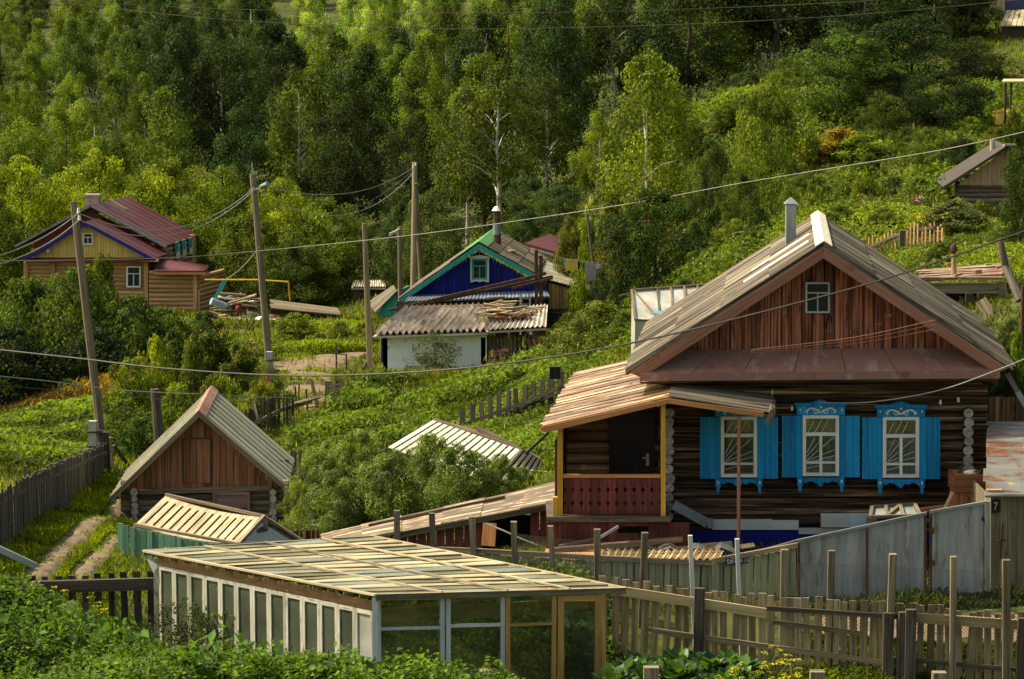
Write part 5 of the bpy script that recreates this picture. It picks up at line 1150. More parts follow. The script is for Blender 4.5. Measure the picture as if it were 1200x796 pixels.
for x, y, Y in ((1079, 318, 63.5), (1110, 313, 63.8), (1119, 327, 61.9), (1143, 324, 62.5), (1155, 314, 63.5), (1168, 318, 63), (1178, 311, 64)): q = P(x, y, Y) + V(0, 0, .05); mb.box(q, V(R.uniform(.1, .22), R.uniform(-.05, .05), R.uniform(0, .05)), V(0, .1, 0), V(0, 0, R.uniform(.04, .1)))
ro = mb.build("roof", M("rusty_sheet_strips", (.15, .07, .04), (.30, .18, .10), (.40, .33, .22), .55, sx=.6, sy=5, rough=.5, var=.4), t)
mb = MB(); mb.tube([P(1118, 325, 62.5), P(1117.5, 296, 62.5)], .07, .05, n=8); mb.m = 1; mb.ball(P(1117.5, 292, 62.5), .09, .09, .14); mb.build("vent_pipe", [m_rail, m_rust], ro)
mb = MB(); mb.rc(1094, 332, 1170, 344, Ys, .15); mb.rc(1080, 332, 1093, 380, Ys + .1, .12); mb.rc(1170, 330, 1180, 380, Ys + .1, .12); mb.build("lintel_and_posts", m_grey, t)
mb = MB(); mb.rc(1085, 332, 1185, 392, Ys + 2.2, .1); mb.build("rear_wall", m_dark, t)
mb = MB()
for x, y, w in ((1108, 350, 5), (1115, 352, 4), (1124, 347, 5), (1131, 344, 9), (1147, 344, 5), (1153, 346, 7)): mb.px([(x, 395), (x + w, 395), (x + w + R.uniform(-2, 2), y + 2), (x + R.uniform(-2, 2), y)], Ys + .6 + R.uniform(0, .1), .05)
mb.build("broken_boards", m_grey, t)
tag(MB().bar(P(1149, 352, 60.5), P(1180, 398, 60), .28, .06, V(0, -1, 0)).build("plank", m_grey), "wide grey plank leaning down from the tumbledown shelter", "plank")
tag(MB().tube([P(1172, 280, 60), P(1178, 312, 60), P(1196, 352, 59.5)], .07, .11, 8, wob=.1).build("dead_trunk", m_greyd), "thick dark leaning trunk right of the tumbledown shelter", "trunk")
tag(MB().tube([P(1168, 401, 58.5), P(1290, 407, 58.5)], .035, n=6).build("gas_pipe", m_gas), "yellow gas pipe crossing above the board fence at right", "pipe")
t = thing("picket_fence", "thin brown lath fence with sloping rail on the right hillside garden", "fence", GP(1060, 74))
mb = MB(); planks(mb, [(1016, 282, 75.5), (1052, 270, 74.4)], .05, .11, jz=.1); mb.build("picket_row", m_lightlog, t); mb = MB(); planks(mb, [(1060, 266, 74), (1106, 262, 73)], .05, .08, jz=.12); mb.build("picket_row", m_lightlog, t)
mb = MB(); railline(mb, [(1018, 290, 75.4), (1057, 272.5, 74.2)], .06, .08); railline(mb, [(1057, 272.5, 74.2), (1094, 266, 73.3)], .06, .08); q = P(1057, 270, 74.1); mb.box(V(q.x - .08, 74, T(q.x, 74) - .1), V(.16, 0, 0), V(0, .14, 0), V(0, 0, q.z - T(q.x, 74) + .1)); mb.build("rail", m_greyd, t)
t = thing("hut", "distant hut with pale slatted roof and dark blue upper wall at top right", "hut", GP(1190, 150))
mb = MB(); n = 9; a, b, c, d = P(1180, 12, 152), P(1172, 30, 149), P(1230, 30, 149), P(1230, 10, 152)
for k in range(n): mb.sheet(a.lerp(d, k / n), b.lerp(c, k / n), b.lerp(c, (k + .85) / n), a.lerp(d, (k + .85) / n), .06)
mb.build("slatted_roof", m_slat, t); mb = MB(); mb.rc(1175, 31, 1230, 56, 149.5, .2); mb.build("lower_wall", m_greyd, t); mb = MB(); mb.rc(1178, -14, 1235, 13, 152.2, .2); mb.build("upper_wall", plain("slate_blue_wall", (.04, .06, .12), .6), t)
mb = MB(); mb.rc(1171, -10, 1177.5, 14, 152, .3); mb.build("corner_post", m_rail, t)
t = thing("pergola", "dark post-and-beam pergola frame above the yellow tubs", "pergola", GP(1190, 118))
mb = MB()
for x in (1178, 1189, 1230): q = P(x, 95, 118); z = T(q.x, 118); MB().box(V(q.x, 118 + (1 if x == 1189 else 0), z), V(.09, 0, 0), V(0, .09, 0), V(0, 0, q.z - z)).build("post", m_greyd, t)
mb = MB(); mb.sheet(P(1174, 95.5, 117.6), P(1240, 95, 117.6), P(1240, 92, 119.5), P(1176, 92.5, 119.5), .08); mb.bar(P(1186, 125, 118.5), P(1235, 125, 118.5), .1, .12); mb.build("beam", m_rail, t)
for (x, y0, w, lb) in ((1171, 130, 5.4, "larger yellow tub under the hillside pergola"), (1183, 129, 3.6, "smaller yellow tub behind the pergola post")):
    a = P(x, y0, 117.5); z = P(x, 146, 117.5).z; mb = MB(); r = w * 117.5 / 3000
    mb.tube([V(a.x, 117.5, z), V(a.x, 117.5, a.z - .05)], r * .9, r, 12); mb.tube([V(a.x, 117.5, a.z - .1), V(a.x, 117.5, a.z)], r * 1.08, n=12); tag(mb.build("tub", M("yellow_tub", (.55, .33, .05), (.68, .46, .1), sx=3, sy=3)), lb, "tub")
t = thing("roof_sheet", "old grey roof of a sunken cellar among bushes on the right slope", "roof", GP(1075, 112))
mb = MB(); a, b, c, d = P(1050, 196, 110), P(1056, 200, 110), P(1104, 176, 112), P(1098, 170, 113); mb.sheet(a, d, c, b, .1); mb.build("roof_slab", m_slatew, t)
mb = MB(); z = T(a.x, 111); mb.prism([V(b.x, b.y, z - .5), V(c.x, c.y, z - .5), c - V(0, 0, .1), b - V(0, 0, .1)], V(0, .1, 0)); mb.build("wall", m_greyd, t)
for pts, lb, mt in (([(892, 61, 168), (918, 62, 168)], "far grey board fence at the top of the hillside clearing", m_picket), ([(893, 100, 158), (915, 87, 162)], "far dark board fence slanting below the grey one on the hillside", m_greyd), ([(843, 120, 150), (890, 112, 154)], "far pale picket fence lowest in the hillside clearing", m_grey)):
    t = thing("board_fence", lb, "fence", P(*pts[0])); mb = MB(); planks(mb, pts, .16, .03, jz=.08); mb.build("boarding", mt, t); mb = MB(); railline(mb, [(x, y + 5, Y) for x, y, Y in pts], .06, .1, .1); mb.build("rail", m_greyd, t)
t = thing("board_fence", "dark picket remnant in the greenery left of the stove pipe", "fence", GP(840, 92))
mb = MB(); planks(mb, [(826, 288, 92), (848, 279, 93)], .14, .16, jz=.1, lean=.08); mb.build("boarding", m_greyd, t); mb = MB(); planks(mb, [(848, 276, 93), (872, 272, 94)], .25, .15, jz=.1); mb.build("boarding", m_greyd, t); mb = MB(); railline(mb, [(826, 296, 92), (872, 282, 94)], .06, .1, .1); mb.build("rail", m_greyd, t)
for i in range(46):
    x = R.uniform(246, 322); y = 384 - R.random() ** 1.6 * (38 if x < 305 else 14); Yj = 137.5 + (384 - y) * .16; l = R.uniform(5, 22); a = R.uniform(-.5, .35)
    tag(MB().bar(P(x - l / 2, y + a * l * .4, Yj), P(x + l / 2, y - a * l * .4, Yj + R.uniform(-.4, .4)), R.uniform(.12, .7), R.uniform(.06, .16)).build("scrap_board", R.choice([m_grey, m_grey, m_greyd, m_rail, m_picket, m_red2, m_white])), "weathered board in the tumbled scrap heap beside the timber house", "board", "boards in the scrap heap")
# junk yard beside the timber house
t = thing("long_shed", "long low dark plank shed with grey board roof beside the scrap yard", "shed", GP(355, 146))
a, b, c, d = P(316, 351, 148), P(318, 361, 144), P(400, 369, 144), P(396, 361, 148)
mb = MB(); n = 5
for k in range(n): mb.sheet(a.lerp(b, k / n) + V(R.uniform(-.3, .3), 0, .05 * (k % 2)), d.lerp(c, k / n), d.lerp(c, (k + .95) / n), a.lerp(b, (k + .95) / n), .08)
mb.build("roof", m_grey, t)
mb = MB(); x = 318
while x < 396: mb.rc(x + .2, 362.5 + (x - 318) * .09, x + 3.3, 385, 144.4 + R.uniform(0, .1), .08); x += 3.5
mb.build("wall", m_greyd, t)
t = thing("gas_pipe", "yellow overhead gas pipe on thin posts beside the scrap yard", "pipe", GP(300, 143))
mb = MB(); mb.tube([P(240, 328, 143), P(300, 328, 143), P(338, 330.5, 143)], .055, n=6); mb.tube([P(338, 330.5, 143), P(340, 352, 143)], .055, n=6); mb.build("pipe", m_gas, t)
mb = MB(); q = P(287, 328, 143); mb.tube([q, V(q.x, q.y, T(q.x, q.y))], .06, n=6); mb.build("post", m_rust, t)
for dx in (0, 3): tag(MB().bar(P(251 + dx, 350, 142), P(262 + dx * 1.1, 328.5, 142.4), .1, .06, V(0, -1, 0)).build("teal_board", m_teal), "left teal board leaning on the yellow pipe" if dx == 0 else "right teal board leaning on the yellow pipe", "board")
for i, (x0, y0, x1, y1, w, mt) in enumerate(((246, 362, 290, 356, .5, m_grey), (258, 344, 288, 346, .5, m_grey), (255, 348, 276, 350, .3, m_white), (268, 355, 300, 346, 1.1, m_picket), (284, 356, 303, 358, .9, m_rail), (240, 372, 278, 370, .5, m_greyd), (262, 365, 300, 362, .4, m_greyd), (296, 350, 312, 352, .8, m_grey), (250, 368, 266, 373, .3, m_rail))):
    tag(MB().bar(P(x0, y0, 141 - .1 * i), P(x1, y1, 141 - .1 * i), w, .1).build("plank", mt), ("broad tan board lying flat in the scrap yard" if i == 4 else "white board on the scrap yard pile" if i == 2 else "pale sheet tilted on the scrap yard pile" if i == 3 else "weathered grey plank in the scrap yard pile"), "plank", "scrap yard planks")
mb = MB(); q = P(256, 356, 139.5); mb.tube([q + V(-.4, 0, .15), q + V(.35, .3, -.2)], .22, n=10); tag(mb.build("barrel", plain("pale_blue_drum", (.20, .28, .32), .6)), "pale blue drum lying beside the timber house annex", "drum")
mb = MB(); q = P(306, 377, 138.5); mb.ball(q, .4, .4, .3, 10); tag(mb.build("tank", m_white), "white rounded tank in the scrap yard", "tank")
mb = MB(); q = P(299, 384, 138); mb.ball(q, .3, .3, .28, 8); tag(mb.build("ball", m_pale), "cream round stone below the white tank", "stone")
mb = MB(); q = P(279, 362, 139); mb.ball(q, .17, .15, .2, 8); mb.bar(q + V(-.2, 0, -.2), q + V(-.3, 0, -1), .12, .12); tag(mb.build("engine_block", plain("crimson_paint", (.25, .015, .03), .5)), "dark crimson engine part in the scrap yard", "scrap")
for (x0, y0, x1, y1, lb) in ((283, 370, 288, 382, "left upright pale green sheet in the scrap yard"), (289, 366, 295, 383, "right taller pale green sheet in the scrap yard")): tag(MB().rc(x0, y0, x1, y1, 138.5, .1).build("metal_sheet", plain("pale_green_sheet", (.30, .34, .27), .6)), lb, "sheet")
t = thing("nest_box", "small orange-fronted box on a stake among the flowers", "box", GP(298, 117))
MB().rc(294.5, 402, 301, 408, 117, .15).build("box_front", m_orange, t); MB().bar(P(297, 408, 117.1), P(297, 417, 117.1), .08, .08, V(0, 1, 0)).build("stake", m_greyd, t)
t = thing("stake_fence", "two thin stakes with a rail beside the dirt road", "fence", GP(400, 112))
mb = MB()
for x, y in ((405, 415), (393, 402)): q = P(x, y, 112); z = T(q.x, 112); MB().box(V(q.x, 112, z), V(.07, 0, 0), V(0, .07, 0), V(0, 0, q.z - z)).build("stake", m_greyd, t)
MB().bar(P(388, 414, 112), P(407, 416, 112), .05, .05).build("rail", m_greyd, t)
# ------------------------------------------------------------------ poles, stubs and wires
def pole(name, label, x0, y0, Y, x1, ytop, r, stub=None, mt=None, extra=None, dY=0):
    t = thing(name, label, "pole", GP(x0, Y)); b = GP(x0, Y) - V(0, 0, .5); q = P(x1, ytop, Y + dY)
    MB().tube([b, b.lerp(q, .35), b.lerp(q, .7), q], r * 1.15, r * .85, 10, wob=.04).build("shaft", mt or m_pole, t)
    if stub:
        x, y = stub; c = P(x, y, Y - .3); z = T(c.x, Y - .3); m = MB(); m.box(V(c.x - .12, Y - .45, z - .3), V(.24, 0, 0), V(0, .22, 0), V(0, 0, c.z - z + .3)); m.build("concrete_stub", m_conc, t)
        for dz in (.35, .8): MB().box(V(c.x - .16, Y - .5, c.z - dz), V(.55, 0, 0), V(0, .5, 0), V(0, 0, .04)).build("wire_binding", m_rust, t)
    if extra: extra(t)
    return t
def arms(pts):
    def f(t):
        for x, y, Y in pts: q = P(x, y, Y); MB().tube([q, q + V(0, 0, .16)], .06, .04, 6).build("insulator", m_white, t)
    return f
pole("utility_pole", "leaning grey utility pole with concrete stub in front of the timber house", 121, 542, 78, 86, 236, .125, (109, 493), extra=arms(((92, 250, 77.8), (93, 258, 77.8))))
def lampx(t):
    m = MB(); m.bar(P(299, 222, 99.6), P(313, 217, 99.2), .05, .05); m.tube([P(306, 219, 99.4), P(314, 216, 99.2)], .09, .12, 8); m.tube([P(296, 205, 100), P(295.5, 190, 100)], .03, n=5); m.build("lamp_arm", m_zinc, t)
pole("utility_pole", "tall brown utility pole with small lamp and concrete stub by the dirt road", 318, 452, 100, 296, 204, .14, (316, 412), extra=lampx)
pole("utility_pole", "grey utility pole with a forked foot left of the white outbuilding", 434, 437, 112, 427, 262, .13, extra=lambda t: (MB().bar(P(423, 437, 112), P(436, 420, 112), .16, .16, V(0, -1, 0)).build("foot_brace", m_greyd, t)))
pole("utility_pole", "pale tall utility pole whose top carries the wires left of the blue house", 484, 360, 138, 486, 190, .16, dY=1, mt=M("pale_pole_wood", (.17, .125, .07), (.36, .28, .17), sx=.5, sy=20, var=.1), extra=arms(((484, 198, 138.5), (487, 194, 138.5))))
pole("brace_pole", "thinner brace pole leaning against the pale tall utility pole", 497, 350, 139.5, 487, 215, .15, dY=-.8, mt=m_pole)
pole("lamp_pole", "short brown pole with a small street lamp near the blue house", 470, 362, 132, 468, 266, .13, extra=lambda t: (MB().tube([P(469, 268, 132), P(463, 272, 131.4), P(457, 275, 131)], .05, .1, 6).build("lamp", m_conc, t)))
pole("pole", "thin dark pole leaning on the hillside behind the rowan tree", 703, 312, 118, 688, 251, .07, mt=m_greyd)
pole("pole", "dark thick post in the bushes behind the bathhouse roof", 189, 525, 74, 181, 456, .16, mt=m_greyd)
pole("stake", "dark bare stake in the greenery near the dark picket remnant", 846, 322, 88, 834, 274, .04, mt=m_greyd)
pole("pole", "rusty thin pipe post at the right edge below the shelter", 1199, 420, 57, 1199, 335, .05, mt=m_rust)
def sag(a, b, s, n=18):
    return [a.lerp(b, k / n) - V(0, 0, 4 * s * (k / n) * (1 - k / n)) for k in range(n + 1)]
def wire(label, pts, r, mt):
    q = []
    for (a, b, s) in pts: q += sag(a, b, s)[(1 if q else 0):]
    tag(MB().tube(q, r, n=5).build("power_line", mt), label, "wire")
def wpx(label, pts, r, mt):
    Q = [P(*p) for p in pts]; q = []
    for i in range(len(Q) - 1):
        p0, p1, p2, p3 = Q[max(0, i - 1)], Q[i], Q[i + 1], Q[min(len(Q) - 1, i + 2)]
        for k in range(6):
            s = k / 6; q.append(.5 * ((2 * p1) + (p2 - p0) * s + (2 * p0 - 5 * p1 + 4 * p2 - p3) * s * s + (-p0 + 3 * p1 - 3 * p2 + p3) * s ** 3))
    q.append(Q[-1]); tag(MB().tube(q, r, n=5).build("power_line", mt), label, "wire")
wpx("thick dark cable sagging across the whole scene before the log house gable", [(-60, 402, 46), (0, 410, 45.6), (100, 421, 45), (190, 431.5, 44.4), (330, 440, 43.6), (470, 437, 42.8), (600, 425, 42.2), (740, 402, 41.8), (890, 366.5, 41.6), (1050, 323, 41.6), (1200, 271, 41.8), (1260, 250, 42)], .016, m_wire)
wpx("long pale cable rising to the right across the hillside above the house roofs", [(-40, 306, 92), (180, 303, 96), (300, 294.5, 98), (480, 276, 96), (640, 254, 92), (760, 235, 89), (870, 214.5, 87), (1050, 185, 84), (1130, 170.5, 82), (1260, 141, 80)], .015, m_wirep)
a1, a2, b1, b2 = P(92, 250, 77.7), P(93, 258, 77.7), P(298, 220, 99.8), P(298, 222.5, 99.8)
wire("upper pale cable between the leaning grey pole and the brown lamp pole", [(a1, b1, 1.0)], .017, m_wirep); wire("lower pale cable between the leaning grey pole and the brown lamp pole", [(a2, b2, 1.05)], .017, m_wirep)
wire("upper cable running off left from the leaning grey pole", [(P(-40, 308, 60), a1, .25)], .017, m_wirep); wire("lower cable running off left from the leaning grey pole", [(P(-40, 316, 60), a2, .3)], .017, m_wirep)
c1, c2 = P(484, 197, 138.4), P(484, 203, 138.4)
wire("upper cable between the brown lamp pole and the pale tall pole", [(P(310, 218, 99.8), c1, .8)], .017, m_wirep); wire("lower sagging cable between the brown lamp pole and the pale tall pole", [(P(300, 222, 99.8), c2, 1.6)], .017, m_wirep)
wire("thin middle cable below the pale tall pole's top", [(P(378, 256, 120), P(484, 200, 138.3), .4)], .018, m_wire)
0 and wire("thin cable curling up left from the pale tall pole's top", [(P(463, 166, 150), P(484, 192, 138.4), .2)], .025, m_wirep)
wire("guy wire from the brown lamp pole down to the teal boards", [(P(304, 290, 99.5), P(262, 328, 140), .2)], .022, m_wirep)
wpx("upper thin power line across the forest top", [(-50, -8, 60), (200, 8, 62), (420, 14, 64), (620, 15, 66), (800, 11, 68), (1000, 2, 70), (1130, -8, 72)], .007, m_pole)
wpx("lower thin power line across the forest top", [(-50, -16, 60), (60, 1, 61), (250, 22, 62), (420, 31, 64), (560, 34, 65), (760, 30, 67), (950, 21, 69), (1100, 9, 71), (1250, -6, 73)], .008, m_pole)
wpx("thin low cable crossing the weathered fence at far left", [(-30, 438, 62), (60, 447, 64), (140, 457, 66), (240, 462, 70), (330, 466, 76), (420, 466, 82)], .012, m_wirep)
wpx("thin lowest cable crossing the potato field at far left", [(-30, 449, 62), (60, 457, 64), (140, 464, 66), (240, 470, 70), (420, 474, 82)], .009, m_wire)
wpx("white service cable looping from the log house eave to the right", [(960, 472, 50.2), (1010, 472, 49.9), (1060, 466, 49.6), (1110, 455, 49.4), (1160, 437, 49.2), (1200, 421, 49), (1250, 398, 48.8)], .012, m_wirep)
for k, (y0, y1) in enumerate(((410, 375), (412, 380), (414, 386))):
    wpx(["top", "middle", "bottom"][k] + "most of three thin wires stretched before the red-brown gable", [(880, y0, 49.6), (1000, (y0 + y1) / 2 + 3, 49.5), (1096, y1, 49.4)], .006, m_fascia)
# nearest stakes at the bottom edge
for x, y, w, lb in ((166, 793, 14, "leftmost stake top at the bottom edge before the potato bed"), (370, 790, 20, "stake top at the bottom edge below the greenhouse's glass side"), (571, 787, 19, "stake top at the bottom edge before the greenhouse door side"), (762, 783, 18, "stake top at the bottom edge before the cabbages"), (957, 788, 17, "stake top at the bottom edge before the dill flowers"), (1100, 789, 16, "rightmost stake top at the bottom edge before the picket fence")):
    Y = 36; q = P(x, y, Y); z = T(q.x, Y); ww = w * Y / 3000; mb = MB(); mb.box(V(q.x - ww / 2, Y, z - .3), V(ww, 0, 0), V(0, ww * .8, 0), V(R.uniform(-.02, .02), 0, q.z - z + .3)); tag(mb.build("stake", m_grey), lb, "stake", "stakes along the bottom edge")
# ------------------------------------------------------------------ ground cover nobody could count
def in_tracks(xy, grow=1.0):
    m = np.zeros(len(xy), bool)
    for tr in TR:
        for x, y, w in tr: m |= ((xy[:, 0] - x) ** 2 + (xy[:, 1] - y) ** 2) < (w * 1.05 + .06) ** 2
    return m
def region(poly, n, lod=True, excl=True):
    """n ground points inside a field whose corners are (px, distance)"""
    pg = [(X(p, y), y) for p, y in poly]; ys = [q[1] for q in pg]; xs = [q[0] / q[1] for q in pg]; out = []; c = 0
    while c < n:
        k = n * 2; u = NR.uniform(min(xs), max(xs), k); y = np.exp(NR.uniform(math.log(min(ys)), math.log(max(ys)), k)) if lod else NR.uniform(min(ys), max(ys), k); x = u * y
        ins = np.zeros(k, bool); j = len(pg) - 1
        for i in range(len(pg)):
            xi, yi = pg[i]; xj, yj = pg[j]
            with np.errstate(divide='ignore', invalid='ignore'):
                ins ^= ((yi > y) != (yj > y)) & (x < (xj - xi) * (y - yi) / (yj - yi) + xi)
            j = i
        q = np.c_[x, y][ins]; out.append(q); c += len(q)
    q = np.concatenate(out)[:n]; return q[~in_tracks(q)] if excl else q
def patchy(q, s, seed):
    a = np.random.default_rng(seed).uniform(0, 6.28, (5, 2)); f = np.random.default_rng(seed + 1).uniform(.5, 1.6, (5, 2)) / s; v = 0
    for k in range(5): v = v + np.sin(q[:, 0] * f[k, 0] + a[k, 0] + np.sin(q[:, 1] * f[k, 1] * .7)) * np.sin(q[:, 1] * f[k, 1] + a[k, 1])
    return np.clip(.5 + v / 4, 0, 1)
def cover(name, label, poly, n, h, size, color, up=.8, wid=.3, lod=True, mat=None, seed=1, clump=2.5, cat="plants", thin=0.0):
    q = region(poly, n, lod, not thin)
    if thin: q = q[patchy(q, clump, seed) > thin]
    z = Tn(q[:, 0], q[:, 1]); pt = patchy(q, clump, seed); N = len(q)
    hh = NR.random(N) * (h[0] + (h[1] - h[0]) * pt)
    d = rdir(N) + np.array([0, 0, up * 2]); nm = rdir(N) * .6 + np.array([0, -.1, 1.0 if up < .8 else .1])
    pt = np.clip((.6 * pt + .4 * patchy(q, clump * .3, seed + 40) - .5) * 1.9 + .5, 0, 1); sz = size * NR.uniform(.5, 1.6, N)
    if lod: sz = sz * np.clip(q[:, 1] / np.median(q[:, 1]), .6, 2)
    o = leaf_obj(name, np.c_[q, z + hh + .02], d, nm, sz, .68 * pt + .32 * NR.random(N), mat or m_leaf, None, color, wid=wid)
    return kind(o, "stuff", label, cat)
cover("meadow_grass", "uneven green grass covering the slopes", [(-260, 46), (1450, 46), (1450, 165), (-260, 165)], 230000, (.03, .2), .2, (.12, .14, .014), .9, .1, mat=m_grass, seed=3, clump=3, cat="grass")
cover("verge_grass", "short bright grass along the dirt path ruts", [(-30, 46), (128, 46), (128, 56), (150, 70), (120, 72), (20, 56)], 70000, (.01, .07), .09, (.12, .15, .013), .6, .13, lod=False, mat=m_grass, seed=5, clump=1.2, cat="grass")
cover("lane_grass", "dark grass along the lane before the grey gate", [(930, 43.6), (1260, 42.8), (1260, 47), (1120, 47), (930, 46)], 14000, (.02, .2), .14, (.05, .065, .012), .7, .1, lod=False, mat=m_grass, seed=6, clump=.8, cat="grass")
cover("yard_weeds", "small weeds around the low fences", [(430, 44), (720, 43.5), (720, 47), (430, 49)], 9000, (.05, .35), .12, (.06, .085, .015), .3, lod=False, seed=7, clump=.8, cat="weeds")
cover("field_weeds", "lush leafy green weeds filling the field left of the porch", [(330, 64), (660, 62), (690, 80), (680, 104), (560, 102), (440, 101), (395, 94), (330, 84)], 90000, (.02, .36), .15, (.105, .145, .014), .15, seed=8, clump=2.2, cat="weeds")
cover("tall_weeds", "taller rough weeds standing in clumps across the field", [(335, 66), (500, 66), (520, 80), (690, 84), (670, 100), (560, 98), (440, 100), (395, 94), (335, 84)], 45000, (.15, .8), .19, (.085, .12, .016), .35, .26, seed=61, clump=1.3, cat="weeds", thin=.56)
cover("hill_herbs", "taller herb clumps scattered over the right hillside", [(690, 74), (820, 78), (1000, 86), (1110, 86), (1110, 91), (1250, 91), (1300, 125), (1000, 145), (760, 145), (690, 100)], 55000, (.15, 1.0), .2, (.075, .105, .014), .4, .26, seed=63, clump=1.6, cat="weeds", thin=.58)
cover("bare_stalks", "dry straw coloured stalks and seed heads on the slopes", [(200, 72), (700, 64), (1200, 62), (1250, 120), (760, 140), (200, 135)], 9000, (.2, .8), .2, (.20, .17, .06), 1.3, .05, mat=m_grass, seed=65, clump=1.1, cat="weeds", thin=.55)
cover("dry_weeds", "yellowish brown weeds in the upper field", [(420, 92), (580, 92), (600, 102), (450, 104)], 6000, (.1, .5), .16, (.115, .12, .02), .9, .1, seed=9, clump=2, mat=m_grass, cat="weeds")
cover("potato_field", "leafy potato field behind the weathered plank fence", [(-120, 74), (70, 72), (118, 80), (112, 101), (-120, 102)], 44000, (.1, .5), .18, (.105, .145, .013), .1, seed=10, clump=1.2, cat="potato plants")
cover("rusty_weeds", "band of reddish brown weeds behind the potato field", [(-120, 102), (180, 101), (215, 106), (-120, 107.5)], 9000, (.2, 1.0), .24, (.13, .085, .025), .7, .12, seed=11, clump=2, mat=m_grass, cat="weeds")
cover("hillside_weeds", "thick sunlit weeds and herbs on the right hillside", [(690, 74), (820, 78), (1000, 68), (1250, 62), (1300, 130), (1000, 150), (760, 150), (640, 128), (690, 100)], 150000, (.02, .55), .16, (.115, .145, .014), .3, seed=12, clump=3, cat="weeds")
cover("yard_herbs", "tall weeds before the scrap yard and timber house", [(170, 112), (430, 118), (430, 136), (335, 130), (330, 122), (170, 122)], 26000, (.05, .6), .2, (.12, .145, .014), .4, .2, seed=13, clump=2.5, cat="weeds")
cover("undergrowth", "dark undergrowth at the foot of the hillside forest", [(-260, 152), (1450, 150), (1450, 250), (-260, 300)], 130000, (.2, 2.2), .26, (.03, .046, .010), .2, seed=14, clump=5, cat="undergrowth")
cover("front_grass", "rough grass and weeds at the foot of the picket fence", [(640, 36), (1260, 36), (1260, 44), (700, 44)], 30000, (.02, .3), .13, (.085, .11, .013), .6, .14, lod=False, mat=m_grass, seed=21, clump=.8, cat="grass")
cover("track_grass", "grass tufts creeping over the dirt road and path ruts", [(-20, 46), (140, 46), (150, 68), (20, 58)], 9000, (.01, .05), .07, (.11, .14, .013), .6, .13, lod=False, mat=m_grass, seed=44, clump=.5, cat="grass", thin=.54)
cover("track_grass", "grass tufts and weeds creeping over the dirt road bend", [(310, 90), (440, 90), (450, 124), (300, 124)], 16000, (.02, .2), .16, (.11, .14, .013), .6, .13, lod=False, mat=m_grass, seed=45, clump=1.0, cat="grass", thin=.66)
def potato_bed():
    pl = region([(-140, 34.5), (620, 34.5), (610, 37.6), (430, 39.6), (280, 40.6), (190, 42.2), (120, 43.6), (60, 44.6), (20, 45.2), (-140, 44)], 720, False)
    C = []; Dd = []; Nn = []; Ss = []; Rr = []
    for x, y in pl:
        k = 95; h = R.uniform(.28, .75) * (1.0 if y < 41 else .8); w = R.uniform(.22, .42); q = rdir(k); q[:, 2] = np.abs(q[:, 2]); rad = NR.uniform(.55, 1.05, k)
        c = q * rad[:, None] * np.array([w, w, h]) + np.array([x, y, T(x, y) + .02]); C.append(c); Dd.append(q * np.array([1, 1, .2]) + rdir(k) * .5); Nn.append(rdir(k) * .45 + q * .5 + np.array([0, 0, .8])); Ss.append(NR.uniform(.05, .1, k) * R.uniform(.8, 1.5)); Rr.append(NR.random(k) * .5 + R.random() * .5)
    o = leaf_obj("potato_bed", np.concatenate(C), np.concatenate(Dd), np.concatenate(Nn), np.concatenate(Ss), np.concatenate(Rr), m_leaf, None, (.085, .135, .012), wid=.36)
    kind(o, "stuff", "dense bed of leafy green potato plants in the foreground", "potato plants")
potato_bed()
cover("bed_weeds", "thin grass stalks and weeds growing up through the potato bed", [(-140, 35), (560, 35), (430, 39.4), (190, 42), (20, 45), (-140, 44)], 1500, (.25, .8), .14, (.10, .125, .02), 1.2, .04, lod=False, mat=m_grass, seed=31, clump=1.5, cat="weeds")
cover("bed_weeds", "broad dark weeds mixed into the potato bed", [(-140, 35), (560, 35), (430, 39.4), (190, 42), (20, 45), (-140, 44)], 5000, (.2, .75), .17, (.05, .10, .02), .2, .3, lod=False, seed=33, clump=.9, cat="weeds")
def vines():
    pl = region([(235, 44.6), (432, 41.5), (690, 42.6), (640, 44.5), (420, 46)], 300, False); C = []
    for x, y in pl: k = 120; C.append(np.c_[x + NR.normal(0, .16, k), y + NR.normal(0, .16, k), T(x, y) + .1 + NR.random(k) * R.uniform(.35, .95) * (1 if T(x, y) < -.4 else .6)])
    c = np.concatenate(C); n = len(c); kind(leaf_obj("tomato_vines", c, rdir(n) + [0, 0, -.4], rdir(n) + [0, 0, .6], NR.uniform(.08, .16, n), NR.random(n), m_leaf, None, (.09, .15, .018)), "stuff", "green tomato vines growing inside the glass greenhouse", "tomato plants")
vines()
# ------------------------------------------------------------------ trees
PR = []
def proto(*a, **k): t = make_tree(*a, **k); PR.append(t); t["H"] = a[2]; t["R"] = a[3]; return t
BI = [proto("birch_tree", 'tall', 10, 2.5, 1.6, 62, 190, .17, .8, m_birch, hang=.55, tr=.13, limbs=14) for _ in range(3)]
BF = [proto("birch_tree", 'tall', 10, 2.7, 2.8, 54, 170, .17, .75, m_birch, hang=.6, tr=.17, limbs=22) for _ in range(2)]
AS = [proto("broadleaf_tree", 'oval', 10, 3.0, 1.0, 66, 190, .175, .95, m_bark, tr=.16, limbs=10) for _ in range(3)]
CO = [proto("young_birch_tree", 'cone', 10, 2.4, .8, 66, 170, .16, .75, m_birch, hang=.3, tr=.12, limbs=8) for _ in range(2)]
MA = [proto("maple_tree", 'round', 8, 4.0, .3, 95, 190, .185, 1.0, m_bark, tr=.2, limbs=12) for _ in range(3)]
BU = [proto("bush", 'dome', 3, 2.0, .05, 80, 110, .14, .52, m_bark, tr=.06, limbs=12, parts=('stems', 'foliage')) for _ in range(3)]
AP = [proto("apple_bush", 'dome', 3, 2.0, .1, 120, 210, .085, .42, m_bark, lm=m_leafd, tr=.07, limbs=16, parts=('stems', 'foliage')) for _ in range(3)]
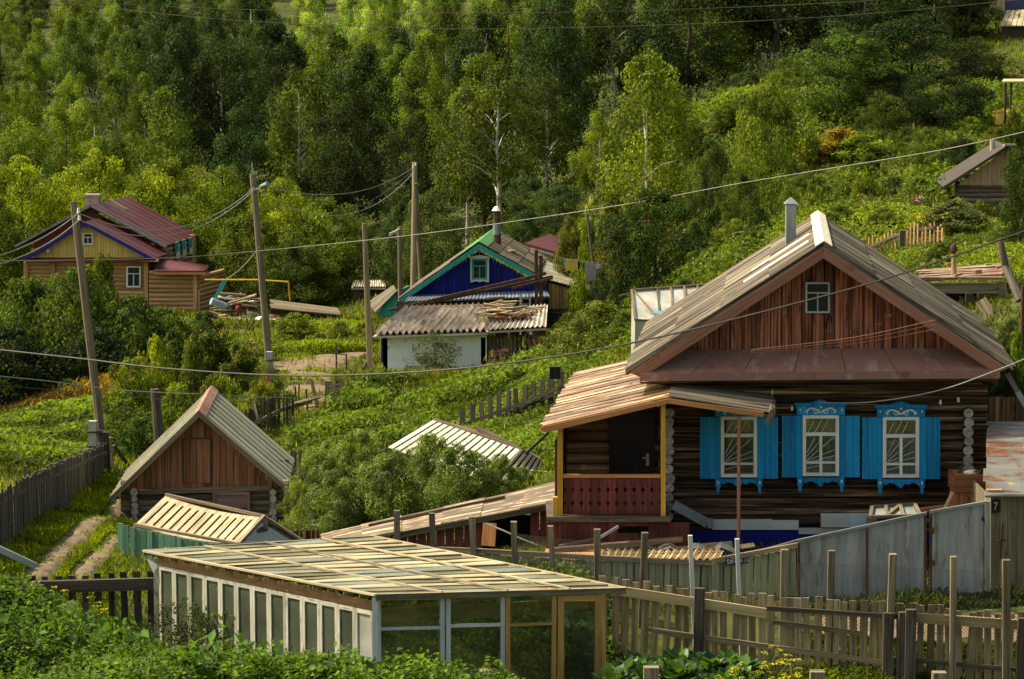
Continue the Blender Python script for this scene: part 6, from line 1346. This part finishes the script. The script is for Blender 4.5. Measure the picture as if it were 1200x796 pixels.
SP = [proto("shrub", 'round', 3, 1.6, .3, 60, 55, .11, .45, m_bark, tr=.05, limbs=24, parts=('stems', 'foliage')) for _ in range(2)]
FE = [proto("feathery_shrub", 'oval', 3, 1.3, .1, 60, 90, .17, .42, m_bark, hang=.2, tr=.05, limbs=8, parts=('stems', 'foliage')) for _ in range(2)]
def plant(ps, px, Y, top, wpx, color, label, group=None, name=None, rz=None):
    p = R.choice(ps); b = GP(px, Y); zt = P(px, top, Y).z; w = wpx * Y / FPX; h = max(.5, .62 * w, zt - b.z)
    c = clone(p, b - V(0, 0, .05), label, group, (w / (2 * p["R"]), w / (2 * p["R"]), h / p["H"] * 1.02), R.uniform(0, 6.28) if rz is None else rz, color)
    for k in ("H", "R"): del c[k]
    c["category"] = {'b': 'bush', 's': 'bush', 'f': 'bush', 'a': 'bush'}.get(p.name[0], 'tree') if p in BU + AP + SP + FE else 'tree'
    if name: c.name = name
    return c
def jit(c, a=.2): k = R.uniform(1 - a, 1 + a); return (c[0] * k * R.uniform(.9, 1.1), c[1] * k, c[2] * k * R.uniform(.85, 1.15))
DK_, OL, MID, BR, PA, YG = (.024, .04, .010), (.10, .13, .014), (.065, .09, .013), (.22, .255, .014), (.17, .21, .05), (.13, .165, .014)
def tone(c): v = c[1]; return "dark green" if v < .058 else "mid green" if v < .085 else "olive green" if c[2] < .02 and v < .115 else "yellow-green" if c[2] < .025 else "pale grey-green"
def where(px, Y):
    a = "far left" if px < 130 else "left" if px < 330 else "centre left" if px < 500 else "centre" if px < 680 else "centre right" if px < 850 else "right"
    b = "at the foot of the forest" if Y < 182 else "low in the forest" if Y < 205 else "halfway up the forest" if Y < 245 else "high in the forest" if Y < 310 else "at the top of the forest"
    return b, a
Y = 168.0
while Y < 470:
    px = -150 + R.uniform(0, 40); step = (4.3 + .008 * (Y - 165)) * FPX / Y
    while px < 1370:
        yj = Y + R.uniform(-6.5, 6.5); skip = (px > 700 and yj < 192) or (px > 780 and yj < 200) or (800 < px < 935 and yj < 225)
        if not skip:
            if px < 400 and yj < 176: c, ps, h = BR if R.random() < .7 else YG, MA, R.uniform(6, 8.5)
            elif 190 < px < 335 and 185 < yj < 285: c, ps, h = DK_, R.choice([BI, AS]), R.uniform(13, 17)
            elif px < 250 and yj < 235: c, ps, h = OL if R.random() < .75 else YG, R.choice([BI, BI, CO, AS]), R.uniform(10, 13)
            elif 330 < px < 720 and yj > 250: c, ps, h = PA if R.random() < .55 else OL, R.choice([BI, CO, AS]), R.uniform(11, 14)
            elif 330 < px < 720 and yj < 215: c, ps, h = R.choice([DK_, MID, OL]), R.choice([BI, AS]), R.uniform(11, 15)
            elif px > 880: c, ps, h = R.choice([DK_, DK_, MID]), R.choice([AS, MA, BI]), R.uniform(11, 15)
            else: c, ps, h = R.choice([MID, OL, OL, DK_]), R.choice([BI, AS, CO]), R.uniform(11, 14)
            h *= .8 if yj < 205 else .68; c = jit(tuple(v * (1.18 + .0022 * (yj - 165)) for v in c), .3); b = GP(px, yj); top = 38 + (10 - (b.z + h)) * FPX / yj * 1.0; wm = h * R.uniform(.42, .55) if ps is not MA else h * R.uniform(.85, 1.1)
            if top < 330 and top + h * FPX / yj > -20:
                p0 = {id(BI): "birch", id(AS): "broadleaf tree", id(CO): "pointed young birch", id(MA): "spreading maple"}[id(ps)]; w1, w2 = where(px, yj)
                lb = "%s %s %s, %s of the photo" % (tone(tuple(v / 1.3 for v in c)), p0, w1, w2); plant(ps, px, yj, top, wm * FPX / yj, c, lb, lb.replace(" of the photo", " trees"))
        px += step * R.uniform(.75, 1.25)
    Y += (14.5 + .05 * (Y - 165)) if Y < 285 else 12.5
# trees one can tell apart
plant(BF, 585, 158, 78, 120, (.085, .10, .016), "big birch with a forked white trunk behind the blue house", rz=0)
plant(BF, 548, 161, 105, 85, MID, "birch with bent white limbs left of the big forked birch")
plant(BF, 640, 163, 95, 80, (.06, .08, .014), "slim drooping birch right of the big forked birch")
plant(BI, 757, 120, 58, 118, (.15, .18, .016), "tall pointed birch with airy crown standing above the rowan tree")
plant(BI, 700, 132, 135, 58, (.15, .185, .014), "yellow-green young maple left of the pointed birch")
plant(MA, 795, 128, 120, 60, YG, "bright green maple sapling right of the pointed birch")
plant(MA, 902, 98, 100, 110, (.115, .145, .014), "leafy tree with bare lower trunk behind the stove pipe")
plant(MA, 978, 121, 40, 150, (.062, .098, .016), "large dark lush tree above the right hillside garden")
plant(MA, 1062, 132, 30, 150, DK_, "very dark spreading tree right of the large lush tree")
plant(AS, 1010, 150, -40, 120, DK_, "dark tall tree behind the large lush tree")
plant(AS, 1090, 152, -60, 130, DK_, "dark tall tree reaching the top edge left of the distant hut")
plant(AS, 1128, 150, -20, 70, (.035, .05, .01), "dark tree directly left of the distant hut")
plant(MA, 1135, 138, 44, 80, (.055, .062, .014), "brownish green tree below the distant hut")
plant(MA, 1100, 118, 118, 110, DK_, "dark rounded tree left of the pergola")
plant(MA, 1040, 120, 118, 90, (.035, .052, .011), "dark rounded bushy tree below the very dark spreading tree")
plant(MA, 1196, 72, 172, 70, (.045, .065, .013), "dark leafy tree at the right edge before the gabled shed")
plant(FE, 1116, 77, 234, 70, (.13, .14, .05), "silvery willow bush before the gabled shed", name="willow_bush")
plant(FE, 985, 108, 158, 60, (.24, .16, .02), "orange-tipped sumac bush on the right hillside", name="sumac_bush"); plant(FE, 1005, 107, 160, 55, YG, "bright green sumac bush beside the orange-tipped one", name="sumac_bush"); plant(FE, 955, 108, 172, 55, (.19, .17, .016), "yellow-green sumac bush left of the orange-tipped one", name="sumac_bush")
rt = plant(MA, 765, 88, 226, 136, (.04, .064, .012), "dense rowan tree dotted with orange berries above the polythene greenhouse", name="rowan_tree"); ro_o = rt
def berries(tree, n, size, color, name, z0, z1, rr):
    """small clusters on a crown, in the tree's own space"""
    p = NR.normal(size=(n, 3)); p /= np.linalg.norm(p, axis=1, keepdims=True); c = p * np.array([rr, rr, (z1 - z0) / 2]) * NR.uniform(.75, 1.05, n)[:, None] + np.array([0, 0, (z0 + z1) / 2])
    k = 5; c = np.repeat(c, k, 0) + NR.normal(0, size * .8, (n * k, 3)); o = leaf_obj(name, c, rdir(n * k), rdir(n * k), size * NR.uniform(.7, 1.3, n * k), NR.random(n * k), m_petal, tree, color, wid=.45); o["kind"] = "stuff"; return o
berries(rt, 80, .12, (.34, .10, .012), "berries", 1.0, 7.6, 3.7)
plant(MA, 722, 90, 312, 62, (.022, .04, .012), "very dark leafy bush left of the rowan tree", name="bush")
plant(MA, 655, 142, 215, 80, (.06, .09, .03), "grey-green willow clump behind the red-roofed brown shed", name="willow_bush"); plant(MA, 612, 150, 205, 60, (.055, .085, .028), "grey-green willow behind the stove pipe of the blue house", name="willow_bush")
plant(MA, 505, 148, 228, 80, (.085, .11, .03), "grey-green bush behind the pale tall utility pole", name="bush"); plant(MA, 470, 152, 240, 60, (.05, .075, .018), "darker bush left of the pale tall utility pole", name="bush")
for x, Yv, tp, w, c, lb in ((30, 164, 190, 130, BR, "bright yellow-green maple behind the timber house's left end"), (120, 166, 182, 120, BR, "bright yellow-green maple behind the brick chimney"), (200, 163, 190, 120, (.185, .205, .012), "golden green maple behind the timber house's red roof"), (270, 162, 200, 120, YG, "bright maple right of the timber house's red roof"), (330, 158, 215, 110, BR, "bright maple behind the tall lamp pole"), (380, 156, 235, 110, YG, "green maple between the lamp pole and the forked-foot pole"), (300, 156, 250, 110, (.09, .11, .014), "dull green maple above the yellow gas pipe"), (415, 158, 262, 80, MID, "dark maple behind the forked-foot pole"), (345, 152, 285, 100, MID, "dark bushy maple above the long low shed"), (0, 160, 235, 100, OL, "olive maple at the left edge behind the timber house")):
    plant(MA, x, Yv, tp, w, c, lb, name="maple_tree")
for x, Yv, tp, w, c, lb in ((838, 172, 40, 70, OL, "olive tree left of the far grey board fence"), (945, 140, 60, 70, (.10, .13, .016), "bright-leaved tree at the large lush tree's left side"), (1030, 112, 110, 70, MID, "green bushy tree right of the sumac bushes"), (1085, 104, 150, 60, OL, "olive small tree above the sunken cellar roof"), (1120, 98, 160, 50, DK_, "dark small tree left of the gabled shed's roof"), (830, 106, 165, 64, (.075, .10, .02), "grey-green small tree right of the pointed birch"), (868, 94, 205, 56, MID, "small tree left of the stove pipe"), (938, 92, 205, 60, OL, "small olive tree right of the stove pipe")):
    plant(MA if Yv < 115 else AS, x, Yv, tp, w, c, lb)
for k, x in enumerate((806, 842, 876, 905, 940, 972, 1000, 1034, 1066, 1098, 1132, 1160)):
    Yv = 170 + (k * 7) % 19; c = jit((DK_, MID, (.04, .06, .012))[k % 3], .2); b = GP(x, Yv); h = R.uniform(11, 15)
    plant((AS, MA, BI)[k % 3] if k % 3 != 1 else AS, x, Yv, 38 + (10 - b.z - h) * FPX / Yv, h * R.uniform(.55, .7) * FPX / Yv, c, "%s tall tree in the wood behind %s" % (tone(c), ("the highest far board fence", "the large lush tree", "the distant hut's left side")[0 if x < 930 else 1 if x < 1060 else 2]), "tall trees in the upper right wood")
# bushes on the left
for x, Yv, tp, w, c, lb in ((28, 112, 332, 120, (0.068, 0.101, 0.017), "big dark willow bush at the left edge before the timber house"), (85, 110, 322, 120, (0.081, 0.115, 0.017), "big willow bush right before the timber house wall"), (118, 113, 305, 60, (0.115, 0.142, 0.019), "tall light-tipped willow bush under the house window"), (150, 109, 352, 110, (0.061, 0.092, 0.016), "broad dark willow bush right of the leaning pole"), (20, 106, 385, 130, DK_, "low dark bush at left edge behind the rusty weeds"), (110, 106, 392, 120, DK_, "low dark bush right of the one at left edge"), (195, 119, 362, 75, (0.081, 0.115, 0.019), "leafy bush below the timber house annex"), (238, 121, 366, 60, (0.054, 0.081, 0.016), "dark low bush at the foot of the annex wall"),
    (350, 124, 384, 60, (0.135, 0.162, 0.019), "grassy bush by the dirt road's left side"), (395, 126, 382, 40, (0.149, 0.169, 0.024), "tall weedy bush before the long low shed"), (425, 126, 378, 34, (0.162, 0.169, 0.024), "weedy bush left of the forked-foot pole"), (372, 120, 402, 34, (0.121, 0.162, 0.019), "round low bush near the dirt road bend")):
    plant(BU, x, Yv, tp, w, c, lb)
for x, Yv, tp, w, c, lb in ((150, 84, 425, 80, YG, "bright box-elder bush right of the leaning pole's stub"), (182, 86, 402, 66, (0.225, 0.240, 0.018), "tall bright box-elder bush above the bathhouse roof"), (140, 80, 470, 80, (0.090, 0.128, 0.018), "dark bush left of the bathhouse roof"), (205, 82, 452, 70, (0.150, 0.188, 0.019), "leafy box-elder bush behind the bathhouse ridge"), (170, 78, 490, 80, (0.075, 0.112, 0.017), "dark shrub behind the bathhouse's left roof slope"), (255, 86, 440, 70, (0.150, 0.180, 0.021), "shrub behind the bathhouse's right roof slope"), (305, 90, 446, 50, (0.180, 0.188, 0.021), "weedy shrub below the concrete stub")):
    plant(BU, x, Yv, tp, w, c, lb)
for x, Yv, tp, w, c, lb in ((205, 100, 386, 42, (.075, .10, .015), "upright feathery shrub, left one above the bathhouse"), (248, 101, 388, 48, (.065, .09, .014), "upright feathery shrub with pinkish plumes above the bathhouse"), (282, 99, 404, 46, (.09, .11, .016), "flowering shrub with red blooms near the lamp pole"), (226, 98, 396, 30, (.12, .14, .018), "pale narrow shrub between the two feathery shrubs")):
    f = plant(FE, x, Yv, tp, w, c, lb)
    if "plumes" in lb: berries(f, 22, .09, (.32, .2, .1), "plumes", 2.4, 3.1, .9)
    if "red" in lb: berries(f, 7, .1, (.40, .012, .03), "blooms", 1.0, 2.8, 1.3)
f = plant(SP, 312, 96, 424, 40, (.09, .11, .016), "low garden bed shrub with crimson flowers by the road", name="flower_bush"); berries(f, 7, .13, (.45, .015, .05), "blooms", 1.4, 2.8, 1.2)
f = plant(SP, 250, 92, 438, 36, (.09, .12, .016), "low shrub with pink flowers above the bathhouse roof", name="flower_bush"); berries(f, 14, .18, (.50, .12, .22), "blooms", 1.2, 2.8, 1.2)
# apple bushes
for x, Yv, tp, w, c, lb in ((375, 62, 530, 84, (0.154, 0.188, 0.042), "leftmost apple bush beside the bathhouse"), (420, 63, 508, 92, (0.167, 0.205, 0.042), "apple bush at the left end of the white-slatted roof"), (392, 58.5, 552, 96, (0.127, 0.164, 0.037), "low apple bush right of the tiny rusty fence"), (455, 58.5, 528, 110, (0.139, 0.181, 0.042), "broad dark apple bush before the white-slatted roof"), (505, 60, 512, 80, (0.154, 0.193, 0.042), "apple bush standing before the middle of the white slats"), (540, 58, 522, 96, (0.127, 0.170, 0.037), "dark apple bush right of the middle white slats"), (585, 59, 532, 72, (0.139, 0.181, 0.037), "rightmost apple bush before the slatted greenhouse's end"), (350, 60.5, 565, 50, (0.179, 0.205, 0.042), "small apple bush at the bathhouse's right wall"), (610, 61, 548, 40, (0.154, 0.193, 0.037), "small apple shoots at the right end of the slatted greenhouse")):
    plant(AP, x, Yv, tp, w, c, lb)
for x, Yv, tp, w, c, lb in ((512, 108, 392, 70, (.075, .085, .028), "sparse twiggy shrub before the white plastered wall"), (206, 43.2, 702, 92, (.045, .055, .018), "dark twiggy currant shrub at the greenhouse's left corner"), (236, 42.4, 722, 70, (.04, .052, .016), "small dark currant shrub before the greenhouse's glass side")):
    plant(SP, x, Yv, tp, w, c, lb)
for x, Yv, tp, w, c, lb in ((700, 80, 356, 92, (.13, .145, .03), "pale leafy bush left of the polythene greenhouse"), (672, 82, 392, 60, (.10, .12, .022), "lower pale bush above the gappy fence's top end"), (735, 78, 400, 60, (.085, .11, .018), "bush behind the log house's left eave"), (655, 88, 412, 50, (.11, .13, .018), "low bright bush near the leaning boards"), (665, 120, 370, 30, (.06, .09, .015), "small bush with red flowers beside the blue house annex")):
    f = plant(BU, x, Yv, tp, w, c, lb)
    if "red flowers" in lb: berries(f, 8, .22, (.45, .02, .06), "blooms", 1.5, 3, 1.4)
# shrubs scattered over the right hillside
hs = [(830, 118, 190, 50, MID), (865, 112, 205, 55, OL), (840, 100, 245, 60, (.04, .06, .012)), (880, 104, 232, 50, YG), (812, 96, 262, 44, MID), (930, 100, 215, 60, OL), (965, 96, 222, 50, YG), (1000, 95, 205, 60, (.12, .15, .018)), (1040, 93, 208, 56, (.05, .08, .014)), (1075, 90, 232, 50, OL), (1012, 104, 180, 40, MID), (1090, 98, 196, 48, OL), (1125, 104, 165, 50, MID), (1160, 110, 150, 50, (.08, .095, .014)), (1135, 116, 142, 46, YG), (1060, 108, 172, 50, MID), (800, 142, 128, 44, OL), (925, 128, 140, 56, (.11, .13, .016)), (870, 132, 140, 56, MID), (900, 120, 168, 50, YG), (790, 132, 158, 50, DK_), (810, 124, 172, 48, (.035, .05, .012)), (850, 124, 166, 40, OL), (1185, 92, 135, 40, MID), (1186, 58, 375, 36, (.05, .08, .014)), (1150, 56, 385, 40, (.09, .13, .014)), (1192, 55, 395, 60, (.12, .15, .014)), (1180, 54.5, 430, 60, (.04, .06, .012)), (1100, 70, 285, 44, MID), (985, 82, 262, 50, OL), (1035, 80, 268, 50, (.11, .13, .018)), (740, 112, 245, 50, OL), (690, 122, 262, 46, YG), (668, 126, 258, 40, (.13, .14, .03)), (720, 120, 230, 46, (.12, .12, .03)), (900, 92, 268, 60, (.045, .065, .012)), (940, 90, 252, 40, MID), (860, 88, 300, 56, YG), (820, 86, 315, 50, (.09, .13, .016)), (880, 84, 310, 44, OL), (800, 82, 328, 40, MID)]
for _k in range(22):
    hY = R.uniform(80, 146); hx = R.uniform(715, 1190)
    if (60 < hY < 84 and hx < 1100) or (830 < hx < 930 and hY > 122): continue
    hb = GP(hx, hY); hw = R.uniform(20, 46); hs.append((hx, hY, 38 + (10 - hb.z - hw * hY / FPX * R.uniform(.7, 1.1)) * FPX / hY, hw, R.choice([MID, OL, YG, DK_, (.12, .14, .02), (.05, .07, .012)])))
land = [(1050, 196, "the sunken cellar roof"), (842, 290, "the dark picket remnant"), (927, 260, "the stove pipe"), (1060, 285, "the lath fence"), (1150, 230, "the gabled shed"), (1180, 120, "the pergola"), (870, 110, "the hillside clearing fences"), (1130, 340, "the plank shelter"), (760, 300, "the rowan tree"), (760, 150, "the pointed birch"), (990, 100, "the large lush tree"), (905, 180, "the bare-trunked leafy tree")]
for i, (x, Yv, tp, w, c) in enumerate(hs):
    l = min(land, key=lambda q: (q[0] - x) ** 2 + (q[1] - tp) ** 2); rel = ("left of" if x < l[0] - 18 else "right of" if x > l[0] + 18 else "above" if tp < l[1] else "below")
    plant(BU, x, Yv, tp, w, jit(c, .12), "%s hillside bush %s %s" % (tone(c), rel, l[2]), "bushes on the right hillside")
for x, Yv, tp, col, lb in ((1013, 84, 244, (.55, .16, .36), "plant with pink flowers on the hillside garden's left"), (1072, 86, 234, (.55, .20, .38), "plant with pink flowers higher in the hillside garden"), (1080, 78, 252, (.60, .45, .02), "plant with yellow flowers above the lath fence"), (1090, 77.5, 250, (.40, .01, .02), "plant with dark red flowers above the lath fence"), (1003, 82, 262, (.60, .45, .02), "plant with yellow flowers left of the lath fence")):
    f = plant(SP, x, Yv, tp, 22, (.08, .11, .016), lb, name="flower_plant"); f["category"] = "flowers"; berries(f, 9, .3, col, "blooms", 2.2, 3.1, 1.1)
# cabbages, dill and flowering umbels
def cabbage(x, Y, s, label):
    b = GP(x, Y); t = thing("cabbage", label, "cabbage", b, "cabbages in the front bed"); k = 46; a = NR.random(k) * 6.28; e = NR.uniform(.1, 1.3, k)
    d = np.c_[np.cos(a) * np.cos(e), np.sin(a) * np.cos(e), np.sin(e)]; c = d * (.2 * s) + [0, 0, .3 * s]; n = np.c_[-np.cos(a) * np.sin(e), -np.sin(a) * np.sin(e), np.cos(e)]
    leaf_obj("leaves", c, d, n, NR.uniform(.11, .2, k) * s, NR.random(k), m_leafd, t, jit((.055, .11, .028), .15), wid=.42)
    m = MB(); m.tube([b, b + V(0, 0, .3 * s)], .03, n=6); m.build("stalk", m_bark, t)
for i in range(26):
    x = 712 + R.uniform(0, 165); Y_ = 41.0 + R.uniform(-1.0, 1.6); cabbage(x, Y_, R.uniform(1.3, 1.8), "blue-green leafy cabbage in the bed below the picket fence")
def dill(x, Y, top, label, col=(.42, .36, .02), grp=None):
    b = GP(x, Y); h = max(.4, P(x, top, Y).z - b.z); t = thing("dill_plant", label, "herb", b, grp); m = MB(); U = []
    m.tube([b, b + V(0, 0, h * .9)], .012, .006, 5)
    for k in range(7):
        z = h * R.uniform(.55, 1.0); a = R.uniform(0, 6.28); r = R.uniform(.06, .2); p0 = b + V(0, 0, z * .75); p1 = b + V(math.cos(a) * r, math.sin(a) * r, z); m.tube([p0, p1], .006, .004, 4)
        for j in range(26): aa = R.uniform(0, 6.28); rr = R.uniform(0, .085); U.append((p1.x + math.cos(aa) * rr - b.x, p1.y + math.sin(aa) * rr - b.y, p1.z - b.z + .03 - rr * .2))
    m.build("stems", plain("herb_stem", (.10, .13, .02), .6), t); U = np.array(U); n = len(U)
    um = leaf_obj("umbels", U, rdir(n), rdir(n) * .4 + [0, 0, 1], NR.uniform(.022, .04, n), NR.random(n), m_petal, t, col, wid=.45); um["kind"] = "stuff"
    k = 120; q = rdir(k) * [.16, .16, .3] + [0, 0, h * .45]; leaf_obj("foliage", q * [1, 1, 1], rdir(k), rdir(k), NR.uniform(.05, .12, k), NR.random(k), m_grass, t, (.10, .13, .02), wid=.08)
for x, Y_, tp, lb in ((870, 39.5, 772, "yellow dill plant left in the row below the picket fence"), (885, 39.8, 780, "small yellow dill plant among the front row"), (915, 39.6, 776, "yellow dill plant in the middle of the front row"), (925, 40.0, 768, "taller yellow dill plant right in the front row"), (935, 39.4, 784, "rightmost low yellow dill plant before the pickets"), (850, 39.2, 786, "low yellow dill plant nearest the cabbages"), (905, 40.5, 758, "tall green-yellow dill plant touching the pickets"), (775, 38.6, 788, "low yellow dill plant among the cabbages")):
    dill(x, Y_, tp, lb, grp="dill below the picket fence")
for x, Y_, tp, lb in ((188, 46.4, 642, "tall yellow dill behind the greenhouse's left corner"), (213, 46.8, 655, "lower yellow dill beside the greenhouse's left corner"), (64, 44.8, 690, "yellow dill at the low fence's left end"), (110, 44.6, 702, "yellow dill before the low fence's middle")):
    dill(x, Y_, tp, lb, grp="dill left of the greenhouse")
for p in PR:
    for ch in list(p.children): bpy.data.objects.remove(ch)
    bpy.data.objects.remove(p)
